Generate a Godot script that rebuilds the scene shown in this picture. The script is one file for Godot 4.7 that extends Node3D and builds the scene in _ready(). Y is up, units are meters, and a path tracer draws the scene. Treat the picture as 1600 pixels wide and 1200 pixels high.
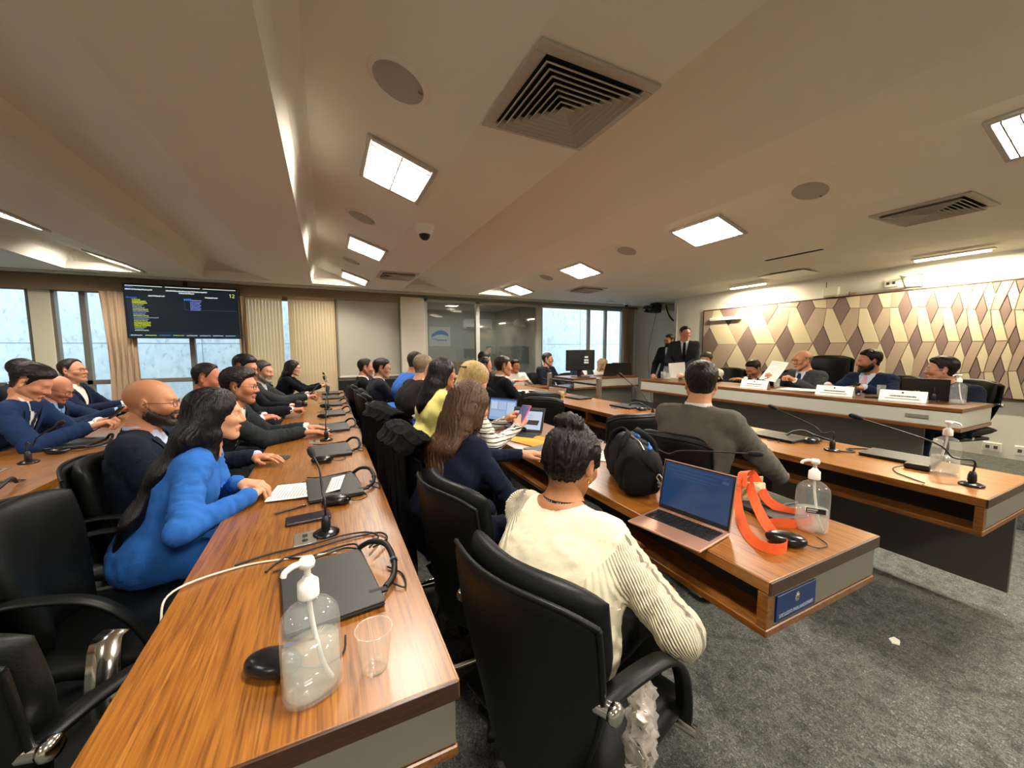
extends Node3D

var taken := {}
var M := {}
var rng := RandomNumberGenerator.new()
var noise := FastNoiseLite.new()
var fine := FastNoiseLite.new()
const LAMP_X := [-2.475, 0.474, 3.52]
const LAMP_Z := [-7.0, -4.92, -2.76, -0.6, 1.55]

func _ready() -> void:
	rng.seed = 7
	noise.seed = 3
	noise.noise_type = FastNoiseLite.TYPE_SIMPLEX_SMOOTH
	noise.frequency = 1.0
	fine.seed = 9
	fine.noise_type = FastNoiseLite.TYPE_SIMPLEX
	fine.frequency = 1.0
	# camera
	var cam := Camera3D.new()
	cam.name = "camera"
	cam.fov = 90.0
	cam.near = 0.03
	cam.far = 200.0
	add_child(cam)
	cam.transform = Transform3D(Basis(Vector3(0.90102891, -0.00323321, 0.43374698), Vector3(0.04245372, 0.99582851, -0.08076668), Vector3(-0.43167647, 0.09118728, 0.89740754)).orthonormalized(), Vector3(0, 1.40, 0))
	cam.current = true
	# sky, daylight, exposure
	var env := Environment.new()
	var sky := Sky.new()
	var sm := ProceduralSkyMaterial.new()
	sm.sky_top_color = Color(0.74, 0.85, 0.95)
	sm.sky_horizon_color = Color(0.86, 0.93, 1.0)
	sm.ground_bottom_color = Color(0.25, 0.25, 0.24)
	sm.ground_horizon_color = Color(0.6, 0.62, 0.62)
	sm.sky_energy_multiplier = 1.0
	sky.sky_material = sm
	env.background_mode = Environment.BG_SKY
	env.sky = sky
	env.background_energy_multiplier = 4.6
	env.tonemap_mode = Environment.TONE_MAPPER_LINEAR
	env.tonemap_exposure = 1.25
	env.sdfgi_enabled = true
	env.ssao_enabled = true
	env.ssil_enabled = true
	var we := WorldEnvironment.new()
	we.name = "world_environment"
	we.environment = env
	add_child(we)
	make_materials()
	build_room()
	build_ceiling_things()
	build_far_wall()
	build_side_wall()
	build_tables()
	build_chairs()
	build_table_things()
	build_people()

# ---------------------------------------------------------------- naming
func numbered(called: String) -> String:
	var n: int = taken.get(called, 0)
	taken[called] = n + 1
	return called if n == 0 else "%s_%03d" % [called, n]

func tag(o: Node3D, label: String, category := "", group := "") -> Node3D:
	if label != "":
		o.set_meta("label", label)
	if category != "":
		o.set_meta("category", category)
	if group != "":
		o.set_meta("group", group)
	return o

func thing(called: String, label: String, category: String, at := Vector3.ZERO, turn := 0.0, group := "") -> Node3D:
	var o := Node3D.new()
	o.name = numbered(called)
	add_child(o, true)
	o.position = at
	o.rotation.y = turn
	tag(o, label, category, group)
	return o

func part(called: String, mesh: Mesh, m: Material, parent: Node3D, xf := Transform3D()) -> MeshInstance3D:
	var o := MeshInstance3D.new()
	o.name = called if parent != self else numbered(called)
	o.mesh = mesh
	if m != null:
		o.material_override = m
	o.transform = xf
	parent.add_child(o, true)
	return o

func struct(called: String, mesh: Mesh, m: Material, xf := Transform3D()) -> MeshInstance3D:
	var o := part(called, mesh, m, self, xf)
	o.set_meta("kind", "structure")
	return o

func dup(src: Node3D, label: String, at: Vector3, turn := 0.0, group := "") -> Node3D:
	var base := String(src.name)
	var rx := RegEx.create_from_string("_\\d+$")
	base = rx.sub(base, "")
	var c: Node3D = src.duplicate()
	c.name = numbered(base)
	add_child(c, true)
	c.position = at
	c.rotation = Vector3(0, turn, 0)
	c.set_meta("label", label)
	if group != "":
		c.set_meta("group", group)
	return c

# ---------------------------------------------------------------- materials
func mat(c: Color, rough := 0.6, metal := 0.0) -> StandardMaterial3D:
	var m := StandardMaterial3D.new()
	m.albedo_color = c
	m.roughness = rough
	m.metallic = metal
	return m

func hx(s: String, rough := 0.6, metal := 0.0) -> StandardMaterial3D:
	return mat(Color(s), rough, metal)

func noise_tex(freq: float, ramp: Array, size := 512, octaves := 4, warp := 0.0, kind := FastNoiseLite.TYPE_SIMPLEX_SMOOTH, sd := 1) -> NoiseTexture2D:
	var t := NoiseTexture2D.new()
	t.width = size
	t.height = size
	t.seamless = true
	var n := FastNoiseLite.new()
	n.noise_type = kind
	n.seed = sd
	n.frequency = freq
	n.fractal_octaves = octaves
	if warp > 0.0:
		n.domain_warp_enabled = true
		n.domain_warp_amplitude = warp
		n.domain_warp_frequency = freq * 0.7
	t.noise = n
	var g := Gradient.new()
	var offs := PackedFloat32Array()
	var cols := PackedColorArray()
	for k in ramp.size():
		offs.append(float(k) / maxf(1.0, ramp.size() - 1))
		cols.append(Color(ramp[k]))
	g.offsets = offs
	g.colors = cols
	t.color_ramp = g
	return t

func tri(m: StandardMaterial3D, scale: Vector3, world := false) -> StandardMaterial3D:
	m.uv1_triplanar = true
	m.uv1_world_triplanar = world
	m.uv1_scale = scale
	m.uv1_triplanar_sharpness = 6.0
	return m

func glass_mat(a := 0.12, c := Color(0.9, 0.95, 0.95)) -> StandardMaterial3D:
	var m := mat(Color(c.r, c.g, c.b, a), 0.03)
	m.transparency = BaseMaterial3D.TRANSPARENCY_ALPHA
	m.metallic_specular = 0.5
	return m

func glow(c: Color, e: float) -> StandardMaterial3D:
	var m := mat(Color(0.9, 0.9, 0.9), 0.6)
	m.emission_enabled = true
	m.emission = c
	m.emission_energy_multiplier = e
	return m

func cloth(c: String, bump := 0.05, rough := 0.92) -> StandardMaterial3D:
	var m := hx(c, rough)
	m.heightmap_enabled = true
	m.heightmap_texture = M.weave
	m.heightmap_scale = bump
	m.metallic_specular = 0.25
	m.rim_enabled = true
	m.rim = 0.12
	m.rim_tint = 0.6
	return tri(m, Vector3(9, 9, 9))

func leather(c: String) -> StandardMaterial3D:
	var m := hx(c, 0.46)
	m.metallic_specular = 0.35
	m.heightmap_enabled = true
	m.heightmap_texture = M.pores
	m.heightmap_scale = 0.06
	return tri(m, Vector3(7, 7, 7))

func wood(scale: Vector3, tint := Color.WHITE, rough := 0.34) -> StandardMaterial3D:
	var m := mat(tint, rough)
	m.albedo_texture = M.wood_tex
	m.detail_enabled = true
	m.detail_albedo = M.streak_tex
	m.detail_blend_mode = BaseMaterial3D.BLEND_MODE_MUL
	m.heightmap_enabled = true
	m.heightmap_texture = M.streak_tex
	m.heightmap_scale = 0.01
	m.clearcoat_enabled = true
	m.clearcoat = 0.5
	m.clearcoat_roughness = 0.26
	return tri(m, scale)

func make_materials() -> void:
	M.weave = noise_tex(0.09, ["666666", "ffffff"], 256, 3)
	M.pores = noise_tex(0.06, ["888888", "ffffff", "bbbbbb"], 256, 3, 0.0, FastNoiseLite.TYPE_CELLULAR)
	M.wood_tex = noise_tex(0.011, ["644118", "7c5424", "93692e", "a27636", "875e2a", "aa8040", "976e32"], 1024, 5, 30.0)
	M.streak_tex = noise_tex(0.02, ["a89884", "dcd4ca", "ffffff", "f2ece4", "fffaf5"], 1024, 5, 18.0, FastNoiseLite.TYPE_SIMPLEX, 5)
	M.wood_z = wood(Vector3(3.2, 3.2, 0.13), Color(0.94, 0.84, 0.68))
	M.wood_x = wood(Vector3(0.13, 3.2, 3.2), Color(0.94, 0.84, 0.68))
	M.wood_edge = wood(Vector3(0.3, 4.0, 0.3), Color(0.42, 0.33, 0.29), 0.45)
	M.wood_shelf = wood(Vector3(2.6, 2.6, 0.3), Color(0.85, 0.75, 0.65), 0.42)
	M.wood_dais = wood(Vector3(3.2, 3.2, 0.13), Color(0.72, 0.60, 0.52))
	M.grey_panel = hx("716d61", 0.7)
	M.dais_panel = hx("aaa99d", 0.7)
	M.dark_panel = hx("5c5a55", 0.75)
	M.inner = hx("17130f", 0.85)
	M.ceiling = hx("e5e1d5", 0.85)
	M.wall_white = hx("e4e2da", 0.8)
	M.beige_wall = hx("cfc9bb", 0.8)
	var carpet := mat(Color.WHITE, 0.97)
	carpet.albedo_texture = noise_tex(0.16, ["252826", "3f423f", "6c6d64", "373b39", "828279", "555751"], 512, 4, 0.0, FastNoiseLite.TYPE_VALUE, 12)
	carpet.detail_enabled = true
	carpet.detail_albedo = noise_tex(0.01, ["b0b0b0", "ffffff", "d0d0d0"], 512, 3)
	carpet.detail_blend_mode = BaseMaterial3D.BLEND_MODE_MUL
	carpet.heightmap_enabled = true
	carpet.heightmap_texture = M.weave
	carpet.heightmap_scale = 0.5
	M.carpet = tri(carpet, Vector3(1.6, 1.6, 1.6), true)
	M.chrome = hx("d8d6d0", 0.16, 1.0)
	M.steel = hx("b0aca0", 0.35, 1.0)
	M.alu = hx("b9b7ae", 0.5, 0.2)
	M.alu_dark = hx("77756c", 0.5, 0.2)
	M.leather = leather("0b0e0d")
	M.leather_soft = leather("090c0b")
	M.black = hx("0d0d0e", 0.5)
	M.black_soft = hx("0b0b0c", 0.85)
	M.black_shiny = hx("101114", 0.25)
	M.laptop = hx("2a2d2d", 0.45)
	M.rubber = hx("15161a", 0.6)
	M.white_plastic = hx("eeece6", 0.4)
	M.paper = hx("efece2", 0.85)
	M.ink = hx("55544f", 0.9)
	M.glass = glass_mat(0.10)
	M.pane = glass_mat(0.06, Color(0.8, 0.95, 0.98))
	M.booth_pane = glass_mat(0.16, Color(0.5, 0.55, 0.53))
	M.clear = glass_mat(0.09, Color(0.92, 0.95, 0.95))
	M.gel = glass_mat(0.34, Color(0.78, 0.80, 0.76))
	M.cup = glass_mat(0.12, Color(0.95, 0.92, 0.85))
	var conc := mat(Color.WHITE, 0.95)
	conc.albedo_texture = noise_tex(0.012, ["b4bcbc", "d3dad9", "dfe4e2", "d0d8d7", "e6eae8"], 512, 6)
	conc.detail_enabled = true
	conc.detail_albedo = noise_tex(0.05, ["ffffff", "ffffff", "fafafa", "a4adae"], 512, 5, 20.0, FastNoiseLite.TYPE_PERLIN, 21)
	conc.detail_blend_mode = BaseMaterial3D.BLEND_MODE_MUL
	M.concrete = tri(conc, Vector3(0.45, 0.25, 0.45), true)
	M.panel_light = cloth("d6cbb0", 0.04)
	M.panel_tan = cloth("b5a293", 0.04)
	M.panel_dark = cloth("84716f", 0.04)
	M.blind = cloth("efe1c4", 0.03)
	M.blind.backlight_enabled = true
	M.blind.backlight = Color(1.0, 0.92, 0.76)
	M.curtain = cloth("b29a80", 0.05)
	M.tube_glow = glow(Color(1.0, 0.97, 0.90), 1.3)
	M.cove_glow = glow(Color(1.0, 0.95, 0.82), 6.0)
	M.louver = hx("efede6", 0.35)
	M.slat = hx("4a4842", 0.4)
	M.grille = hx("a9a296", 0.6)
	M.vent = hx("b9b2a4", 0.5)
	M.vent_dark = hx("1d2624", 0.8)
	M.eye_white = hx("e8e2da", 0.25)
	M.iris = hx("2a1a10", 0.15)
	M.coat = cloth("0a0b0d", 0.08)
	M.nylon = cloth("0f1114", 0.06, 0.7)

# ---------------------------------------------------------------- geometry helpers
func st_new() -> SurfaceTool:
	var st := SurfaceTool.new()
	st.begin(Mesh.PRIMITIVE_TRIANGLES)
	return st

func done(st: SurfaceTool) -> ArrayMesh:
	st.generate_normals()
	return st.commit()

func quad(st: SurfaceTool, a: Vector3, b: Vector3, c: Vector3, d: Vector3) -> void:
	# a b c d go clockwise seen from outside
	st.add_vertex(a); st.add_vertex(b); st.add_vertex(c)
	st.add_vertex(a); st.add_vertex(c); st.add_vertex(d)

func tri3(st: SurfaceTool, a: Vector3, b: Vector3, c: Vector3, out: Vector3) -> void:
	# turned so that it faces out
	if (b - a).cross(c - a).dot(out) > 0.0:
		st.add_vertex(a); st.add_vertex(c); st.add_vertex(b)
	else:
		st.add_vertex(a); st.add_vertex(b); st.add_vertex(c)

# a box with chamfered edges, centre at xf
func add_box(st: SurfaceTool, size: Vector3, xf := Transform3D(), b := 0.004) -> void:
	var h := size * 0.5
	b = minf(b, minf(h.x, minf(h.y, h.z)) * 0.6)
	st.set_smooth_group(-1)
	var e := [Vector3.RIGHT, Vector3.UP, Vector3.BACK]
	var hh := [h.x, h.y, h.z]
	for ax in 3:
		var u: Vector3 = e[(ax + 1) % 3]
		var v: Vector3 = e[(ax + 2) % 3]
		var hu: float = hh[(ax + 1) % 3]
		var hv: float = hh[(ax + 2) % 3]
		for s in [-1.0, 1.0]:
			var n: Vector3 = e[ax] * s
			var p: Vector3 = n * hh[ax]
			var q := [p - u * (hu - b) - v * (hv - b), p + u * (hu - b) - v * (hv - b), p + u * (hu - b) + v * (hv - b), p - u * (hu - b) + v * (hv - b)]
			var o := xf.basis * n
			tri3(st, xf * q[0], xf * q[1], xf * q[2], o)
			tri3(st, xf * q[0], xf * q[2], xf * q[3], o)
		# edges running along ax
		for su in [-1.0, 1.0]:
			for sv in [-1.0, 1.0]:
				var a: Vector3 = u * su * hu + v * sv * (hv - b)
				var c: Vector3 = u * su * (hu - b) + v * sv * hv
				var t: Vector3 = e[ax] * (hh[ax] - b)
				var o2: Vector3 = xf.basis * (u * su + v * sv)
				tri3(st, xf * (a - t), xf * (a + t), xf * (c + t), o2)
				tri3(st, xf * (a - t), xf * (c + t), xf * (c - t), o2)
	for sx in [-1.0, 1.0]:
		for sy in [-1.0, 1.0]:
			for sz in [-1.0, 1.0]:
				var k := Vector3(sx, sy, sz)
				tri3(st, xf * (k * Vector3(h.x, h.y - b, h.z - b)), xf * (k * Vector3(h.x - b, h.y, h.z - b)), xf * (k * Vector3(h.x - b, h.y - b, h.z)), xf.basis * k)

func box(size: Vector3, at := Vector3.ZERO, b := 0.004) -> ArrayMesh:
	var st := st_new()
	add_box(st, size, Transform3D(Basis(), at), b)
	return done(st)

func boxes(list: Array) -> ArrayMesh:
	var st := st_new()
	for l in list:
		add_box(st, l[0], Transform3D(Basis(), l[1]), l[2] if l.size() > 2 else 0.004)
	return done(st)

# box given by its corners
func slab(a: Vector3, b: Vector3, bev := 0.004) -> ArrayMesh:
	return box((b - a).abs(), (a + b) * 0.5, bev)

func smooth_path(pts: Array, per := 5) -> PackedVector3Array:
	var out := PackedVector3Array()
	var n := pts.size()
	for i in n - 1:
		var p0: Vector3 = pts[maxi(i - 1, 0)]
		var p1: Vector3 = pts[i]
		var p2: Vector3 = pts[i + 1]
		var p3: Vector3 = pts[mini(i + 2, n - 1)]
		for k in per:
			out.append(p1.cubic_interpolate(p2, p0, p3, float(k) / per))
	out.append(pts[n - 1])
	return out

# swept section (list of Vector2, or a round one) along a path, radius may vary
func add_tube(st: SurfaceTool, path: PackedVector3Array, r: Variant, sides := 8, caps := true, sec := PackedVector2Array(), up0 := Vector3.UP) -> void:
	var n := path.size()
	if sec.is_empty():
		for k in sides:
			sec.append(Vector2(cos(TAU * k / sides), sin(TAU * k / sides)))
	sides = sec.size()
	var rings := []
	var up := up0
	for i in n:
		var d := (path[mini(i + 1, n - 1)] - path[maxi(i - 1, 0)]).normalized()
		if absf(d.dot(up)) > 0.98:
			up = Vector3.RIGHT if absf(d.x) < 0.9 else Vector3.FORWARD
		var s := d.cross(up).normalized()
		up = s.cross(d).normalized()
		var rr: float = r if r is float else float(r[mini(i, r.size() - 1)])
		var ring := PackedVector3Array()
		for k in sides:
			ring.append(path[i] + (s * sec[k].x + up * sec[k].y) * rr)
		rings.append(ring)
	st.set_smooth_group(1)
	for i in n - 1:
		for k in sides:
			var k2 := (k + 1) % sides
			var c := (path[i] + path[i + 1]) * 0.5
			var m: Vector3 = (rings[i][k] + rings[i][k2] + rings[i + 1][k] + rings[i + 1][k2]) * 0.25 - c
			tri3(st, rings[i][k], rings[i + 1][k], rings[i + 1][k2], m)
			tri3(st, rings[i][k], rings[i + 1][k2], rings[i][k2], m)
	if caps:
		st.set_smooth_group(-1)
		var d0 := path[0] - path[1]
		var d1 := path[n - 1] - path[n - 2]
		for k in range(1, sides - 1):
			tri3(st, rings[0][0], rings[0][k], rings[0][k + 1], d0)
			tri3(st, rings[n - 1][0], rings[n - 1][k], rings[n - 1][k + 1], d1)

func tube(pts: Array, r: Variant, sides := 8, per := 5) -> ArrayMesh:
	var st := st_new()
	add_tube(st, smooth_path(pts, per) if per > 1 else PackedVector3Array(pts), r, sides)
	return done(st)

# lathe round y: profile is list of Vector2(radius, y); sx, sz squash
func add_lathe(st: SurfaceTool, prof: Array, sides := 24, xf := Transform3D(), sx := 1.0, sz := 1.0, power := 2.0) -> void:
	var n := prof.size()
	st.set_smooth_group(2)
	var cs := PackedVector2Array()
	for k in sides:
		var a := TAU * k / sides
		var c := cos(a)
		var s := sin(a)
		cs.append(Vector2(signf(c) * pow(absf(c), 2.0 / power) * sx, signf(s) * pow(absf(s), 2.0 / power) * sz))
	for i in n - 1:
		var p: Vector2 = prof[i]
		var q: Vector2 = prof[i + 1]
		for k in sides:
			var c0 := cs[k]
			var c1 := cs[(k + 1) % sides]
			var a := Vector3(c0.x * p.x, p.y, c0.y * p.x)
			var b := Vector3(c1.x * p.x, p.y, c1.y * p.x)
			var c := Vector3(c1.x * q.x, q.y, c1.y * q.x)
			var d := Vector3(c0.x * q.x, q.y, c0.y * q.x)
			# outward: to the right of travel along the profile (profile goes from bottom to top)
			var dir := Vector2(q.y - p.y, -(q.x - p.x))
			var mid := (c0 + c1) * 0.5
			var o := Vector3(mid.x * dir.x, dir.y, mid.y * dir.x)
			if p.x > 1e-6:
				tri3(st, xf * a, xf * b, xf * c, xf.basis * o)
			if q.x > 1e-6:
				tri3(st, xf * a, xf * c, xf * d, xf.basis * o)

func lathe(prof: Array, sides := 24, xf := Transform3D(), sx := 1.0, sz := 1.0, power := 2.0) -> ArrayMesh:
	var st := st_new()
	add_lathe(st, prof, sides, xf, sx, sz, power)
	return done(st)

# convex or concave polygon in the plane (o, ex, ey), thickness along n from 0 to t
func add_plate(st: SurfaceTool, poly: PackedVector2Array, o: Vector3, ex: Vector3, ey: Vector3, n: Vector3, t: float, bev := 0.0) -> void:
	var idx := Geometry2D.triangulate_polygon(poly)
	var inner := poly
	if bev > 0.0:
		var off := Geometry2D.offset_polygon(poly, -bev)
		if off.size() == 1 and off[0].size() == poly.size():
			inner = off[0]
			var best := 0
			for k in inner.size():
				if inner[k].distance_to(poly[0]) < inner[best].distance_to(poly[0]):
					best = k
			var r := PackedVector2Array()
			var sgn := 1 if Geometry2D.is_polygon_clockwise(inner) == Geometry2D.is_polygon_clockwise(poly) else -1
			for k in inner.size():
				r.append(inner[posmod(best + k * sgn, inner.size())])
			inner = r
			idx = Geometry2D.triangulate_polygon(inner)
	st.set_smooth_group(-1)
	for k in range(0, idx.size(), 3):
		var p := []
		for j in 3:
			var q: Vector2 = inner[idx[k + j]]
			p.append(o + ex * q.x + ey * q.y + n * t)
		tri3(st, p[0], p[1], p[2], n)
	var cen := Vector2.ZERO
	for q in poly:
		cen += q
	cen /= poly.size()
	var cw := Geometry2D.is_polygon_clockwise(poly)
	for k in poly.size():
		var a := poly[k]
		var b := poly[(k + 1) % poly.size()]
		var a2 := inner[k]
		var b2 := inner[(k + 1) % poly.size()]
		var e := (b - a)
		var on := Vector2(e.y, -e.x) * (-1.0 if cw else 1.0)
		var o3 := ex * on.x + ey * on.y
		var A := o + ex * a.x + ey * a.y
		var B := o + ex * b.x + ey * b.y
		var A2 := o + ex * a2.x + ey * a2.y + n * t
		var B2 := o + ex * b2.x + ey * b2.y + n * t
		tri3(st, A, B, B2, o3 + n * 0.1)
		tri3(st, A, B2, A2, o3 + n * 0.1)

# soft cushion: f(u, v) -> [centre, normal]; u, v in -1..1; rounded edge
func pillow(f: Callable, thick: float, nu := 20, nv := 14, pw := 5.0, thick_f: Variant = null) -> ArrayMesh:
	var st := st_new()
	st.set_smooth_group(3)
	for side in [1.0, -1.0]:
		var g := []
		for j in nv + 1:
			var row := PackedVector3Array()
			for i in nu + 1:
				var u := sin((2.0 * i / nu - 1.0) * PI * 0.5)
				var v := sin((2.0 * j / nv - 1.0) * PI * 0.5)
				var cn: Array = f.call(u, v)
				var t := thick * 0.5 * pow(maxf(0.0, 1.0 - pow(absf(u), pw)), 0.5) * pow(maxf(0.0, 1.0 - pow(absf(v), pw)), 0.5)
				if thick_f != null:
					t *= thick_f.call(u, v)
				row.append(cn[0] + cn[1] * t * side)
			g.append(row)
		for j in nv:
			for i in nu:
				var u0 := sin((2.0 * (i + 0.5) / nu - 1.0) * PI * 0.5)
				var v0 := sin((2.0 * (j + 0.5) / nv - 1.0) * PI * 0.5)
				var nn: Vector3 = f.call(u0, v0)[1] * side
				var a: Vector3 = g[j][i]
				var b: Vector3 = g[j][i + 1]
				var c: Vector3 = g[j + 1][i + 1]
				var d: Vector3 = g[j + 1][i]
				tri3(st, a, b, c, nn)
				tri3(st, a, c, d, nn)
	return done(st)

func text_mesh(s: String, size: float, depth := 0.001) -> TextMesh:
	var t := TextMesh.new()
	var f := SystemFont.new()
	f.font_names = PackedStringArray(["Droid Sans"])
	t.font = f
	t.text = s
	t.font_size = 32
	t.pixel_size = size / 32.0
	t.depth = depth
	t.curve_step = 4.0
	return t

func yaw(deg: float) -> Basis:
	return Basis(Vector3.UP, deg_to_rad(deg))

# ---------------------------------------------------------------- room shell
func build_room() -> void:
	struct("floor", slab(Vector3(-6.6, -0.12, -12.6), Vector3(7.7, 0.0, 4.4), 0.0), M.carpet)
	struct("wall_back", slab(Vector3(-6.6, 0, 4.2), Vector3(7.7, 2.95, 4.4), 0.0), M.beige_wall)
	struct("wall_left", slab(Vector3(-6.7, 0, -8.3), Vector3(-6.5, 2.95, 4.4), 0.0), M.beige_wall)
	struct("wall_right", slab(Vector3(6.8, 0, -5.98), Vector3(7.9, 2.95, 4.4), 0.0), M.wall_white)
	struct("wall_right", slab(Vector3(7.6, 0, -8.3), Vector3(7.9, 2.95, -5.98), 0.0), M.wall_white)
	struct("baseboard_right", slab(Vector3(6.775, 0, -5.98), Vector3(6.8, 0.14, 4.2), 0.006), M.wall_white)
	struct("roof", slab(Vector3(-6.7, 2.95, -8.35), Vector3(7.9, 3.1, 4.4), 0.0), M.beige_wall)
	struct("roof", slab(Vector3(1.2, 2.95, -10.9), Vector3(5.0, 3.1, -8.35), 0.0), M.beige_wall)
	# dais platform under the panel table
	struct("floor_platform", slab(Vector3(4.75, 0, -4.4), Vector3(6.775, 0.17, 4.2), 0.006), M.carpet)
	# the sawtooth ceiling
	var prof := PackedVector2Array()
	for k in range(-4, 2):
		var x0 := -0.165 + 1.475 * k
		prof.append(Vector2(x0, 2.5))
		prof.append(Vector2(x0 + 0.035, 2.66))
		prof.append(Vector2(x0 + 0.075, 2.735))
		prof.append(Vector2(x0 + 0.125, 2.755))
		prof.append(Vector2(x0 + 0.885, 2.5))
	prof.append(Vector2(2.785, 2.5))
	prof.append(Vector2(2.82, 2.66))
	prof.append(Vector2(2.86, 2.735))
	prof.append(Vector2(2.91, 2.755))
	prof.append(Vector2(3.80, 2.5))
	prof.append(Vector2(5.97, 2.5))
	prof.append(Vector2(6.0, 2.53))
	prof.append(Vector2(6.06, 2.545))
	prof.append(Vector2(6.85, 2.45))
	var st := st_new()
	var z0 := -7.35
	var z1 := 4.25
	for i in prof.size() - 1:
		var a := prof[i]
		var b := prof[i + 1]
		var soft := fposmod(a.x + 0.165, 1.475) < 0.1 and a.y > 2.5
		st.set_smooth_group(5 if soft else -1)
		tri3(st, Vector3(a.x, a.y, z0), Vector3(b.x, b.y, z0), Vector3(b.x, b.y, z1), Vector3.DOWN)
		tri3(st, Vector3(a.x, a.y, z0), Vector3(b.x, b.y, z1), Vector3(a.x, a.y, z1), Vector3.DOWN)
	# closed ends of the troughs
	st.set_smooth_group(-1)
	for i in prof.size() - 1:
		var a := prof[i]
		var b := prof[i + 1]
		if maxf(a.y, b.y) > 2.501:
			tri3(st, Vector3(a.x, a.y, z0), Vector3(b.x, b.y, z0), Vector3(b.x, 2.5, z0 - 0.06), Vector3.BACK)
			tri3(st, Vector3(a.x, a.y, z0), Vector3(b.x, 2.5, z0 - 0.06), Vector3(a.x, 2.5, z0 - 0.06), Vector3.BACK)
	struct("ceiling", done(st), M.ceiling)
	struct("ceiling", slab(Vector3(-6.6, 2.5, -8.35), Vector3(7.8, 2.6, z0), 0.0), M.ceiling)
	struct("ceiling", slab(Vector3(6.8, 2.45, z0), Vector3(7.8, 2.6, -5.98), 0.0), M.ceiling)
	struct("trim_ceiling", boxes([[Vector3(14.2, 0.035, 0.03), Vector3(0.5, 2.483, -7.62), 0.004], [Vector3(14.2, 0.02, 0.03), Vector3(0.5, 2.49, -7.78), 0.004]]), M.alu)

# ---------------------------------------------------------------- ceiling fittings
func slope_at(x: float, z: float) -> Transform3D:
	# a place on the sloped ceiling plane; local -y points into the room
	var x0 := -0.165 + 1.475 * floorf((x + 0.165) / 1.475)
	var w := 0.76
	if x > 2.785:
		x0 = 2.785
		w = 0.89
	var f := x - (x0 + 0.125)
	var ang := -atan2(0.255, w)
	return Transform3D(Basis(Vector3.BACK, ang), Vector3(x, 2.755 - f * 0.255 / w, z))

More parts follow.
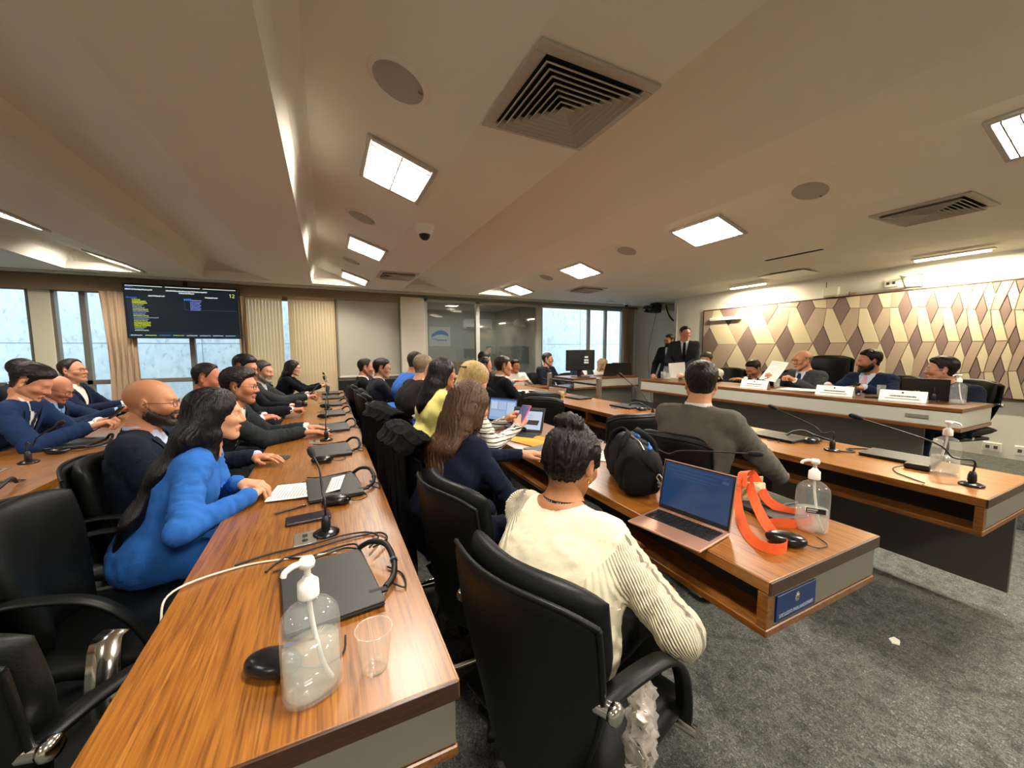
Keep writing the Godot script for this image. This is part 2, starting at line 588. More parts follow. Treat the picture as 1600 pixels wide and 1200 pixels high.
func build_ceiling_things() -> void:
	var frame := st_new()
	var w := 0.375
	var d := 0.525
	for s in [-1.0, 1.0]:
		add_box(frame, Vector3(0.03, 0.022, d + 0.06), Transform3D(Basis(), Vector3(s * (w / 2 + 0.015), -0.011, 0)), 0.004)
		add_box(frame, Vector3(w, 0.022, 0.03), Transform3D(Basis(), Vector3(0, -0.011, s * (d / 2 + 0.015))), 0.004)
	var frame_m := done(frame)
	var slat_m := box(Vector3(w, 0.026, 0.007), Vector3.ZERO, 0.001)
	var spine_m := box(Vector3(0.007, 0.026, d), Vector3.ZERO, 0.001)
	var panel_m := box(Vector3(w, 0.004, d), Vector3.ZERO, 0.001)
	var names := ["over the table by the windows", "above the aisle", "above the dais side"]
	var nth := ["at the end by the window wall", "second from the window wall", "third from the window wall", "fourth from the window wall", "fifth from the window wall"]
	for i in LAMP_X.size():
		for j in LAMP_Z.size():
			var z: float = LAMP_Z[j]
			var f := thing("ceiling_light", "louvre ceiling light %s, %s" % [names[i], nth[j]], "ceiling light", Vector3.ZERO, 0.0, "louvre ceiling lights")
			f.transform = slope_at(LAMP_X[i], z)
			part("frame", frame_m, M.alu, f)
			part("diffuser", panel_m, M.tube_glow, f, Transform3D(Basis(), Vector3(0, -0.004, 0)))
			if j < 4:
				for k in 8:
					part("slat", slat_m, M.slat, f, Transform3D(Basis(), Vector3(0, -0.016, -d / 2 + d * (k + 0.5) / 8.0)))
				part("spine", spine_m, M.slat, f, Transform3D(Basis(), Vector3(0, -0.016, 0)))
			var al := AreaLight3D.new()
			al.name = "ceiling_lamp"
			al.area_size = Vector2(w - 0.02, d - 0.02)
			al.light_energy = 9.2 if i == 2 else 5.2
			al.light_color = Color(1.0, 0.96, 0.90)
			al.shadow_enabled = true
			al.set("area_range", 12.0)
			f.add_child(al, true)
			al.transform = Transform3D(Basis(Vector3.RIGHT, -PI / 2), Vector3(0, -0.0075, 0))
	# square air diffusers
	var vents := [[Vector3(1.02, 2.5, -1.56), 0.58, "large square air diffuser nearest the camera, beside a round speaker"], [Vector3(1.0, 2.5, -6.02), 0.55, "square air diffuser beyond the dome camera, by the window wall"], [Vector3(4.43, 2.5, -1.42), 0.58, "square air diffuser in the flat ceiling above the dais"], [Vector3(4.4, 2.5, -5.95), 0.55, "small far air diffuser in front of the far window"], [Vector3(-4.0, 2.5, -5.6), 0.55, "square air diffuser over the windows, above the suited men"]]
	for v in vents:
		var o := thing("air_diffuser", v[2], "air vent", v[0], 0.0, "square air diffusers")
		var s: float = v[1]
		var fr := st_new()
		for k in 4:
			var b := Basis(Vector3.UP, k * PI / 2)
			add_box(fr, Vector3(s if k % 2 == 0 else s - 0.1, 0.014, 0.05), Transform3D(b, b * Vector3(0, -0.007, s / 2 - 0.025)), 0.003 if k % 2 == 0 else 0.0)
		part("frame", done(fr), M.vent, o)
		part("backing", box(Vector3(s - 0.08, 0.004, s - 0.08), Vector3(0, -0.002, 0), 0.0), M.vent_dark, o)
		var n := 8
		for k in n:
			var h := (s / 2 - 0.055) * (1.0 - float(k) / n)
			var ring := st_new()
			for q in 4:
				var b := Basis(Vector3.UP, q * PI / 2)
				# a sloped blade, its lower edge outward
				var a0 := b * Vector3(-h, -0.034, h)
				var a1 := b * Vector3(h, -0.034, h)
				var h2 := h - 0.026
				if h2 < 0.0:
					h2 = 0.0
				var c0 := b * Vector3(-h2, -0.01, h2)
				var c1 := b * Vector3(h2, -0.01, h2)
				var out := b * Vector3(0, -1, -0.6)
				tri3(ring, a0, a1, c1, out)
				tri3(ring, a0, c1, c0, out)
				var up := Vector3(0, 0.0025, 0)
				tri3(ring, a0 + up, a1 + up, c1 + up, -out)
				tri3(ring, a0 + up, c1 + up, c0 + up, -out)
				add_box(ring, Vector3(h * 2.0 + 0.004, 0.005, 0.005), Transform3D(b, b * Vector3(0, -0.034, h)), 0.001)
			part("blade", done(ring), M.vent, o)
	# round ceiling speakers
	var spk := [[0.352, -1.92, "large round ceiling speaker nearest the camera"], [0.352, -3.93, "round ceiling speaker between the two nearer lights above the aisle"], [0.36, -5.85, "small round ceiling speaker before the last light above the aisle"], [3.412, -1.78, "round ceiling speaker above the dais, near the wide air diffuser"], [3.41, -3.79, "round ceiling speaker between two lights above the dais side"], [3.415, -5.74, "far round ceiling speaker near the glass booth"]]
	var first: Node3D = null
	for s in spk:
		var xf := slope_at(s[0], s[1])
		if first == null:
			first = thing("ceiling_speaker", s[2], "speaker", Vector3.ZERO, 0.0, "round ceiling speakers")
			part("rim", lathe([Vector2(0.118, -0.009), Vector2(0.13, -0.011), Vector2(0.142, -0.006), Vector2(0.145, 0.0)], 40), M.ceiling, first)
			part("grille", lathe([Vector2(0.0, -0.012), Vector2(0.08, -0.0115), Vector2(0.118, -0.009), Vector2(0.12, 0.0)], 40), M.grille, first)
			part("badge", box(Vector3(0.022, 0.004, 0.012), Vector3(0.1, -0.013, 0.03), 0.001), M.alu_dark, first)
			first.transform = xf
		else:
			var c := dup(first, s[2], Vector3.ZERO)
			c.transform = xf
	# dome cameras
	var domes := [[Vector3(0.84, 2.5, -3.55), 1.0, "white dome security camera hanging from the ceiling beyond the first light"], [Vector3(6.5, 2.5, -7.2), 0.9, "small dome camera at the ceiling edge beside the wall camera"]]
	for d2 in domes:
		var o := thing("dome_camera", d2[2], "camera", d2[0], 0.0, "dome cameras")
		var k: float = d2[1]
		part("housing", lathe([Vector2(0.052 * k, -0.075 * k), Vector2(0.07 * k, -0.06 * k), Vector2(0.078 * k, -0.02 * k), Vector2(0.085 * k, 0.0)], 28), M.white_plastic, o)
		part("dome", lathe([Vector2(0, -0.125 * k), Vector2(0.025 * k, -0.12 * k), Vector2(0.044 * k, -0.1 * k), Vector2(0.052 * k, -0.074 * k)], 24), M.black_shiny, o)
	# hatches and slots of the flat ceiling by the dais
	struct("ceiling_hatch", boxes([[Vector3(0.5, 0.01, 0.62), Vector3(6.3, 2.49, -3.5), 0.003]]), M.louver)
	struct("ceiling_slot", box(Vector3(0.05, 0.008, 0.62), Vector3(5.05, 2.498, -2.78), 0.001), M.vent_dark)
	# tubes washing the right wall
	for t in [[-1.95, "bright tube lamp at the ceiling edge above the patterned wall, near end"], [-4.4, "bright tube lamp at the ceiling edge above the patterned wall, far end"], [0.6, "tube lamp at the ceiling edge above the patterned wall, by the rear"]]:
		var o := thing("tube_light", t[1], "lamp", Vector3(6.48, 2.47, t[0] * 0.965), 0.0, "tube lamps above the patterned wall")
		part("housing", box(Vector3(0.06, 0.02, 0.66), Vector3(0, -0.01, 0), 0.004), M.louver, o)
		part("tube", tube([Vector3(0, -0.032, -0.3), Vector3(0, -0.032, 0.3)], 0.012, 10, 1), M.cove_glow, o)
		var al := AreaLight3D.new()
		al.name = "tube_lamp"
		al.area_size = Vector2(0.03, 0.6)
		al.light_energy = 4.4
		al.light_color = Color(1.0, 0.93, 0.78)
		al.shadow_enabled = true
		o.add_child(al, true)
		al.transform = Transform3D(Basis(Vector3.RIGHT, -PI / 2), Vector3(0, -0.05, 0))

# ---------------------------------------------------------------- far wall: windows, blinds, booth
func win_frame(called: String, x0: float, x1: float, y0: float, y1: float, mull: Array, transom: float, m: Material) -> void:
	var o := Node3D.new()
	o.name = called
	add_child(o, true)
	o.set_meta("kind", "structure")
	var z := -8.1
	part("frame", boxes([[Vector3(x1 - x0, 0.06, 0.09), Vector3((x0 + x1) / 2, y1 - 0.03, z)], [Vector3(x1 - x0, 0.06, 0.09), Vector3((x0 + x1) / 2, y0 + 0.03, z)], [Vector3(0.06, y1 - y0, 0.09), Vector3(x0 + 0.03, (y0 + y1) / 2, z)], [Vector3(0.06, y1 - y0, 0.09), Vector3(x1 - 0.03, (y0 + y1) / 2, z)]]), m, o)
	if transom > 0.0:
		part("transom", box(Vector3(x1 - x0, 0.07, 0.08), Vector3((x0 + x1) / 2, transom, z)), m, o)
	var xs := [x0] + mull + [x1]
	for k in mull.size():
		part("mullion", box(Vector3(0.07, y1 - y0, 0.08), Vector3(mull[k], (y0 + y1) / 2, z)), m, o)
	for k in xs.size() - 1:
		var a: float = xs[k]
		var b: float = xs[k + 1]
		if transom > 0.0:
			part("pane", box(Vector3(b - a, y1 - transom, 0.006), Vector3((a + b) / 2, (y1 + transom) / 2, z - 0.01), 0.0), M.pane, o)
			part("pane", box(Vector3(b - a, transom - y0, 0.006), Vector3((a + b) / 2, (y0 + transom) / 2, z - 0.01), 0.0), M.pane, o)
		else:
			part("pane", box(Vector3(b - a, y1 - y0, 0.006), Vector3((a + b) / 2, (y1 + y0) / 2, z - 0.01), 0.0), M.pane, o)

func curtain(label: String, x0: float, x1: float, z: float, y0: float, y1: float, folds: int, m: Material) -> void:
	var st := st_new()
	st.set_smooth_group(4)
	var n := folds * 8
	var rows := 10
	var pts := []
	for j in rows + 1:
		var v := float(j) / rows
		var row := PackedVector3Array()
		for i in n + 1:
			var u := float(i) / n
			var pinch := 1.0 - 0.18 * sin(v * PI)
			var x := lerpf(x0, x1, 0.5 + (u - 0.5) * pinch)
			var a := 0.03 * (0.6 + 0.4 * v)
			row.append(Vector3(x + 0.012 * sin(u * 31.0 + v * 3.0), lerpf(y1, y0, v), z + a * sin(u * folds * TAU + 0.6 * sin(v * 4.0)) + 0.01 * noise.get_noise_2d(u * 6.0, v * 3.0)))
		pts.append(row)
	for j in rows:
		for i in n:
			tri3(st, pts[j][i], pts[j][i + 1], pts[j + 1][i + 1], Vector3.BACK)
			tri3(st, pts[j][i], pts[j + 1][i + 1], pts[j + 1][i], Vector3.BACK)
			var k := Vector3(0, 0, -0.004)
			tri3(st, pts[j][i] + k, pts[j][i + 1] + k, pts[j + 1][i + 1] + k, Vector3.FORWARD)
			tri3(st, pts[j][i] + k, pts[j + 1][i + 1] + k, pts[j + 1][i] + k, Vector3.FORWARD)
	tag(part("curtain", done(st), m, self), label, "curtain")

func build_far_wall() -> void:
	var z := -8.1
	# outside: concrete retaining wall in daylight
	struct("concrete_wall_outside", slab(Vector3(-13.0, -0.5, -11.3), Vector3(0.9, 3.7, -11.0), 0.0), M.concrete)
	struct("concrete_wall_outside", slab(Vector3(5.2, -0.5, -11.3), Vector3(15.0, 3.7, -11.0), 0.0), M.concrete)
	struct("ground_outside", slab(Vector3(-13.0, -0.62, -11.3), Vector3(15.0, -0.14, -8.0), 0.0), M.concrete)
	var seams := st_new()
	for x in [-5.9, -4.9, -3.95, -2.55, -1.75, 6.3, 7.9]:
		add_box(seams, Vector3(0.012, 3.6, 0.01), Transform3D(Basis(), Vector3(x, 1.6, -10.998)), 0.0)
	for y in [1.55]:
		add_box(seams, Vector3(8.0, 0.012, 0.01), Transform3D(Basis(), Vector3(-4.0, y, -10.998)), 0.0)
		add_box(seams, Vector3(8.0, 0.012, 0.01), Transform3D(Basis(), Vector3(9.0, y, -10.998)), 0.0)
	struct("concrete_joints_outside", done(seams), hx("8f9a9c", 0.9))
	# wall pieces
	struct("wall_far", slab(Vector3(-6.6, 2.33, z - 0.12), Vector3(1.75, 2.5, z + 0.12), 0.003), hx("8d7b62", 0.8))
	struct("wall_far", slab(Vector3(1.75, 2.44, z - 0.12), Vector3(7.7, 2.5, z + 0.12), 0.003), M.alu_dark)
	struct("wall_far", slab(Vector3(7.2, 0, z - 0.12), Vector3(7.8, 2.5, z + 0.1), 0.003), M.wall_white)
	struct("wall_far", slab(Vector3(0.19, 0, z - 0.1), Vector3(1.4, 2.33, z), 0.003), M.beige_wall)
	struct("column_far", slab(Vector3(1.36, 0, z - 0.1), Vector3(1.84, 2.44, z + 0.16), 0.006), M.beige_wall)
	win_frame("window_1", -6.5, -3.8, 0.04, 2.33, [-5.2], 0.91, M.alu_dark)
	win_frame("window_2", -3.62, -1.27, 0.04, 2.33, [-3.27, -2.0], 0.91, M.alu_dark)
	win_frame("window_3", -1.27, 0.19, 0.04, 2.33, [-0.55], 0.91, M.alu_dark)
	win_frame("window_4", 4.6, 7.2, 0.04, 2.44, [6.07, 6.61], 0.72, M.alu)
	struct("column_window", slab(Vector3(-3.82, 0, z - 0.08), Vector3(-3.6, 2.33, z + 0.06), 0.004), hx("d9d2bd", 0.8))
	# dark low cabinet run under the board
	struct("trim_board", slab(Vector3(0.19, 0.0, z), Vector3(1.36, 0.80, z + 0.10), 0.004), M.black_soft)
	var bd := thing("roller_board", "pale grey roller board in the recess between blinds and column", "board", Vector3(0.78, 0.86, z + 0.05))
	part("surface", box(Vector3(1.13, 1.56, 0.02), Vector3(0, 0.79, 0), 0.004), hx("b3b1a4", 0.55), bd)
	part("casing", boxes([[Vector3(1.19, 0.05, 0.06), Vector3(0, 1.59, 0.01)], [Vector3(0.03, 1.6, 0.05), Vector3(0.58, 0.8, 0.01)], [Vector3(0.03, 1.6, 0.05), Vector3(-0.58, 0.8, 0.01)]]), hx("7b7668", 0.6), bd)
	part("bottom_rail", box(Vector3(1.15, 0.035, 0.05), Vector3(0, 0.012, 0.01), 0.006), hx("c8c4b6", 0.5), bd)
	struct("trim_valance", slab(Vector3(-6.5, 2.27, z + 0.13), Vector3(-1.27, 2.49, z + 0.17), 0.003), hx("7c6a52", 0.8))
	# vertical blinds, each slat a part
	for g in [[-1.26, -0.67, 12, "cream vertical blind between the screen and the narrow gap"], [-0.585, 0.17, 15, "cream vertical blind beside the grey roller board"]]:
		var b := thing("vertical_blind", g[3], "blind", Vector3(0, 0, z + 0.16), 0.0, "cream vertical blinds")
		part("head_rail", box(Vector3(g[1] - g[0], 0.05, 0.05), Vector3((g[0] + g[1]) / 2, 2.32, 0), 0.005), hx("8f7a55", 0.6), b)
		var n: int = g[2]
		var pw: float = (g[1] - g[0]) / n
		var sm := box(Vector3(pw * 1.02, 2.22, 0.0025), Vector3(0, 1.18, 0), 0.0)
		for k in n:
			part("slat", sm, M.blind, b, Transform3D(yaw(-24 + 5.0 * rng.randf()), Vector3(g[0] + pw * (k + 0.5), 0, 0)))
	curtain("brown pleated curtain hanging beside the wall screen", -3.02, -2.6, z + 0.2, 0.05, 2.28, 5, M.curtain)
	curtain("beige curtain at the far window beside the white wall", 7.0, 7.42, z + 0.2, 0.05, 2.44, 6, M.curtain)
	curtain("narrow tan curtain strip between the screen and the blinds", -1.33, -1.2, z + 0.2, 0.05, 2.3, 2, M.curtain)
	build_screen()
	build_booth()

func build_screen() -> void:
	var o := thing("wall_screen", "large dark television showing a voting list in yellow and white with 12", "screen", Vector3(-1.995, 1.99, -7.82))
	part("body", box(Vector3(1.43, 0.82, 0.05), Vector3.ZERO, 0.008), M.black, o)
	part("bracket", boxes([[Vector3(0.3, 0.25, 0.12), Vector3(0, 0.1, -0.08), 0.01], [Vector3(0.05, 0.5, 0.05), Vector3(0, 0.25, -0.13), 0.004]]), M.black, o)
	var W := 512
	var H := 288
	var im := Image.create(W, H, false, Image.FORMAT_RGB8)
	im.fill(Color("081722"))
	for k in 3:
		im.fill_rect(Rect2i(4 + 172 * k, 2, 160, 4), Color("d6dccf"))
	var bits := RandomNumberGenerator.new()
	bits.seed = 5
	var line := func(x: int, y: int, w: int, h: int, c: Color) -> void:
		var xx := x
		while xx < x + w:
			var cw := bits.randi_range(2, 5)
			im.fill_rect(Rect2i(xx, y + bits.randi_range(0, 1), mini(cw, x + w - xx), h - 1), c)
			xx += cw + 1
	line.call(4, 8, 34, 7, Color("2b57b5"))
	line.call(4, 20, 116, 8, Color("e4e8ea"))
	line.call(178, 20, 190, 8, Color("e4e8ea"))
	line.call(236, 31, 72, 8, Color("e4e8ea"))
	line.call(100, 52, 72, 8, Color("dfe3dd"))
	line.call(356, 50, 62, 8, Color("dfe3dd"))
	line.call(4, 66, 48, 7, Color("2f66c9"))
	var cols := ["b9c23b", "cbd52c", "d2db35", "9fae3c", "8ea0b4", "8da0b0", "b7c53e", "9aa8b4", "5b74c4", "8fa1ab", "b1c13c", "8593bb", "8090b8", "a7b740", "c4cf2b", "c8d32d", "ccd52f", "a9b83c", "8796a2", "b4c6b0"]
	var wid := [36, 60, 64, 48, 40, 52, 66, 68, 56, 50, 66, 108, 66, 58, 72, 70, 70, 50, 40, 60]
	for k in 20:
		line.call(28, 76 + k * 9, wid[k], 7, Color(cols[k]))
	for x in [8, 15, 22]:
		im.fill_rect(Rect2i(x, 80, 1, 180), Color("4a6480"))
	line.call(256, 64, 36, 12, Color("2f86d9"))
	line.call(292, 70, 48, 6, Color("93a2d4"))
	for k in 6:
		line.call(284, 80 + k * 9, 52 - k % 2 * 6, 7, Color("7482cf"))
	im.fill_rect(Rect2i(258, 66, 1, 62), Color("55729a"))
	im.fill_rect(Rect2i(258, 128, 250, 1), Color("55729a"))
	im.fill_rect(Rect2i(30, 262, 260, 1), Color("3c5a86"))
	im.fill_rect(Rect2i(0, 270, W, 18), Color("0c2c40"))
	for k in 8:
		line.call(8 + k * 62, 275, 50, 6, Color(["d8ddd0", "c8d24a", "5a7aa8", "aebf46", "c6cfc8", "c0cac2", "c2ccc4", "9cb0bc"][k]))
	var tex := ImageTexture.create_from_image(im)
	var m := mat(Color(0.02, 0.02, 0.02), 0.3)
	m.emission_enabled = true
	m.emission_texture = tex
	m.emission = Color.BLACK
	m.emission_operator = BaseMaterial3D.EMISSION_OP_MULTIPLY
	m.emission = Color.WHITE
	m.emission_energy_multiplier = 0.85
	var qm := QuadMesh.new()
	qm.size = Vector2(1.39, 0.78)
	part("display", qm, m, o, Transform3D(Basis(), Vector3(0, 0, 0.027)))
	part("number", text_mesh("12", 0.075), glow(Color(0.85, 0.9, 0.25), 0.9), o, Transform3D(Basis(), Vector3(0.63, 0.285, 0.029)))
	o.rotation.x = 0.03

func build_booth() -> void:
	var z := -8.1
	# glass front
	var o := Node3D.new()
	o.name = "window_5"
	add_child(o, true)
	o.set_meta("kind", "structure")
	part("frame", boxes([[Vector3(0.08, 2.44, 0.1), Vector3(1.88, 1.22, z)], [Vector3(0.08, 2.44, 0.1), Vector3(4.57, 1.22, z)], [Vector3(2.7, 0.06, 0.1), Vector3(3.2, 2.41, z)], [Vector3(2.7, 0.05, 0.1), Vector3(3.2, 0.8, z)]]), M.alu, o)
	part("mullion", box(Vector3(0.09, 2.44, 0.1), Vector3(3.04, 1.22, z)), M.alu, o)
	for s in [[1.92, 2.995], [3.085, 4.53]]:
		part("pane", slab(Vector3(s[0], 0.82, z - 0.004), Vector3(s[1], 2.38, z + 0.004), 0.0), M.booth_pane, o)
		part("panel", slab(Vector3(s[0], 0.02, z - 0.02), Vector3(s[1], 0.79, z + 0.02), 0.004), hx("5a4a3a", 0.6), o)
	# the booth room behind
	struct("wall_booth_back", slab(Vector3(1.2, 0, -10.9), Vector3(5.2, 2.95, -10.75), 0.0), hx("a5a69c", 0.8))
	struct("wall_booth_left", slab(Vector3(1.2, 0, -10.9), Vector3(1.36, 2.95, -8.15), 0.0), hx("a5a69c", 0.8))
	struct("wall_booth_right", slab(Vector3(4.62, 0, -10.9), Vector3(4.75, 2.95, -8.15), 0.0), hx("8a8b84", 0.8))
	struct("ceiling_booth", slab(Vector3(1.2, 2.5, -10.9), Vector3(4.75, 2.56, -8.15), 0.0), M.ceiling)
	var bl := thing("booth_light", "small square ceiling light inside the glass booth", "ceiling light", Vector3(2.9, 2.5, -9.5))
	part("frame", boxes([[Vector3(0.34, 0.02, 0.03), Vector3(0, -0.01, 0.155), 0.003], [Vector3(0.34, 0.02, 0.03), Vector3(0, -0.01, -0.155), 0.003], [Vector3(0.03, 0.02, 0.28), Vector3(0.155, -0.01, 0), 0.003], [Vector3(0.03, 0.02, 0.28), Vector3(-0.155, -0.01, 0), 0.003]]), M.alu, bl)
	part("diffuser", box(Vector3(0.28, 0.004, 0.28), Vector3(0, -0.004, 0), 0.0), M.tube_glow, bl)
	var bal := AreaLight3D.new()
	bal.name = "booth_lamp_light"
	bal.area_size = Vector2(0.26, 0.26)
	bal.light_energy = 1.3
	bal.shadow_enabled = true
	bl.add_child(bal, true)
	bal.transform = Transform3D(Basis(Vector3.RIGHT, -PI / 2), Vector3(0, -0.008, 0))
	var ac := thing("wall_air_conditioner", "white wall air conditioner inside the glass booth", "air conditioner", Vector3(4.0, 2.12, -10.62))
	part("body", box(Vector3(0.85, 0.28, 0.2), Vector3.ZERO, 0.03), M.white_plastic, ac)
	part("vent", box(Vector3(0.75, 0.035, 0.02), Vector3(0, -0.11, 0.1), 0.004), M.black, ac)
	var po := thing("poster", "white poster with a blue arch emblem on the back wall of the glass booth", "poster", Vector3(2.9, 1.75, -10.74))
	part("sheet", box(Vector3(0.62, 0.55, 0.008), Vector3.ZERO, 0.0), hx("c9cdcc", 0.7), po)
	var st := st_new()
	var arch := PackedVector2Array()
	for k in 13:
		var a := lerpf(0.05, 0.85, k / 12.0)
		arch.append(Vector2(-0.26 + a * 0.6, 0.0 + 0.16 * sin(a * 3.2)))
	for k in 13:
		var a := lerpf(0.85, 0.05, k / 12.0)
		arch.append(Vector2(-0.26 + a * 0.6, -0.06 + 0.1 * sin(a * 3.2)))
	add_plate(st, arch, Vector3(0, 0.02, 0.005), Vector3.RIGHT, Vector3.UP, Vector3.BACK, 0.003)
	part("emblem", done(st), hx("2a6fb8", 0.6), po)
	part("lettering", boxes([[Vector3(0.3, 0.03, 0.003), Vector3(0.06, -0.1, 0.006), 0.0], [Vector3(0.14, 0.02, 0.003), Vector3(-0.14, -0.07, 0.006), 0.0]]), hx("2a6fb8", 0.6), po)
	var cab := thing("booth_cabinet", "brown wooden cabinet inside the glass booth", "cabinet", Vector3(3.3, 0, -9.6))
	part("body", box(Vector3(0.75, 1.08, 0.45), Vector3(0, 0.54, 0), 0.008), M.wood_x, cab)
	part("door", box(Vector3(0.35, 0.9, 0.02), Vector3(-0.18, 0.55, 0.23), 0.006), M.wood_x, cab)
	part("door", box(Vector3(0.35, 0.9, 0.02), Vector3(0.18, 0.55, 0.23), 0.006), M.wood_x, cab)
	var mo := thing("booth_monitor", "black monitor on the brown cabinet inside the glass booth", "monitor", Vector3(3.42, 1.08, -9.55))
	part("screen", box(Vector3(0.4, 0.26, 0.03), Vector3(0, 0.2, 0), 0.006), M.black, mo)
	part("stand", boxes([[Vector3(0.05, 0.1, 0.03), Vector3(0, 0.06, -0.02), 0.004], [Vector3(0.18, 0.015, 0.12), Vector3(0, 0.0075, 0), 0.004]]), M.black, mo)
	var m2 := thing("booth_display", "wide dark display on the desk at the booth window", "monitor", Vector3(4.2, 0.82, -8.6), -0.25)
	part("screen", box(Vector3(0.75, 0.44, 0.04), Vector3(0, 0.42, 0), 0.008), M.black_shiny, m2)
	part("stand", boxes([[Vector3(0.06, 0.2, 0.04), Vector3(0, 0.11, -0.02), 0.004], [Vector3(0.3, 0.015, 0.2), Vector3(0, 0.0075, 0), 0.004]]), M.black, m2)
	var dk := thing("booth_desk", "narrow wooden desk along the inside of the booth glass", "desk", Vector3(3.9, 0, -8.6))
	part("top", box(Vector3(1.3, 0.03, 0.5), Vector3(0, 0.805, 0), 0.004), M.wood_x, dk)
	part("leg", box(Vector3(0.04, 0.79, 0.45), Vector3(-0.62, 0.395, 0), 0.004), M.wood_x, dk)
	part("leg", box(Vector3(0.04, 0.79, 0.45), Vector3(0.62, 0.395, 0), 0.004), M.wood_x, dk)
	var lp := thing("booth_lamp", "pale lamp shade hanging inside the glass booth", "lamp", Vector3(4.45, 2.5, -8.8))
	part("cord", tube([Vector3(0, 0, 0), Vector3(0, -0.35, 0)], 0.005, 6, 1), M.black, lp)
	part("shade", lathe([Vector2(0.16, -0.52), Vector2(0.15, -0.42), Vector2(0.08, -0.35), Vector2(0.0, -0.34)], 24), M.white_plastic, lp)

# ---------------------------------------------------------------- patterned wall and its fittings
func lerp_table(t: Array, x: float) -> float:
	for k in t.size() - 1:
		if x <= t[k + 1][0] or k == t.size() - 2:
			var a: Array = t[k]
			var b: Array = t[k + 1]
			return lerpf(a[1], b[1], (x - a[0]) / (b[0] - a[0]))
	return 0.0

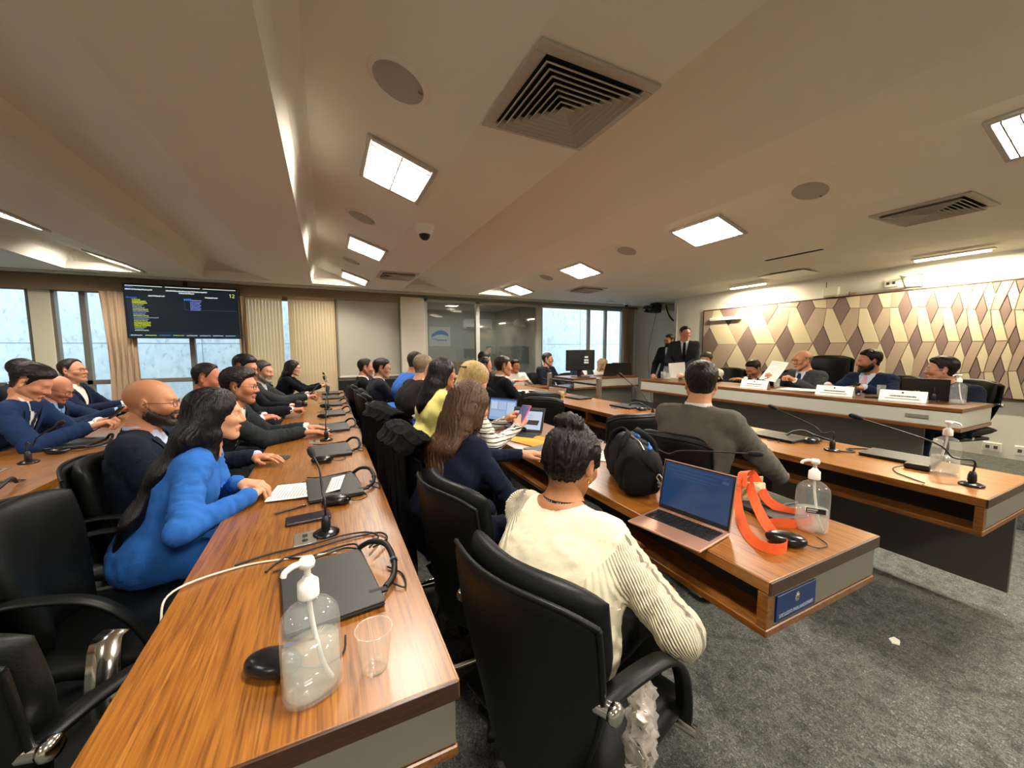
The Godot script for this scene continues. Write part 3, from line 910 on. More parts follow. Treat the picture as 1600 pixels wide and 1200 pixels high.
func build_side_wall() -> void:
	var X := 6.8
	var o := thing("patterned_wall_panel", "fabric wall panel of cream, tan and brown diamond pieces behind the dais", "wall panel", Vector3(X, 0, 0))
	var z_a := -5.29
	var z_b := 1.2
	part("backing", slab(Vector3(-0.02, 0.83, z_a), Vector3(0, 2.13, z_b), 0.002), M.panel_dark, o)
	var uz := [[-3.0, -6.15], [-2.0, -5.15], [-1.0, -4.38], [0.0, -3.74], [1.0, -3.23], [2.0, -2.81], [3.0, -2.47], [4.0, -2.2], [5.0, -1.97], [6.0, -1.77], [7.0, -1.59], [8.0, -1.42], [30.0, 2.0]]
	var hz := [[-5.3, 0.66], [-4.2, 0.655], [-3.6, 0.57], [-3.1, 0.505], [-2.1, 0.43], [-1.7, 0.36], [-1.3, 0.32], [2.0, 0.30]]
	var rect := PackedVector2Array([Vector2(z_a + 0.004, 0.834), Vector2(z_b - 0.004, 0.834), Vector2(z_b - 0.004, 2.126), Vector2(z_a + 0.004, 2.126)])
	for r in range(-3, 3):
		for i in range(-3, 25):
			var x := lerp_table([[-3.0, 0.10], [1.0, 0.06], [5.0, -0.12], [25.0, -0.2]], float(i))
			var light := [[0.25, 0.0], [0.75, 0.0], [0.25, 1.0], [x, 1.0], [0.0, 0.5]]
			var tan := [[0.75, 0.0], [1.0, 0.5], [1.0 + x, 1.0], [0.75, 1.0], [0.5, 0.5]]
			var dark := [[-0.25, 0.0], [0.0, -0.5], [0.25, 0.0], [0.0, 0.5]]
			var pieces := [[light, 0], [tan, 1]]
			if posmod(r, 2) == 0:
				pieces.append([dark, 2])
			else:
				pieces.append([[[0.25, 0.0], [0.5, -0.5], [0.75, 0.0], [0.5, 0.5]], 2])
			for pc in pieces:
				var poly := PackedVector2Array()
				for q in pc[0]:
					var u: float = i + q[0]
					var v: float = q[1]
					if posmod(r, 2) != 0 and pc[1] < 2:
						v = 1.0 - v
					var zz := lerp_table(uz, u)
					poly.append(Vector2(zz, 1.47 + (r + v) * lerp_table(hz, zz)))
				for cl in Geometry2D.intersect_polygons(poly, rect):
					var off := Geometry2D.offset_polygon(cl, -0.002)
					if off.is_empty() or off[0].size() < 3:
						continue
					var st := st_new()
					var t: float = 0.012 + 0.004 * [1.0, 0.4, 0.0][int(pc[1])]
					add_plate(st, off[0], Vector3(-0.02, 0, 0), Vector3.BACK, Vector3.UP, Vector3.LEFT, t, 0.002)
					var mi: int = pc[1]
					if posmod(r, 2) != 0 and mi < 2:
						mi = 1 - mi
					part("panel_piece", done(st), [M.panel_light, M.panel_tan, M.panel_dark][mi], o)
	part("edging", boxes([[Vector3(0.03, 0.02, z_b - z_a), Vector3(-0.015, 0.82, (z_a + z_b) / 2), 0.002], [Vector3(0.03, 0.015, z_b - z_a), Vector3(-0.015, 2.137, (z_a + z_b) / 2), 0.002], [Vector3(0.03, 1.33, 0.02), Vector3(-0.015, 1.48, z_a - 0.01), 0.002]]), hx("5b4436", 0.6), o)
	var bar := thing("wall_bar", "slim white bar lamp fixed on the patterned panel", "lamp", Vector3(X - 0.05, 1.95, -4.82))
	part("housing", box(Vector3(0.05, 0.06, 0.62), Vector3.ZERO, 0.008), M.white_plastic, bar)
	part("bracket", box(Vector3(0.05, 0.03, 0.1), Vector3(0.03, 0, 0), 0.004), M.alu, bar)
	var b1 := thing("wall_box", "white router box on the wall above the patterned panel", "box", Vector3(X - 0.03, 2.23, -3.16))
	part("body", box(Vector3(0.06, 0.13, 0.2), Vector3.ZERO, 0.01), M.white_plastic, b1)
	part("antenna", tube([Vector3(-0.02, 0.05, -0.06), Vector3(-0.02, 0.14, -0.06)], 0.005, 6, 1), M.black, b1)
	part("base", box(Vector3(0.08, 0.02, 0.16), Vector3(-0.005, -0.075, 0), 0.004), hx("c9b98d", 0.5), b1)
	var hk := thing("wall_hook", "small coloured cable clamp under the white wall box", "hook", Vector3(X - 0.015, 2.16, -2.9))
	part("plate", box(Vector3(0.02, 0.05, 0.06), Vector3.ZERO, 0.004), hx("b59a7a", 0.5), hk)
	part("peg", tube([Vector3(0, 0, -0.02), Vector3(-0.05, -0.01, -0.02), Vector3(-0.06, 0.03, -0.02)], 0.006, 6), hx("8a3a30", 0.5), hk)
	var ou := thing("power_outlet", "white double outlet plate high on the wall beside the metal bracket", "outlet", Vector3(X - 0.008, 2.25, -2.5), 0.0, "white outlet plates")
	part("plate", box(Vector3(0.016, 0.1, 0.14), Vector3.ZERO, 0.004), M.white_plastic, ou)
	part("socket", box(Vector3(0.006, 0.035, 0.03), Vector3(-0.009, 0, -0.03), 0.002), M.ink, ou)
	part("socket", box(Vector3(0.006, 0.035, 0.03), Vector3(-0.009, 0, 0.03), 0.002), M.ink, ou)
	dup(ou, "white outlet plate low on the wall above the baseboard, behind the table bottle", Vector3(X - 0.008, 0.27, -1.5))
	dup(ou, "white outlet plate low on the wall, nearest the photo edge", Vector3(X - 0.008, 0.27, -1.27))
	var br := thing("wall_bracket", "white metal projector bracket under the ceiling above the patterned panel", "bracket", Vector3(X, 2.24, -2.27))
	part("plate", box(Vector3(0.012, 0.19, 0.2), Vector3(-0.006, 0, 0), 0.003), M.white_plastic, br)
	part("arm", boxes([[Vector3(0.2, 0.02, 0.02), Vector3(-0.1, 0.08, -0.08), 0.003], [Vector3(0.2, 0.02, 0.02), Vector3(-0.1, 0.08, 0.08), 0.003], [Vector3(0.02, 0.02, 0.2), Vector3(-0.2, 0.08, 0), 0.003]]), M.alu, br)
	part("brace", tube([Vector3(-0.01, -0.08, -0.08), Vector3(-0.19, 0.08, -0.08)], 0.008, 6, 1), M.alu, br)
	part("brace", tube([Vector3(-0.01, -0.08, 0.08), Vector3(-0.19, 0.08, 0.08)], 0.008, 6, 1), M.alu, br)
	# camera on the wall step
	var cm := thing("wall_camera", "black and grey broadcast camera mounted high by the wall corner", "camera", Vector3(6.85, 2.33, -6.7))
	part("mount", box(Vector3(0.5, 0.16, 0.2), Vector3(0.45, 0.03, 0), 0.01), hx("b7b2a2", 0.5), cm)
	part("body", box(Vector3(0.22, 0.22, 0.2), Vector3(0.08, 0, 0), 0.03), M.black, cm)
	part("lens", lathe([Vector2(0.0, -0.2), Vector2(0.075, -0.2), Vector2(0.085, -0.05), Vector2(0.09, 0.05), Vector2(0.0, 0.05)], 20, Transform3D(Basis(Vector3.BACK, -PI / 2) * Basis(), Vector3(-0.06, -0.03, 0.02))), M.black_shiny, cm)
	var cb := part("camera_cable", tube([Vector3(7.15, 2.40, -6.6), Vector3(7.12, 2.2, -6.5), Vector3(7.15, 2.05, -6.4), Vector3(7.25, 1.99, -6.3), Vector3(7.3, 2.08, -6.15), Vector3(7.33, 2.44, -6.1)], 0.018, 8, 6), M.black, self)
	tag(cb, "thick black cable looping down beside the wall camera", "cable")
	var c2 := part("wall_wire", tube([Vector3(7.02, 2.25, -6.75), Vector3(7.1, 1.6, -7.0), Vector3(7.05, 1.1, -7.0), Vector3(7.12, 0.0, -6.9)], 0.007, 6, 5), hx("6b6f70", 0.6), self)
	tag(c2, "thin grey wire hanging down the white wall under the camera", "cable")
	struct("trim_wall_corner", slab(Vector3(6.77, 0.14, -6.02), Vector3(6.83, 2.45, -5.95), 0.004), hx("b9b8b0", 0.6))

# ---------------------------------------------------------------- tables
func bench(label: String, called: String, x0: float, x1: float, z0: float, z1: float, open_from: float) -> Node3D:
	# z0 near end, z1 far end; sitters on the -x side
	var o := thing(called, label, "table", Vector3((x0 + x1) / 2, 0, z0))
	var w := x1 - x0
	var len := z0 - z1
	var hx_ := w / 2
	part("top", slab(Vector3(-hx_, 0.701, -len), Vector3(hx_, 0.74, -0.002), 0.003), M.wood_z, o)
	part("edge_strip", slab(Vector3(-hx_, 0.700, -0.003), Vector3(hx_, 0.7395, 0.004), 0.001), M.wood_edge, o)
	part("edge_strip", slab(Vector3(hx_ - 0.003, 0.700, -len), Vector3(hx_ + 0.003, 0.7395, 0.0), 0.001), M.wood_z, o)
	part("end_panel", slab(Vector3(-hx_ + 0.035, 0.595, -0.03), Vector3(hx_ - 0.004, 0.697, -0.006), 0.003), M.grey_panel, o)
	part("end_post", slab(Vector3(-hx_ + 0.001, 0.592, -0.035), Vector3(-hx_ + 0.034, 0.70, -0.005), 0.002), M.wood_shelf, o)
	part("shelf", slab(Vector3(-hx_, 0.567, -len), Vector3(hx_, 0.592, -0.004), 0.003), M.wood_shelf, o)
	part("side_panel", slab(Vector3(hx_ - 0.02, 0.592, -len), Vector3(hx_ - 0.002, 0.698, -0.03), 0.002), M.grey_panel, o)
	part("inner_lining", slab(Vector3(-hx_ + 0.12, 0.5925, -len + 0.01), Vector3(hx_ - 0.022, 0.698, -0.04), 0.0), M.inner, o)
	var n := int(len / 1.15)
	for k in range(1, n + 1):
		var zz := -len * k / n + (0.02 if k == n else 0.0)
		part("divider", slab(Vector3(-hx_ + 0.004, 0.592, zz - 0.018), Vector3(-hx_ + 0.2, 0.70, zz + 0.018), 0.002), M.wood_shelf, o)
	var legs := maxi(2, int(len / 1.8))
	for k in legs:
		var zz := -0.95 - (len - 1.3) * k / (legs - 1)
		part("leg", slab(Vector3(-0.02, 0.0, zz - 0.11), Vector3(0.16, 0.567, zz + 0.11), 0.004), M.grey_panel, o)
	var mx := hx_ - 0.10 if open_from > 0.0 else 0.17
	part("modesty_panel", slab(Vector3(mx, 0.14, -len + 0.3), Vector3(mx + 0.02, 0.567, -0.02 if open_from > 0.0 else -1.2), 0.003), M.dark_panel, o)
	return o

func build_tables() -> void:
	var t1 := bench("long varnished wooden bench table running from the camera to the blinds", "bench_table", -0.396, 0.21, -0.69, -6.75, 0.0)
	var t2 := bench("wooden bench table with the blue sign on its grey end", "bench_table", 1.10, 1.725, -0.61, -6.6, 0.0)
	bench("outer wooden bench table facing the dais, with two gooseneck microphones", "bench_table", 2.56, 3.2, -0.56, -6.3, 1.0)
	var t0 := bench("wooden bench table by the windows where three suited men sit", "bench_table", -1.95, -1.29, -0.6, -6.7, 0.0)
	# blue sign on the end of the second table
	var s := thing("end_sign", "blue plate reading EXCLUSIVO PARLAMENTARES on the table end", "sign", Vector3(1.238, 0.647, -0.6125))
	part("plate", box(Vector3(0.2, 0.080, 0.006), Vector3.ZERO, 0.001), hx("0d2f63", 0.35), s)
	part("lettering", text_mesh("EXCLUSIVO PARLAMENTARES", 0.0135), hx("aab4c4", 0.5), s, Transform3D(Basis(), Vector3(0, -0.024, 0.0035)))
	var em := st_new()
	add_lathe(em, [Vector2(0.0, 0.0), Vector2(0.012, 0.0), Vector2(0.012, 0.0015), Vector2(0.0, 0.002)], 16, Transform3D(Basis(Vector3.RIGHT, PI / 2), Vector3(0, 0.014, 0.003)), 0.5, 0.8)
	for k in 10:
		var a := TAU * k / 10
		add_box(em, Vector3(0.003, 0.006, 0.0015), Transform3D(Basis(Vector3.BACK, a), Vector3(sin(a) * -0.008, 0.014 + cos(a) * 0.0115, 0.0035)), 0.0)
	part("crest", done(em), hx("a5a58e", 0.5), s)
	part("crest_centre", lathe([Vector2(0.0, 0.0), Vector2(0.004, 0.0), Vector2(0.004, 0.001), Vector2(0.0, 0.0012)], 12, Transform3D(Basis(Vector3.RIGHT, PI / 2), Vector3(0, 0.014, 0.005))), hx("5d5a3a", 0.5), s)
	# socket on the support of the window table, with its cable
	var pb := thing("floor_socket_box", "beige support board with a black plug under the window table", "socket board", Vector3(-1.27, 0.0, -2.2))
	part("board", box(Vector3(0.03, 0.5, 0.5), Vector3(0, 0.25, 0), 0.004), hx("b3a585", 0.6), pb)
	part("plug", lathe([Vector2(0.0, 0.0), Vector2(0.035, 0.0), Vector2(0.04, 0.02), Vector2(0.03, 0.05), Vector2(0.0, 0.055)], 16, Transform3D(Basis(Vector3.BACK, -PI / 2), Vector3(0.015, 0.40, 0.02))), M.black_shiny, pb)
	part("cable", tube([Vector3(0.06, 0.4, 0.02), Vector3(0.09, 0.34, 0.06), Vector3(0.08, 0.2, 0.08), Vector3(0.06, 0.03, 0.05)], 0.012, 8, 5), M.black, pb)
	# dais
	var d := thing("dais_table", "raised panel table with pale grey fascia in front of the patterned wall", "table", Vector3(4.68, 0, -1.12))
	var L := 3.35
	part("top", slab(Vector3(-0.33, 0.90, -L), Vector3(0.33, 0.93, 0.0), 0.003), M.wood_dais, d)
	part("fascia", slab(Vector3(-0.325, 0.775, -L + 0.01), Vector3(-0.30, 0.898, -0.006), 0.003), M.dais_panel, d)
	part("end_panel", slab(Vector3(-0.30, 0.775, -0.03), Vector3(0.32, 0.898, -0.006), 0.003), M.dais_panel, d)
	part("bottom_board", slab(Vector3(-0.33, 0.745, -L), Vector3(0.33, 0.774, 0.0), 0.003), M.wood_dais, d)
	part("front_panel", slab(Vector3(-0.16, 0.24, -L + 0.1), Vector3(-0.13, 0.745, -0.25), 0.003), hx("6f6e68", 0.75), d)
	part("leg", slab(Vector3(-0.1, 0.0, -0.5), Vector3(0.2, 0.745, -0.44), 0.003), M.dark_panel, d)
	part("leg", slab(Vector3(-0.1, 0.0, -1.75), Vector3(0.2, 0.745, -1.69), 0.003), M.dark_panel, d)
	part("leg", slab(Vector3(-0.1, 0.0, -L + 0.3), Vector3(0.2, 0.745, -L + 0.36), 0.003), M.dark_panel, d)
	part("label_plate", box(Vector3(0.004, 0.03, 0.14), Vector3(-0.327, 0.84, -0.25), 0.001), M.alu_dark, d)
	part("kick_board", slab(Vector3(-0.15, 0.06, -L + 0.1), Vector3(-0.13, 0.2, -0.3), 0.003), M.dark_panel, d)
	# clerks' desk across the far end
	var c := thing("clerk_desk", "clerks' desk with grey fascia set across the far end, below the monitor", "desk", Vector3(4.2, 0, -5.05))
	part("top", slab(Vector3(-0.68, 0.90, -0.6), Vector3(0.68, 0.93, 0.0), 0.003), M.wood_dais, c)
	part("fascia", slab(Vector3(-0.67, 0.775, -0.03), Vector3(0.67, 0.898, -0.006), 0.003), M.dais_panel, c)
	part("bottom_board", slab(Vector3(-0.68, 0.745, -0.6), Vector3(0.68, 0.774, 0.0), 0.003), M.wood_dais, c)
	part("front_panel", slab(Vector3(-0.66, 0.2, -0.17), Vector3(0.66, 0.745, -0.14), 0.003), hx("77766f", 0.75), c)
	part("leg", slab(Vector3(-0.66, 0.0, -0.55), Vector3(-0.62, 0.745, -0.17), 0.003), M.dark_panel, c)
	part("leg", slab(Vector3(0.62, 0.0, -0.55), Vector3(0.66, 0.745, -0.17), 0.003), M.dark_panel, c)
	var lo := thing("low_desk", "low wooden side desk beside the clerks' desk", "desk", Vector3(3.36, 0, -5.95))
	part("top", slab(Vector3(-0.13, 0.71, -0.25), Vector3(0.2, 0.74, 0.25), 0.003), M.wood_dais, lo)
	part("front_panel", slab(Vector3(-0.12, 0.15, 0.2), Vector3(0.19, 0.71, 0.23), 0.003), M.dais_panel, lo)
	part("leg", slab(Vector3(-0.12, 0.0, -0.24), Vector3(-0.09, 0.71, 0.2), 0.003), M.wood_dais, lo)
	part("leg", slab(Vector3(0.16, 0.0, -0.24), Vector3(0.19, 0.71, 0.2), 0.003), M.wood_dais, lo)
	# little barrier of two steel posts and a bar
	var b := thing("steel_barrier", "two square steel posts joined by a black bar before the clerks' desk", "barrier", Vector3(3.34, 0, -4.85))
	for s2 in [-0.65, 0.65]:
		part("post", box(Vector3(0.06, 1.0, 0.06), Vector3(0, 0.5, s2), 0.006), M.steel, b)
	part("bar", tube([Vector3(0, 0.9, -0.65), Vector3(0, 0.9, 0.65)], 0.016, 8, 1), M.black, b)

# ---------------------------------------------------------------- chairs
func chair_surface(u: float, v: float, off: float, wide: float, y0: float, y1: float) -> Array:
	var t := (v + 1.0) * 0.5
	var w := lerpf(0.15, 0.235, smoothstep(0.0, 0.75, t)) * wide
	var y := lerpf(y0, y1, t) - 0.035 * pow(absf(u), 4.0) * t
	var z := -0.225 - 0.07 * t + 0.075 * u * u + off
	var n := Vector3(-0.55 * u, 0.12, 1.0).normalized()
	return [Vector3(u * w, y, z), n]

func make_chair(label: String, high := false) -> Node3D:
	var o := thing("office_chair", label, "chair")
	var top := 1.12 if high else 0.905
	var shell := func(u, v): return chair_surface(u, v, 0.0, 1.0, 0.36, top)
	part("back_shell", pillow(shell, 0.03, 18, 14, 9.0), M.leather, o)
	var cush := func(u, v): return chair_surface(u, v, 0.055, 0.93, 0.47, top + 0.018)
	part("back_cushion", pillow(cush, 0.085, 20, 16, 5.0), M.leather_soft, o)
	var rim := []
	for k in 25:
		var u := lerpf(-1.0, 1.0, k / 24.0)
		rim.append(chair_surface(u, 1.0, -0.004, 1.0, 0.36, top)[0])
	for s in [-1.0, 1.0]:
		var side := []
		for k in 9:
			side.append(chair_surface(s, lerpf(-0.9, 1.0, k / 8.0), -0.004, 1.0, 0.36, top)[0])
		part("piping", tube(side, 0.007, 6, 2), M.leather_soft, o)
	part("piping", tube(rim, 0.007, 6, 1), M.leather_soft, o)
	var seat := func(u, v): return [Vector3(u * 0.235, 0.425 - 0.012 * v + 0.015 * u * u, 0.015 + v * 0.225), Vector3.UP]
	part("seat", pillow(seat, 0.1, 16, 16, 6.0), M.leather_soft, o)
	part("seat_pan", box(Vector3(0.4, 0.03, 0.4), Vector3(0, 0.365, 0.01), 0.012), M.black, o)
	var sec := PackedVector2Array([Vector2(0.021, -0.005), Vector2(0.021, 0.005), Vector2(-0.021, 0.005), Vector2(-0.021, -0.005)])
	for s in [-1.0, 1.0]:
		var st := st_new()
		add_tube(st, smooth_path([Vector3(s * 0.222, 0.69, -0.19), Vector3(s * 0.238, 0.70, -0.10), Vector3(s * 0.25, 0.675, 0.03), Vector3(s * 0.25, 0.60, 0.11), Vector3(s * 0.245, 0.50, 0.155), Vector3(s * 0.242, 0.40, 0.17)], 5), 1.0, 4, true, sec)
		part("armrest", done(st), M.leather, o)
		part("arm_bar", tube([Vector3(s * 0.15, 0.69, -0.21), Vector3(s * 0.255, 0.69, -0.19)], 0.017, 14, 1), M.chrome, o)
		part("arm_bar", tube([Vector3(s * 0.17, 0.40, 0.165), Vector3(s * 0.275, 0.40, 0.17)], 0.015, 14, 1), M.chrome, o)
		part("arm_cap", lathe([Vector2(0.0, -0.012), Vector2(0.02, -0.01), Vector2(0.022, 0.0), Vector2(0.018, 0.008), Vector2(0.0, 0.012)], 16, Transform3D(Basis(Vector3.BACK, -s * PI / 2), Vector3(s * 0.255, 0.69, -0.19))), M.chrome, o)
	part("post", lathe([Vector2(0.03, 0.09), Vector2(0.03, 0.2), Vector2(0.022, 0.2), Vector2(0.022, 0.355)], 16), M.chrome, o)
	for k in 5:
		var b := yaw(72.0 * k + 18.0)
		var st := st_new()
		add_tube(st, PackedVector3Array([b * Vector3(0, 0.10, 0.02), b * Vector3(0, 0.085, 0.15), b * Vector3(0, 0.07, 0.28)]), [0.024, 0.02, 0.013], 8)
		part("leg", done(st), M.chrome, o)
		part("caster", lathe([Vector2(0.0, -0.016), Vector2(0.028, -0.016), Vector2(0.03, 0.0), Vector2(0.028, 0.016), Vector2(0.0, 0.016)], 14, Transform3D(b * Basis(Vector3.BACK, PI / 2), b * Vector3(0, 0.03, 0.28))), M.black, o)
	return o

func heading(a: float) -> float:
	var r := deg_to_rad(a)
	return atan2(cos(r), -sin(r))

func build_chairs() -> void:
	var spots := [
		[0.585, -0.83, 17.0, "black leather chair of the woman in the cream sweater"],
		[0.60, -1.42, 10.0, "black leather chair of the brown-haired woman in navy"],
		[0.58, -2.02, 4.0, "black chair under the nearest draped black coat"],
		[0.58, -2.85, 4.0, "black chair under the farther draped black coat"],
		[0.60, -3.68, 0.0, "black chair of the grey-haired man in the dark suit"],
		[0.58, -4.5, 0.0, "black chair of the man in the bright blue suit"],
		[0.58, -5.02, 0.0, "black chair of the dark-suited man with glasses near the column"],
		[0.53, -5.62, 0.0, "black chair of the older man against the dark cabinet"],
		[-0.70, -1.74, 2.0, "empty black leather chair next to the long-haired woman in blue"],
		[-0.63, -1.2, 66.0, "empty black leather chair in the near corner, with a wide chrome arm"],
		[-0.76, -2.38, 0.0, "black chair of the bald bearded man"],
		[-0.70, -2.98, 3.0, "black chair hidden behind the long-haired woman, under the man with glasses"],
		[-0.95, -3.85, 0.0, "black chair of the balding man seated behind"],
		[-0.80, -4.6, 0.0, "black chair of the dark-haired man partly hidden behind another"],
		[-0.80, -5.3, 0.0, "black chair of the grey-bearded man with the phone"],
		[-0.72, -6.2, 0.0, "black chair of the woman in black by the blinds"],
		[-2.28, -3.8, 0.0, "black chair of the young man in navy reading his phone"],
		[-2.3, -4.85, 0.0, "black chair of the bald man with the light blue shirt"],
		[-2.3, -5.5, 0.0, "black chair of the man in glasses by the windows"],
		[-2.35, -6.25, 12.0, "empty black chair in front of the window under the wall screen"],
		[-1.0, -6.9, 95.0, "empty black chair at the window, its top just showing"],
		[1.97, -1.60, 12.0, "black chair of the man in the grey suit"],
		[2.1, -2.35, 78.0, "empty black chair turned away beside the man in grey"],
		[2.08, -3.45, 40.0, "empty shiny black chair halfway along the outer table"],
		[2.15, -3.9, 84.0, "empty black chair turned away behind the open tablet"],
		[2.06, -4.5, 0.0, "black chair of the dark-haired man in profile at the outer table"],
		[2.06, -5.1, 0.0, "black chair of the balding man beside the booth"],
		[2.95, -7.05, -75.0, "black chair of the man in the white shirt under the booth"],
		[3.75, -6.6, 280.0, "black chair of the man sitting against the far window"],
	]
	var first: Node3D = null
	for s in spots:
		var g := "black leather armchairs round the tables"
		if first == null:
			first = make_chair(s[3])
			first.set_meta("group", g)
			first.position = Vector3(s[0], 0, s[1])
			first.rotation.y = heading(s[2])
		else:
			dup(first, s[3], Vector3(s[0], 0, s[1]), heading(s[2]))
	var corner := get_node("office_chair_009")
	var bst := st_new()
	var bsec := PackedVector2Array([Vector2(0.034, -0.004), Vector2(0.034, 0.004), Vector2(-0.034, 0.004), Vector2(-0.034, -0.004)])
	add_tube(bst, smooth_path([Vector3(-0.55, 0.635, -1.36), Vector3(-0.56, 0.628, -1.33), Vector3(-0.553, 0.59, -1.29), Vector3(-0.55, 0.53, -1.265), Vector3(-0.55, 0.46, -1.255)], 6), 1.0, 4, true, bsec, Vector3.UP)
	var inv: Transform3D = (corner.transform as Transform3D).affine_inverse()
	part("arm_band", done(bst), M.chrome, corner, inv)
	var hi := make_chair("high-backed black chair of the bald chairman reading a paper", true)
	hi.position = Vector3(5.5, 0.17, -2.62)
	hi.rotation.y = heading(180)
	hi.set_meta("group", "black chairs on the dais")
	var dais := [[5.62, -3.28, 180.0, "black chair of the man in the green tie on the dais"], [5.62, -2.02, 180.0, "black chair of the bearded man in the pink tie"], [5.5, -1.50, 166.0, "black chair at the end of the dais, its back showing beside the heavy man"], [5.62, -4.0, 180.0, "black chair of the officer in the white uniform"]]
	for s in dais:
		var c := dup(first, s[3], Vector3(s[0], 0.17, s[1]), heading(s[2]), "black chairs on the dais")
	dup(first, "black chair of the blonde clerk behind the desk", Vector3(4.85, 0, -6.2), heading(270), "chairs at the clerks' desk")
	dup(first, "black chair of the clerk hidden by the monitor", Vector3(4.33, 0, -6.2), heading(270), "chairs at the clerks' desk")
	drape("black coat draped over the chair back nearest the brown-haired woman", Vector3(0.58, 0, -2.02), 4.0, 11)
	drape("black coat draped over the chair back behind the yellow blouse", Vector3(0.58, 0, -2.85), 4.0, 23)

func drape(label: String, at: Vector3, a: float, sd: int) -> void:
	var st := st_new()
	var nu := 30
	var nv := 40
	var pts := []
	for j in nv + 1:
		var row := PackedVector3Array()
		var v := float(j) / nv
		for i in nu + 1:
			var u := 2.0 * i / nu - 1.0
			# over the top: from low behind (v=0) up to the rim and down the front
			var s := v * 1.02
			var y := 0.0
			var z := 0.0
			if s < 0.66:
				y = 0.30 + s + 0.01
				z = -0.33 - 0.03 * sin(s * 3.0)
			elif s < 0.78:
				var q := (s - 0.66) / 0.12 * PI
				y = 0.962 + 0.05 * sin(q)
				z = -0.26 - 0.07 * cos(q)
			else:
				y = 0.95 - (s - 0.78)
				z = -0.18
			var fold := 0.026 * noise.get_noise_3d(u * 2.2 + sd, y * 0.9, sd * 1.7) + 0.008 * noise.get_noise_3d(u * 5.0, y * 1.6, sd * 2.1)
			if s > 0.78:
				fold = absf(fold)
			else:
				fold = -absf(fold) * 1.6
			var w := 0.27 + (0.03 * sin(y * 7.0 + sd) if s < 0.66 else 0.0) + 0.02 * (1.0 - clampf(y, 0.0, 1.0))
			row.append(Vector3(u * w, y + 0.012 * noise.get_noise_2d(u * 4.0, sd) - 0.03 * pow(absf(u), 4.0), z + 0.075 * u * u + fold))
		pts.append(row)
	st.set_smooth_group(2)
	for side in [1.0, -1.0]:
		for j in nv:
			for i in nu:
				var a0: Vector3 = pts[j][i]
				var b0: Vector3 = pts[j][i + 1]
				var c0: Vector3 = pts[j + 1][i + 1]
				var d0: Vector3 = pts[j + 1][i]
				var n: Vector3 = (b0 - a0).cross(d0 - a0).normalized() * side
				var k: Vector3 = n * 0.006
				tri3(st, a0 + k, b0 + k, c0 + k, n)
				tri3(st, a0 + k, c0 + k, d0 + k, n)
	var o := part("draped_coat", done(st), M.coat, self, Transform3D(Basis(Vector3.UP, heading(a)), at))
	tag(o, label, "coat", "black coats on chair backs")

# ---------------------------------------------------------------- things on the tables
func make_laptop(label: String) -> Node3D:
	# long side along z, front edge towards -x
	var o := thing("laptop", label, "laptop")
	part("base", box(Vector3(0.222, 0.009, 0.305), Vector3(0, 0.0065, 0), 0.003), M.black, o)
	part("lid", box(Vector3(0.224, 0.007, 0.307), Vector3(0, 0.0155, 0), 0.003), M.laptop, o)
	part("hinge", tube([Vector3(0.108, 0.0115, -0.11), Vector3(0.108, 0.0115, 0.11)], 0.005, 8, 1), M.black, o)
	for s in [[-1, -1], [-1, 1], [1, -1], [1, 1]]:
		part("foot", lathe([Vector2(0.0, 0.0), Vector2(0.007, 0.0), Vector2(0.006, 0.003), Vector2(0, 0.003)], 8, Transform3D(Basis(), Vector3(s[0] * 0.09, 0, s[1] * 0.13))), M.rubber, o)
	return o

func make_mouse(label: String) -> Node3D:
	var o := thing("computer_mouse", label, "mouse")
	var f := func(u, v): return [Vector3(u * 0.036 * sqrt(1.0 - 0.5 * v * v), 0.014 + 0.010 * (1.0 - 0.6 * v * v) - 0.006 * u * u, v * 0.060 * sqrt(1.0 - 0.5 * u * u)), Vector3.UP]
	part("body", pillow(f, 0.032, 18, 22, 4.0), M.black_shiny, o)
	part("wheel", lathe([Vector2(0.0, -0.003), Vector2(0.009, -0.003), Vector2(0.009, 0.003), Vector2(0.0, 0.003)], 12, Transform3D(Basis(Vector3.BACK, PI / 2), Vector3(0, 0.031, 0.026))), M.rubber, o)
	part("cable", tube([Vector3(0, 0.012, 0.052), Vector3(0.01, 0.004, 0.09), Vector3(0.05, 0.004, 0.12), Vector3(0.10, 0.004, 0.10)], 0.0022, 5, 5), M.black, o)
	return o

func make_mic(label: String, base: Vector3, mid: Vector3, tip: Vector3) -> Node3D:
	# points are in the world; the thing stands at its base
	var o := thing("gooseneck_microphone", label, "microphone", base, 0.0, "black gooseneck table microphones")
	part("base", lathe([Vector2(0.0, 0.0), Vector2(0.043, 0.0), Vector2(0.044, 0.006), Vector2(0.034, 0.012), Vector2(0.016, 0.018), Vector2(0.0, 0.019)], 28), M.black_shiny, o)
	part("socket", lathe([Vector2(0.012, 0.016), Vector2(0.016, 0.024), Vector2(0.015, 0.05), Vector2(0.01, 0.068), Vector2(0.0, 0.07)], 18), M.black, o)
	var d := (tip - mid).normalized()
	part("stem", tube([Vector3(0, 0.06, 0), Vector3(0, 0.12, 0), (mid - base) * 0.5 + Vector3(0, 0.03, 0), mid - base, tip - base - d * 0.05], 0.004, 8, 5), M.black, o)
	var st := st_new()
	add_tube(st, PackedVector3Array([tip - base - d * 0.065, tip - base - d * 0.055, tip - base - d * 0.03, tip - base - d * 0.008, tip - base]), [0.006, 0.012, 0.0145, 0.0125, 0.004], 12)
	part("foam_head", done(st), M.black_soft, o)
	return o

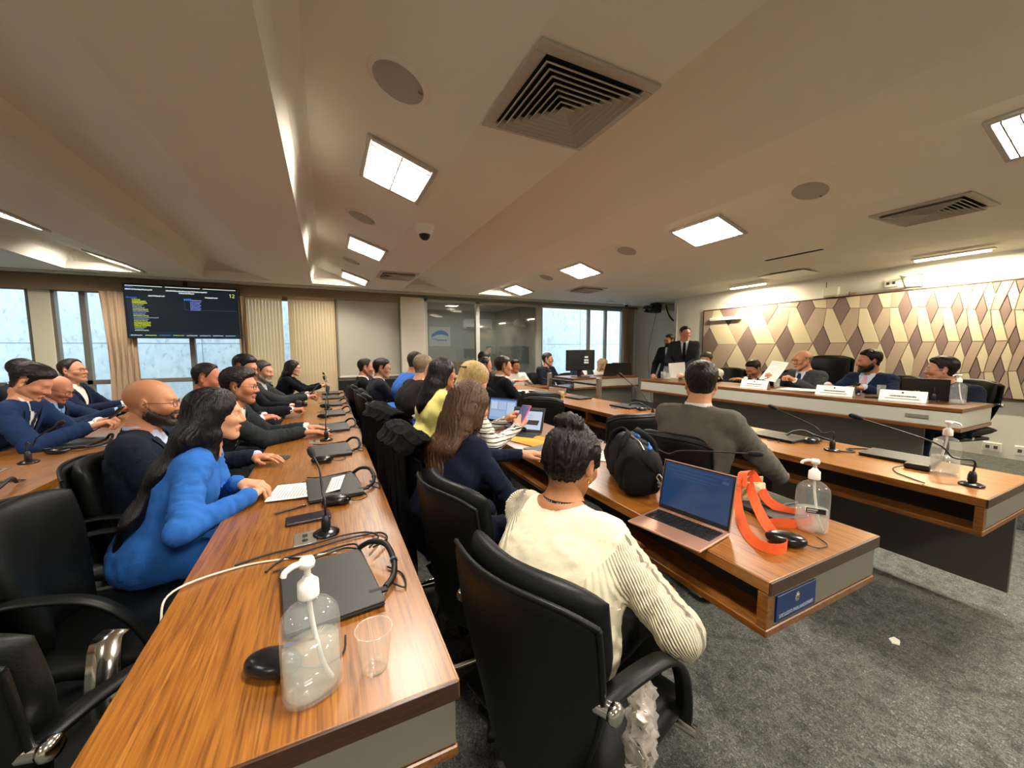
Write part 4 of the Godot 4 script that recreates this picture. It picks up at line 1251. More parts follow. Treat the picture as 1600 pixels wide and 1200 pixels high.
func make_bundle(label: String) -> Node3D:
	# the cable loom on the +x side of a laptop
	var o := thing("cable_bundle", label, "cables")
	part("loom", tube([Vector3(0.0, 0.016, 0.10), Vector3(0.03, 0.018, 0.06), Vector3(0.045, 0.03, 0.0), Vector3(0.035, 0.055, -0.06), Vector3(0.0, 0.05, -0.11), Vector3(-0.03, 0.02, -0.15)], 0.0085, 8, 6), M.black, o)
	part("plug", box(Vector3(0.05, 0.012, 0.018), Vector3(-0.02, 0.014, 0.105), 0.004), M.rubber, o)
	part("cable", tube([Vector3(-0.03, 0.014, -0.15), Vector3(-0.07, 0.01, -0.19), Vector3(-0.13, 0.006, -0.185), Vector3(-0.2, 0.005, -0.17), Vector3(-0.27, 0.005, -0.16)], 0.0032, 6, 6), M.black, o)
	part("cable", tube([Vector3(-0.03, 0.014, -0.15), Vector3(-0.04, 0.012, -0.2), Vector3(-0.10, 0.006, -0.215), Vector3(-0.18, 0.005, -0.20), Vector3(-0.24, 0.005, -0.23)], 0.0032, 6, 6), M.black, o)
	part("cable", tube([Vector3(0.02, 0.012, 0.08), Vector3(0.05, 0.006, 0.11), Vector3(0.06, 0.004, 0.04), Vector3(0.03, 0.004, -0.02)], 0.0025, 6, 6), M.black, o)
	part("tie", lathe([Vector2(0.0105, -0.006), Vector2(0.0115, 0.0), Vector2(0.0105, 0.006)], 10, Transform3D(Basis(Vector3.RIGHT, PI / 2), Vector3(0.045, 0.03, 0.0))), hx("3c4a66", 0.6), o)
	return o

func make_bottle(label: String, k: float, fill: float, lab: bool, turn: float, at: Vector3, spout := 1.0) -> Node3D:
	var o := thing("sanitizer_bottle", label, "bottle", at, turn, "clear pump bottles of hand gel")
	var R := 0.053 * k
	var prof := [Vector2(0.0, 0.001), Vector2(R * 0.86, 0.001), Vector2(R * 0.97, 0.006), Vector2(R, 0.016), Vector2(R, 0.135 * k), Vector2(R * 0.985, 0.15 * k), Vector2(R * 0.9, 0.166 * k), Vector2(R * 0.66, 0.18 * k), Vector2(R * 0.36, 0.189 * k), Vector2(R * 0.27, 0.193 * k), Vector2(R * 0.27, 0.20 * k)]
	part("body", lathe(prof, 40, Transform3D(), 1.0, 0.72, 2.35), M.clear, o)
	var q := 0.004
	var liq := [Vector2(0.0, 0.005), Vector2(R * 0.86 - q, 0.005), Vector2(R - q, 0.02), Vector2(R - q, fill * k), Vector2(0.0, fill * k)]
	part("gel", lathe(liq, 40, Transform3D(), 1.0, 0.70, 2.35), M.gel, o)
	part("collar", lathe([Vector2(0.0, 0.196 * k), Vector2(0.0185 * k, 0.196 * k), Vector2(0.019 * k, 0.2 * k), Vector2(0.018 * k, 0.225 * k), Vector2(0.012 * k, 0.23 * k), Vector2(0.008 * k, 0.236 * k), Vector2(0.0, 0.237 * k)], 24), M.white_plastic, o)
	part("pump", lathe([Vector2(0.006 * k, 0.23 * k), Vector2(0.006 * k, 0.252 * k), Vector2(0.013 * k, 0.254 * k), Vector2(0.0145 * k, 0.262 * k), Vector2(0.012 * k, 0.27 * k), Vector2(0.0, 0.271 * k)], 20), M.white_plastic, o)
	part("spout", tube([Vector3(0, 0.262 * k, 0), Vector3(-0.02 * k * spout, 0.264 * k, 0), Vector3(-0.036 * k * spout, 0.258 * k, 0), Vector3(-0.04 * k * spout, 0.25 * k, 0)], 0.0055 * k, 10, 4), M.white_plastic, o)
	part("dip_tube", tube([Vector3(0, 0.2 * k, 0), Vector3(0.006 * k, 0.13 * k, 0), Vector3(0.02 * k, 0.05 * k, 0), Vector3(0.034 * k, 0.012 * k, 0.005)], 0.0042 * k, 8, 5), hx("dcdad2", 0.4), o)
	if lab:
		var lb := part("label", box(Vector3(0.058 * k, 0.018 * k, 0.002), Vector3(0.004, 0.088 * k, R * 0.72 + 0.0015), 0.0), hx("17171a", 0.5), o)
		part("lettering", boxes([[Vector3(0.03, 0.005, 0.0008), Vector3(-0.006, 0.0915 * k, R * 0.72 + 0.003), 0.0], [Vector3(0.026, 0.003, 0.0008), Vector3(-0.008, 0.084 * k, R * 0.72 + 0.003), 0.0]]), hx("b0b0ac", 0.5), lb)
	return o

func make_phone(called: String, label: String, at: Vector3, b: Basis, body: Material, face: Material, cat := "phone") -> Node3D:
	var o := thing(called, label, cat, at)
	o.basis = b
	part("case", box(Vector3(0.075, 0.010, 0.155), Vector3.ZERO, 0.004), body, o)
	part("screen", box(Vector3(0.068, 0.001, 0.146), Vector3(0, 0.0052, 0), 0.0), face, o)
	part("camera", lathe([Vector2(0.0, 0.0), Vector2(0.008, 0.0), Vector2(0.008, 0.002), Vector2(0.0, 0.0025)], 12, Transform3D(Basis(Vector3.RIGHT, PI), Vector3(0.022, -0.005, -0.058))), M.black_shiny, o)
	return o

func page(called: String, label: String, at: Vector3, w: float, h: float, turn: float, lines: int, curl := 0.0, category := "paper") -> Node3D:
	# sheet of paper: x is its width, z its length
	var o := thing(called, label, category, at, turn)
	var st := st_new()
	st.set_smooth_group(1)
	var n := 10
	for s in [1.0, -1.0]:
		for i in n:
			var a := float(i) / n
			var b := float(i + 1) / n
			var ya: float = curl * pow(a, 3.0) + 0.0012 + 0.0006 * float(s)
			var yb: float = curl * pow(b, 3.0) + 0.0012 + 0.0006 * s
			var p0 := Vector3(-w / 2, ya, h * (a - 0.5))
			var p1 := Vector3(w / 2, ya, h * (a - 0.5))
			var p2 := Vector3(w / 2, yb, h * (b - 0.5))
			var p3 := Vector3(-w / 2, yb, h * (b - 0.5))
			tri3(st, p0, p1, p2, Vector3.UP * s)
			tri3(st, p0, p2, p3, Vector3.UP * s)
	part("sheet", done(st), M.paper, o)
	if lines > 0:
		var l := st_new()
		for k in lines:
			var f := (k + 1.5) / (lines + 2.0)
			var len := w * (0.76 if k % 5 != 4 else 0.45)
			add_box(l, Vector3(len, 0.0006, 0.0022), Transform3D(Basis(), Vector3(-w * 0.4 + len / 2, 0.0022 + curl * pow(f, 3.0), h * (f - 0.5))), 0.0)
		part("print", done(l), M.ink, o)
	return o

func nameplate(label: String, at: Vector3, turn: float) -> Node3D:
	var o := thing("name_card", label, "name card", at, turn, "white name cards on the dais")
	var st := st_new()
	var w := 0.15
	var f := Vector3(0, 0.095, 0)
	for s in [1.0, -1.0]:
		add_plate(st, PackedVector2Array([Vector2(-w, 0), Vector2(w, 0), Vector2(w, 0.1), Vector2(-w, 0.1)]), Vector3(0, 0, s * 0.04), Vector3.RIGHT, Vector3(0, 0.92, -s * 0.39).normalized(), Vector3(0, 0.39, s * 0.92).normalized(), 0.0015)
	part("card", done(st), M.paper, o)
	var tb := Basis(Vector3.RIGHT, -0.40)
	var ln := st_new()
	var r2 := RandomNumberGenerator.new()
	r2.seed = int(absf(at.z) * 1000.0)
	for l in [[0.046, 0.010, 0.16, 0.026], [0.024, 0.006, 0.22, 0.0355]]:
		var x: float = -l[2] / 2
		while x < l[2] / 2:
			var cw := r2.randf_range(0.004, 0.012)
			add_box(ln, Vector3(cw, l[1], 0.0008), Transform3D(tb, Vector3(x + cw / 2, l[0], l[3])), 0.0)
			x += cw + 0.003
	part("lettering", done(ln), M.ink, o)
	part("crest", lathe([Vector2(0.0, 0.0), Vector2(0.008, 0.0), Vector2(0.008, 0.001), Vector2(0.0, 0.001)], 12, Transform3D(Basis(Vector3.RIGHT, PI / 2 - 0.40), Vector3(0, 0.075, 0.0125))), hx("3a3a44", 0.7), o)
	return o

func make_glass(label: String, at: Vector3, full := 0.05) -> Node3D:
	var o := thing("water_glass", label, "glass", at, 0.0, "clear water glasses")
	part("wall", lathe([Vector2(0.0, 0.0), Vector2(0.028, 0.0), Vector2(0.034, 0.11), Vector2(0.0325, 0.11), Vector2(0.0265, 0.006), Vector2(0.0, 0.006)], 24), M.clear, o)
	part("water", lathe([Vector2(0.0, 0.0065), Vector2(0.0262, 0.0065), Vector2(0.029, full), Vector2(0.0, full)], 24), M.gel, o)
	return o

func ribbon(path: PackedVector3Array, w: float, ups: Array, t := 0.0014) -> ArrayMesh:
	# a band whose width direction is given at control points
	var st := st_new()
	st.set_smooth_group(1)
	var n := path.size()
	var L := []
	var R := []
	for i in n:
		var f := float(i) / (n - 1) * (ups.size() - 1)
		var k := mini(int(f), ups.size() - 2)
		var u: Vector3 = (ups[k] as Vector3).lerp(ups[k + 1], f - k)
		var d := (path[mini(i + 1, n - 1)] - path[maxi(i - 1, 0)]).normalized()
		u = (u - d * u.dot(d)).normalized()
		L.append(path[i] - u * w / 2)
		R.append(path[i] + u * w / 2)
	for s in [1.0, -1.0]:
		for i in n - 1:
			var nn: Vector3 = (L[i + 1] - L[i]).cross(R[i] - L[i]).normalized() * s
			var k: Vector3 = nn * t / 2
			tri3(st, L[i] + k, L[i + 1] + k, R[i + 1] + k, nn)
			tri3(st, L[i] + k, R[i + 1] + k, R[i] + k, nn)
	return done(st)

func open_laptop(called: String, label: String, at: Vector3, turn: float, w: float, d: float, tilt: float, shell: Material, screen: Material, keys: Material, key_rows := 5) -> Node3D:
	# hinge along x at z = 0, keyboard towards +z
	var o := thing(called, label, "laptop", at, turn)
	part("base", box(Vector3(w, 0.009, d), Vector3(0, 0.0055, d / 2), 0.003), shell, o)
	part("keyboard_well", box(Vector3(w * 0.90, 0.001, d * 0.48), Vector3(0, 0.0102, d * 0.33), 0.0), M.black, o)
	for r in key_rows:
		for c in 13:
			var kw := w * 0.90 / 13.0
			part("key", box(Vector3(kw * 0.82, 0.003, d * 0.48 / key_rows * 0.8), Vector3(-w * 0.45 + kw * (c + 0.5), 0.0115, d * 0.09 + d * 0.48 * (r + 0.5) / key_rows), 0.0006), keys, o)
	part("touchpad", box(Vector3(w * 0.4, 0.0008, d * 0.31), Vector3(0, 0.0103, d * 0.79), 0.0003), shell, o)
	var b := Basis(Vector3.RIGHT, -tilt)
	var h := d
	part("lid", box(Vector3(w, h, 0.005), Vector3(0, h / 2, 0), 0.002), shell, o, Transform3D(b, Vector3(0, 0.011, 0)))
	part("bezel", box(Vector3(w - 0.006, h - 0.008, 0.001), Vector3(0, h / 2, 0.003), 0.0), M.black, o, Transform3D(b, Vector3(0, 0.011, 0)))
	var q := QuadMesh.new()
	q.size = Vector2(w * 0.93, h * 0.86)
	part("screen", q, screen, o, Transform3D(b, Vector3(0, 0.011, 0) + b * Vector3(0, h * 0.53, 0.0042)))
	return o

func screen_mat(base: Color, bars: Array, e := 0.8) -> StandardMaterial3D:
	var im := Image.create(160, 100, false, Image.FORMAT_RGB8)
	im.fill(base)
	for b in bars:
		im.fill_rect(Rect2i(b[0], b[1], b[2], b[3]), b[4])
	var m := mat(Color(0.03, 0.03, 0.04), 0.15)
	m.emission_enabled = true
	m.emission = Color.WHITE
	m.emission_texture = ImageTexture.create_from_image(im)
	m.emission_operator = BaseMaterial3D.EMISSION_OP_MULTIPLY
	m.emission_energy_multiplier = e
	return m

func build_table_things() -> void:
	var T := 0.741
	# closed laptops with mouse and cables
	var lap: Node3D = make_laptop("closed black laptop behind the big gel bottle on the long table")
	lap.position = Vector3(-0.02, T, -1.12)
	lap.rotation.y = deg_to_rad(7)
	lap.set_meta("group", "closed black laptops")
	var rows := [
		[0.005, -1.96, 4.0, "closed black laptop under the printed sheet on the long table"], [0.0, -2.70, 3.0, "closed black laptop beside the lone dark phone on the long table"],
		[0.03, -3.50, 2.0, "closed black laptop next to the hands of the man in glasses"], [0.03, -4.30, 2.0, "fifth closed laptop from the near end of the long table"],
		[0.03, -5.05, 2.0, "sixth closed laptop from the near end of the long table"], [0.03, -5.75, 2.0, "seventh closed laptop along the long table, third from its far end"], [0.03, -6.35, 2.0, "closed laptop at the far end of the long table, by the woman in black"],
		[2.98, -1.66, 0.0, "closed black laptop on the outer table nearest the man in grey"], [3.05, -1.02, 4.0, "closed black laptop beside the gel bottle on the outer table"], [3.03, -3.32, 4.0, "closed laptop on the bright stretch of the outer table, before the chair"],
		[3.0, -4.2, 3.0, "closed laptop by the yellow cup on the outer table"], [2.9, -5.05, 3.0, "closed laptop farthest along the outer table, by the name board"],
		[-1.60, -3.70, 0.0, "closed grey laptop on the window table by the phone hands"], [-1.60, -2.35, 0.0, "closed grey laptop at the left edge of the window table"],
		[1.42, -2.92, 12.0, "closed laptop by the blonde woman's hands, behind the phone"], [1.62, -0.95, -6.0, "closed black laptop between the orange lanyard and the gel bottle"],
		[1.45, -4.3, 0.0, "closed laptop on the middle table before the man in bright blue"], [1.45, -5.2, 0.0, "closed laptop on the middle table farthest from the camera"]]
	for r in rows:
		dup(lap, r[3], Vector3(r[0], T, r[1]), deg_to_rad(r[2]))
	var mouse: Node3D = make_mouse("black mouse peeking out behind the big gel bottle")
	mouse.position = Vector3(-0.125, T, -0.875)
	mouse.rotation.y = deg_to_rad(60)
	mouse.set_meta("group", "black computer mice")
	var mice := [[0.01, -1.76, 80.0, "black mouse in front of the laptop with the printed sheet"], [-0.05, -2.46, 80.0, "black mouse between the second microphone and the third laptop"], [-0.04, -3.30, 80.0, "black mouse before the fourth laptop of the long table"], [-0.05, -4.10, 80.0, "black mouse before the fifth laptop of the long table"], [-0.04, -4.85, 80.0, "black mouse before the sixth laptop of the long table"],
		[3.02, -1.46, 70.0, "black mouse beside the laptop nearest the man in grey"], [1.37, -0.72, 35.0, "shiny dark mouse lying against the orange lanyard"], [3.0, -3.05, 70.0, "black mouse on the outer table beyond the man in grey"], [-1.58, -3.44, 90.0, "dark mouse beside the window table microphone"], [1.38, -2.70, 60.0, "black mouse between the pink phone and the far laptop screen"]]
	for r in mice:
		dup(mouse, r[3], Vector3(r[0], T, r[1]), deg_to_rad(r[2]))
	var bun: Node3D = make_bundle("thick black cable loom bent around the nearest closed laptop")
	bun.position = Vector3(0.11, T, -1.14)
	bun.rotation.y = deg_to_rad(4)
	bun.set_meta("group", "black cable looms beside laptops")
	var buns := [[0.14, -1.97, 4.0, "upright cable loop beside the laptop with the printed sheet"], [0.13, -2.72, 0.0, "cable loom beside the third laptop of the long table"], [0.155, -3.52, 0.0, "cable loom beside the fourth laptop of the long table"], [0.155, -4.32, 0.0, "cable loom beside the fifth laptop of the long table"], [0.155, -5.07, 0.0, "cable loom beside the sixth laptop of the long table"], [0.155, -5.77, 0.0, "cable loom beside the seventh laptop of the long table"],
		[3.11, -1.5, 20.0, "cable loom behind the mouse near the man in grey"], [3.10, -3.15, 10.0, "cable loom beside the laptop on the bright stretch of table"], [-1.44, -3.62, 0.0, "cable loom on the window table next to the phone hands"], [-1.42, -2.55, -20.0, "cable loom at the left edge of the window table"], [1.55, -2.95, 20.0, "dark cable loop standing near the blonde woman's phone"]]
	for r in buns:
		dup(bun, r[3], Vector3(r[0], T, r[1]), deg_to_rad(r[2]))
	# microphones: base, bend, tip
	var mics := [
		[Vector3(-0.028, T, -1.485), Vector3(-0.045, 0.93, -1.66), Vector3(-0.082, 0.985, -1.80), "black gooseneck microphone standing between the dark phone and the nearest laptop"],
		[Vector3(-0.028, T, -3.066), Vector3(-0.02, 1.02, -3.12), Vector3(0.0, 1.12, -3.25), "thin gooseneck microphone halfway along the long table"],
		[Vector3(-0.01, T, -4.65), Vector3(-0.02, 1.0, -4.72), Vector3(-0.04, 1.1, -4.85), "gooseneck microphone beyond the fifth laptop of the long table"],
		[Vector3(-0.01, T, -6.08), Vector3(-0.02, 1.0, -6.15), Vector3(-0.06, 1.06, -6.3), "gooseneck microphone at the far end of the long table"],
		[Vector3(2.76, T, -0.658), Vector3(2.70, 0.93, -0.78), Vector3(2.60, 1.03, -1.09), "long gooseneck microphone beside the gel bottle on the outer table"],
		[Vector3(2.907, T, -1.291), Vector3(2.88, 0.89, -1.40), Vector3(2.85, 0.99, -1.67), "gooseneck microphone between two closed laptops on the outer table"],
		[Vector3(2.888, T, -2.787), Vector3(2.82, 0.96, -2.88), Vector3(2.676, 1.15, -3.049), "gooseneck microphone leaning behind the man in the grey suit"],
		[Vector3(2.95, T, -4.55), Vector3(2.9, 0.93, -4.6), Vector3(2.8, 0.97, -4.8), "small gooseneck microphone by the yellow cup"],
		[Vector3(-1.608, T, -3.227), Vector3(-1.53, 0.90, -3.17), Vector3(-1.36, 1.0, -3.04), "gooseneck microphone on the window table before the young man in navy"],
		[Vector3(1.60, T, -1.55), Vector3(1.60, 0.89, -1.32), Vector3(1.83, 0.902, -1.08), "gooseneck microphone lying level behind the rose laptop screen"],
		[Vector3(1.55, T, -3.2), Vector3(1.5, 0.87, -3.3), Vector3(1.3, 0.93, -3.6), "gooseneck microphone before the far open laptop on the middle table"],
		[Vector3(4.75, 0.931, -2.95), Vector3(4.8, 1.02, -2.88), Vector3(5.02, 1.13, -2.73), "gooseneck microphone before the bald chairman's mouth"],
		[Vector3(4.75, 0.931, -1.95), Vector3(4.8, 1.0, -2.02), Vector3(4.95, 1.03, -2.0), "gooseneck microphone before the pink tie"],
		[Vector3(4.75, 0.931, -1.4), Vector3(4.8, 1.0, -1.45), Vector3(4.9, 1.02, -1.6), "gooseneck microphone behind the end name card"]]
	for m in mics:
		make_mic(m[3], m[0], m[1], m[2])
	# socket plates
	var pl := thing("socket_plate", "steel socket plate at the foot of the nearest microphone", "socket plate", Vector3(-0.095, T, -1.475), 0.05, "steel socket plates in the table tops")
	part("plate", box(Vector3(0.07, 0.003, 0.1), Vector3(0, 0.0015, 0), 0.001), M.steel, pl)
	part("socket", box(Vector3(0.016, 0.002, 0.02), Vector3(0, 0.004, -0.018), 0.0005), M.black, pl)
	part("socket", lathe([Vector2(0.0, 0.003), Vector2(0.009, 0.003), Vector2(0.009, 0.005), Vector2(0.0, 0.005)], 14, Transform3D(Basis(), Vector3(0, 0, 0.02))), M.black, pl)
	dup(pl, "steel socket plate beside the second microphone of the long table", Vector3(-0.105, T, -3.06), 0.05)
	dup(pl, "steel socket plate on the window table beside the microphone", Vector3(-1.66, T, -3.08), 0.0)
	# gel bottles, cup, glasses
	make_bottle("big clear gel bottle standing on the near end of the long table", 1.0, 0.105, false, 0.35, Vector3(-0.05, T, -0.785))
	make_bottle("clear gel bottle with a small black label on the middle table corner", 0.97, 0.085, true, -0.95, Vector3(1.56, T, -0.74))
	make_bottle("clear gel bottle on the outer table beside the long microphone", 1.03, 0.09, false, PI - 1.2, Vector3(2.90, T, -0.79))
	make_bottle("small clear gel bottle on the end of the dais", 0.92, 0.04, false, -1.2, Vector3(4.72, 0.931, -1.25))
	var bt := thing("water_bottle", "small clear water bottle before the woman in black", "bottle", Vector3(-0.02, T, -6.62))
	part("body", lathe([Vector2(0.0, 0.0), Vector2(0.03, 0.0), Vector2(0.032, 0.12), Vector2(0.014, 0.17), Vector2(0.013, 0.19), Vector2(0.0, 0.19)], 20), M.clear, bt)
	part("cap", lathe([Vector2(0.0, 0.188), Vector2(0.015, 0.188), Vector2(0.015, 0.205), Vector2(0.0, 0.206)], 16), M.white_plastic, bt)
	var cup := thing("plastic_cup", "empty clear plastic cup beside the big gel bottle", "cup", Vector3(0.063, T, -0.79))
	part("wall", lathe([Vector2(0.0, 0.001), Vector2(0.024, 0.001), Vector2(0.0255, 0.006), Vector2(0.027, 0.012), Vector2(0.036, 0.088)], 32), M.cup, cup)
	var rim := []
	for k in 33:
		rim.append(Vector3(0.0362 * cos(TAU * k / 32), 0.089, 0.0362 * sin(TAU * k / 32)))
	part("rim", tube(rim, 0.0016, 6, 1), M.cup, cup)
	make_glass("water glass on the dais in front of the pink tie", Vector3(4.82, 0.931, -1.78))
	make_glass("water glass on the dais before the bald chairman", Vector3(4.75, 0.931, -2.7))
	make_glass("water glass at the far dais end by the standing men", Vector3(4.7, 0.931, -4.35))
	var yc := thing("amber_cup", "small amber tumbler on the outer table", "cup", Vector3(2.85, T, -4.38))
	part("wall", lathe([Vector2(0.0, 0.0), Vector2(0.03, 0.0), Vector2(0.036, 0.085), Vector2(0.034, 0.085), Vector2(0.028, 0.006), Vector2(0.0, 0.006)], 20), hx("a89a6a", 0.3), yc)
	# phones, pen, paper on the long table
	make_phone("smartphone", "dark smartphone lying in front of the nearest microphone", Vector3(-0.09, T + 0.006, -1.645), yaw(95), hx("24222e", 0.35), hx("1b1a26", 0.2))
	make_phone("smartphone", "grey smartphone lying alone by the third laptop", Vector3(-0.31, T + 0.006, -2.67), yaw(70), hx("3b3a38", 0.4), hx("2a2a2c", 0.2))
	var pen := thing("pen", "dark pen with metal tip lying by the printed sheet", "pen", Vector3(-0.16, T + 0.006, -1.765))
	part("barrel", tube([Vector3(-0.055, 0, 0.02), Vector3(0.055, 0, -0.02)], 0.0045, 10, 1), hx("2a1712", 0.3), pen)
	part("tip", tube([Vector3(-0.055, 0, 0.02), Vector3(-0.068, -0.001, 0.0247)], [0.0042, 0.001], 10, 1), M.chrome, pen)
	part("clip", tube([Vector3(0.02, 0.006, -0.007), Vector3(0.062, 0.005, -0.0225)], 0.0014, 6, 1), M.chrome, pen)
	var sh := page("printed_sheet", "white printed sheet lying across the second closed laptop", Vector3(-0.105, T + 0.006, -1.985), 0.21, 0.30, deg_to_rad(82), 22, 0.022)
	var wc := part("white_cable", tube([Vector3(-0.43, 0.55, -1.20), Vector3(-0.42, 0.68, -1.24), Vector3(-0.404, 0.746, -1.29), Vector3(-0.26, T + 0.003, -1.36), Vector3(-0.1, T + 0.003, -1.34), Vector3(0.0, T + 0.003, -1.32)], 0.0028, 8, 8), hx("d8d0be", 0.5), self)
	tag(wc, "thin white cable crossing the long table to its edge", "cable")
	for c in [["black cables snaking behind the nearest laptop to a loose plug", [Vector3(-0.28, T + 0.005, -1.37), Vector3(-0.2, T + 0.005, -1.40), Vector3(-0.08, T + 0.006, -1.41), Vector3(0.02, T + 0.006, -1.43), Vector3(0.10, T + 0.006, -1.42), Vector3(0.135, T + 0.01, -1.36), Vector3(0.10, T + 0.012, -1.29)]], ["second black cable looping behind the nearest laptop", [Vector3(-0.19, T + 0.004, -1.29), Vector3(-0.15, T + 0.004, -1.35), Vector3(-0.05, T + 0.004, -1.385), Vector3(0.03, T + 0.005, -1.4), Vector3(0.14, T + 0.005, -1.4), Vector3(0.16, T + 0.01, -1.33), Vector3(0.11, T + 0.02, -1.27)]]]:
		tag(part("black_cable", tube(c[1], 0.0034, 8, 7), M.black, self), c[0], "cable")
	# things before the woman in the cream sweater
	var scr := screen_mat(Color("2a4f80"), [[6, 4, 148, 5, Color("35598a")], [6, 14, 120, 2, Color("3d6190")], [20, 22, 118, 2, Color("37608f")], [20, 28, 96, 2, Color("365d8c")], [138, 12, 14, 6, Color("4e7098")]], 0.42)
	var rose := hx("b98f7c", 0.38, 0.5)
	var mb := open_laptop("rose_laptop", "open rose-gold laptop with a blue screen", Vector3(1.135, T, -1.085), deg_to_rad(-79.6), 0.281, 0.2, 0.2, rose, scr, hx("141416", 0.5), 5)
	mb.position = Vector3(1.225, T, -0.975)
	build_bag()
	var bagm := glass_mat(0.42, Color(0.86, 0.82, 0.78))
	bagm.roughness = 0.25
	var pf := func(u, v): return [Vector3(u * 0.075 * (0.75 + 0.25 * v) + 0.012 * noise.get_noise_2d(v * 3.0, u * 2.0), v * 0.10, 0.03 * noise.get_noise_2d(u * 2.6, v * 2.6 + 4.0)), Vector3(0.4 * noise.get_noise_2d(u * 3.0, v * 3.0), 0.1, 1.0).normalized()]
	var pb := thing("plastic_bag", "crumpled clear plastic bag hanging on the chair arm of the woman in cream", "bag", Vector3(0.60, 0.545, -0.585), 0.75)
	part("film", pillow(pf, 0.06, 22, 22, 3.0, func(u, v): return 0.7 + 0.5 * absf(fine.get_noise_2d(u * 3.0, v * 3.0))), bagm, pb)
	part("handle", tube([Vector3(-0.03, 0.09, 0), Vector3(-0.02, 0.13, 0.0), Vector3(0.0, 0.14, 0.01), Vector3(0.02, 0.13, 0.0), Vector3(0.03, 0.09, 0)], 0.005, 6, 5), bagm, pb)
	build_lanyard()
	var tb := thing("tablet", "grey tablet lying flat behind the orange lanyard", "tablet", Vector3(1.665, T + 0.02, -1.0), -0.1)
	part("case", box(Vector3(0.17, 0.009, 0.24), Vector3.ZERO, 0.003), M.black, tb)
	part("screen", box(Vector3(0.15, 0.001, 0.215), Vector3(0, 0.005, 0), 0.0), hx("3b4340", 0.12), tb)
	# further along the middle table
	var white_doc := screen_mat(Color("cfd8ea"), [[0, 0, 160, 9, Color("26303c")], [12, 16, 30, 4, Color("7890c8")], [12, 26, 90, 2, Color("a0aac4")], [12, 32, 100, 2, Color("a0aac4")], [12, 42, 96, 2, Color("a0aac4")], [12, 52, 60, 2, Color("a0aac4")], [12, 62, 90, 2, Color("a0aac4")]], 0.75)
	var tab2 := thing("tablet", "tablet in a dark case propped upright, showing a white page", "tablet", Vector3(1.40, T + 0.005, -2.66), deg_to_rad(-50))
	var tbb := Basis(Vector3.RIGHT, -0.45)
	part("case", box(Vector3(0.27, 0.2, 0.009), Vector3(0, 0.1, 0), 0.003), M.black, tab2, Transform3D(tbb, Vector3.ZERO))
	var q := QuadMesh.new()
	q.size = Vector2(0.235, 0.165)
	part("screen", q, white_doc, tab2, Transform3D(tbb, tbb * Vector3(0, 0.1, 0.0056)))
	part("keyboard", box(Vector3(0.27, 0.006, 0.18), Vector3(0, -0.001, 0.1), 0.002), M.black, tab2)
	part("stand", box(Vector3(0.2, 0.004, 0.12), Vector3(0, 0.05, -0.09), 0.001), M.black, tab2, Transform3D(Basis(Vector3.RIGHT, 0.6), Vector3(0, 0.0, 0.0)))
	var sheet2 := screen_mat(Color("8fb0dc"), [[0, 0, 160, 7, Color("3d67a8")], [8, 14, 40, 36, Color("c8d8ee")], [54, 14, 46, 36, Color("b4cae8")], [106, 14, 46, 60, Color("c2d4ec")], [8, 56, 92, 30, Color("a8c2e4")]], 0.7)
	open_laptop("dark_laptop", "open dark laptop with a pale blue screen behind the brown hair", Vector3(1.36, T, -3.05), deg_to_rad(-62), 0.31, 0.22, 0.2, M.black, sheet2, M.rubber, 5)
	var env := thing("yellow_envelope", "yellow envelope under the blonde woman's wrists", "envelope", Vector3(1.30, T + 0.002, -2.42), 0.3)
	part("body", box(Vector3(0.25, 0.004, 0.33), Vector3.ZERO, 0.001), hx("d79a2c", 0.8), env)
	part("flap", box(Vector3(0.07, 0.002, 0.325), Vector3(0.085, 0.003, 0), 0.0008), hx("c98b24", 0.8), env)
	var nb := thing("notebook", "grey striped notebook at the edge of the middle table", "notebook", Vector3(1.21, T + 0.002, -2.08), 0.1)
	part("pages", box(Vector3(0.15, 0.012, 0.21), Vector3(0, 0.006, 0), 0.002), M.paper, nb)
	part("cover", box(Vector3(0.155, 0.002, 0.215), Vector3(0, 0.0135, 0), 0.0005), hx("4a4a4c", 0.6), nb)
	page("loose_sheets", "loose white sheets in the shelf under the middle table", Vector3(1.20, 0.593, -1.62), 0.16, 0.22, 0.3, 0)
	page("loose_sheets", "white sheets lying by the dark travel bag", Vector3(1.53, T + 0.001, -1.8), 0.21, 0.3, 0.5, 10)
	# the outer table
	var bx := thing("small_device", "small black box with a cable by the outer gel bottle", "device", Vector3(2.88, T, -0.885), 0.2)
	part("body", box(Vector3(0.07, 0.028, 0.1), Vector3(0, 0.014, 0), 0.006), M.black_shiny, bx)
	part("cable", tube([Vector3(-0.03, 0.01, -0.05), Vector3(-0.1, 0.004, -0.08), Vector3(-0.2, 0.004, -0.05), Vector3(-0.27, 0.003, 0.02), Vector3(-0.315, 0.005, 0.06)], 0.003, 6, 6), M.black, bx)
	tag(part("table_cables", tube([Vector3(2.91, T + 0.006, -1.25), Vector3(2.97, T + 0.006, -1.2), Vector3(3.02, T + 0.006, -1.26), Vector3(3.1, T + 0.006, -1.22), Vector3(3.12, T + 0.015, -1.14)], 0.005, 8, 6), M.black, self), "black cable coiled at the foot of the outer microphone", "cable")
	var ac := thing("acrylic_board", "brown acrylic name board on the far stretch of the outer table", "sign board", Vector3(3.02, T, -4.78), heading(195))
	part("face", box(Vector3(0.34, 0.09, 0.01), Vector3(0, 0.045, 0), 0.003), hx("a38d7c", 0.5), ac, Transform3D(Basis(Vector3.RIGHT, -0.35), Vector3.ZERO))
	part("foot", box(Vector3(0.3, 0.01, 0.07), Vector3(0, 0.005, -0.03), 0.002), hx("6f5a4c", 0.5), ac)
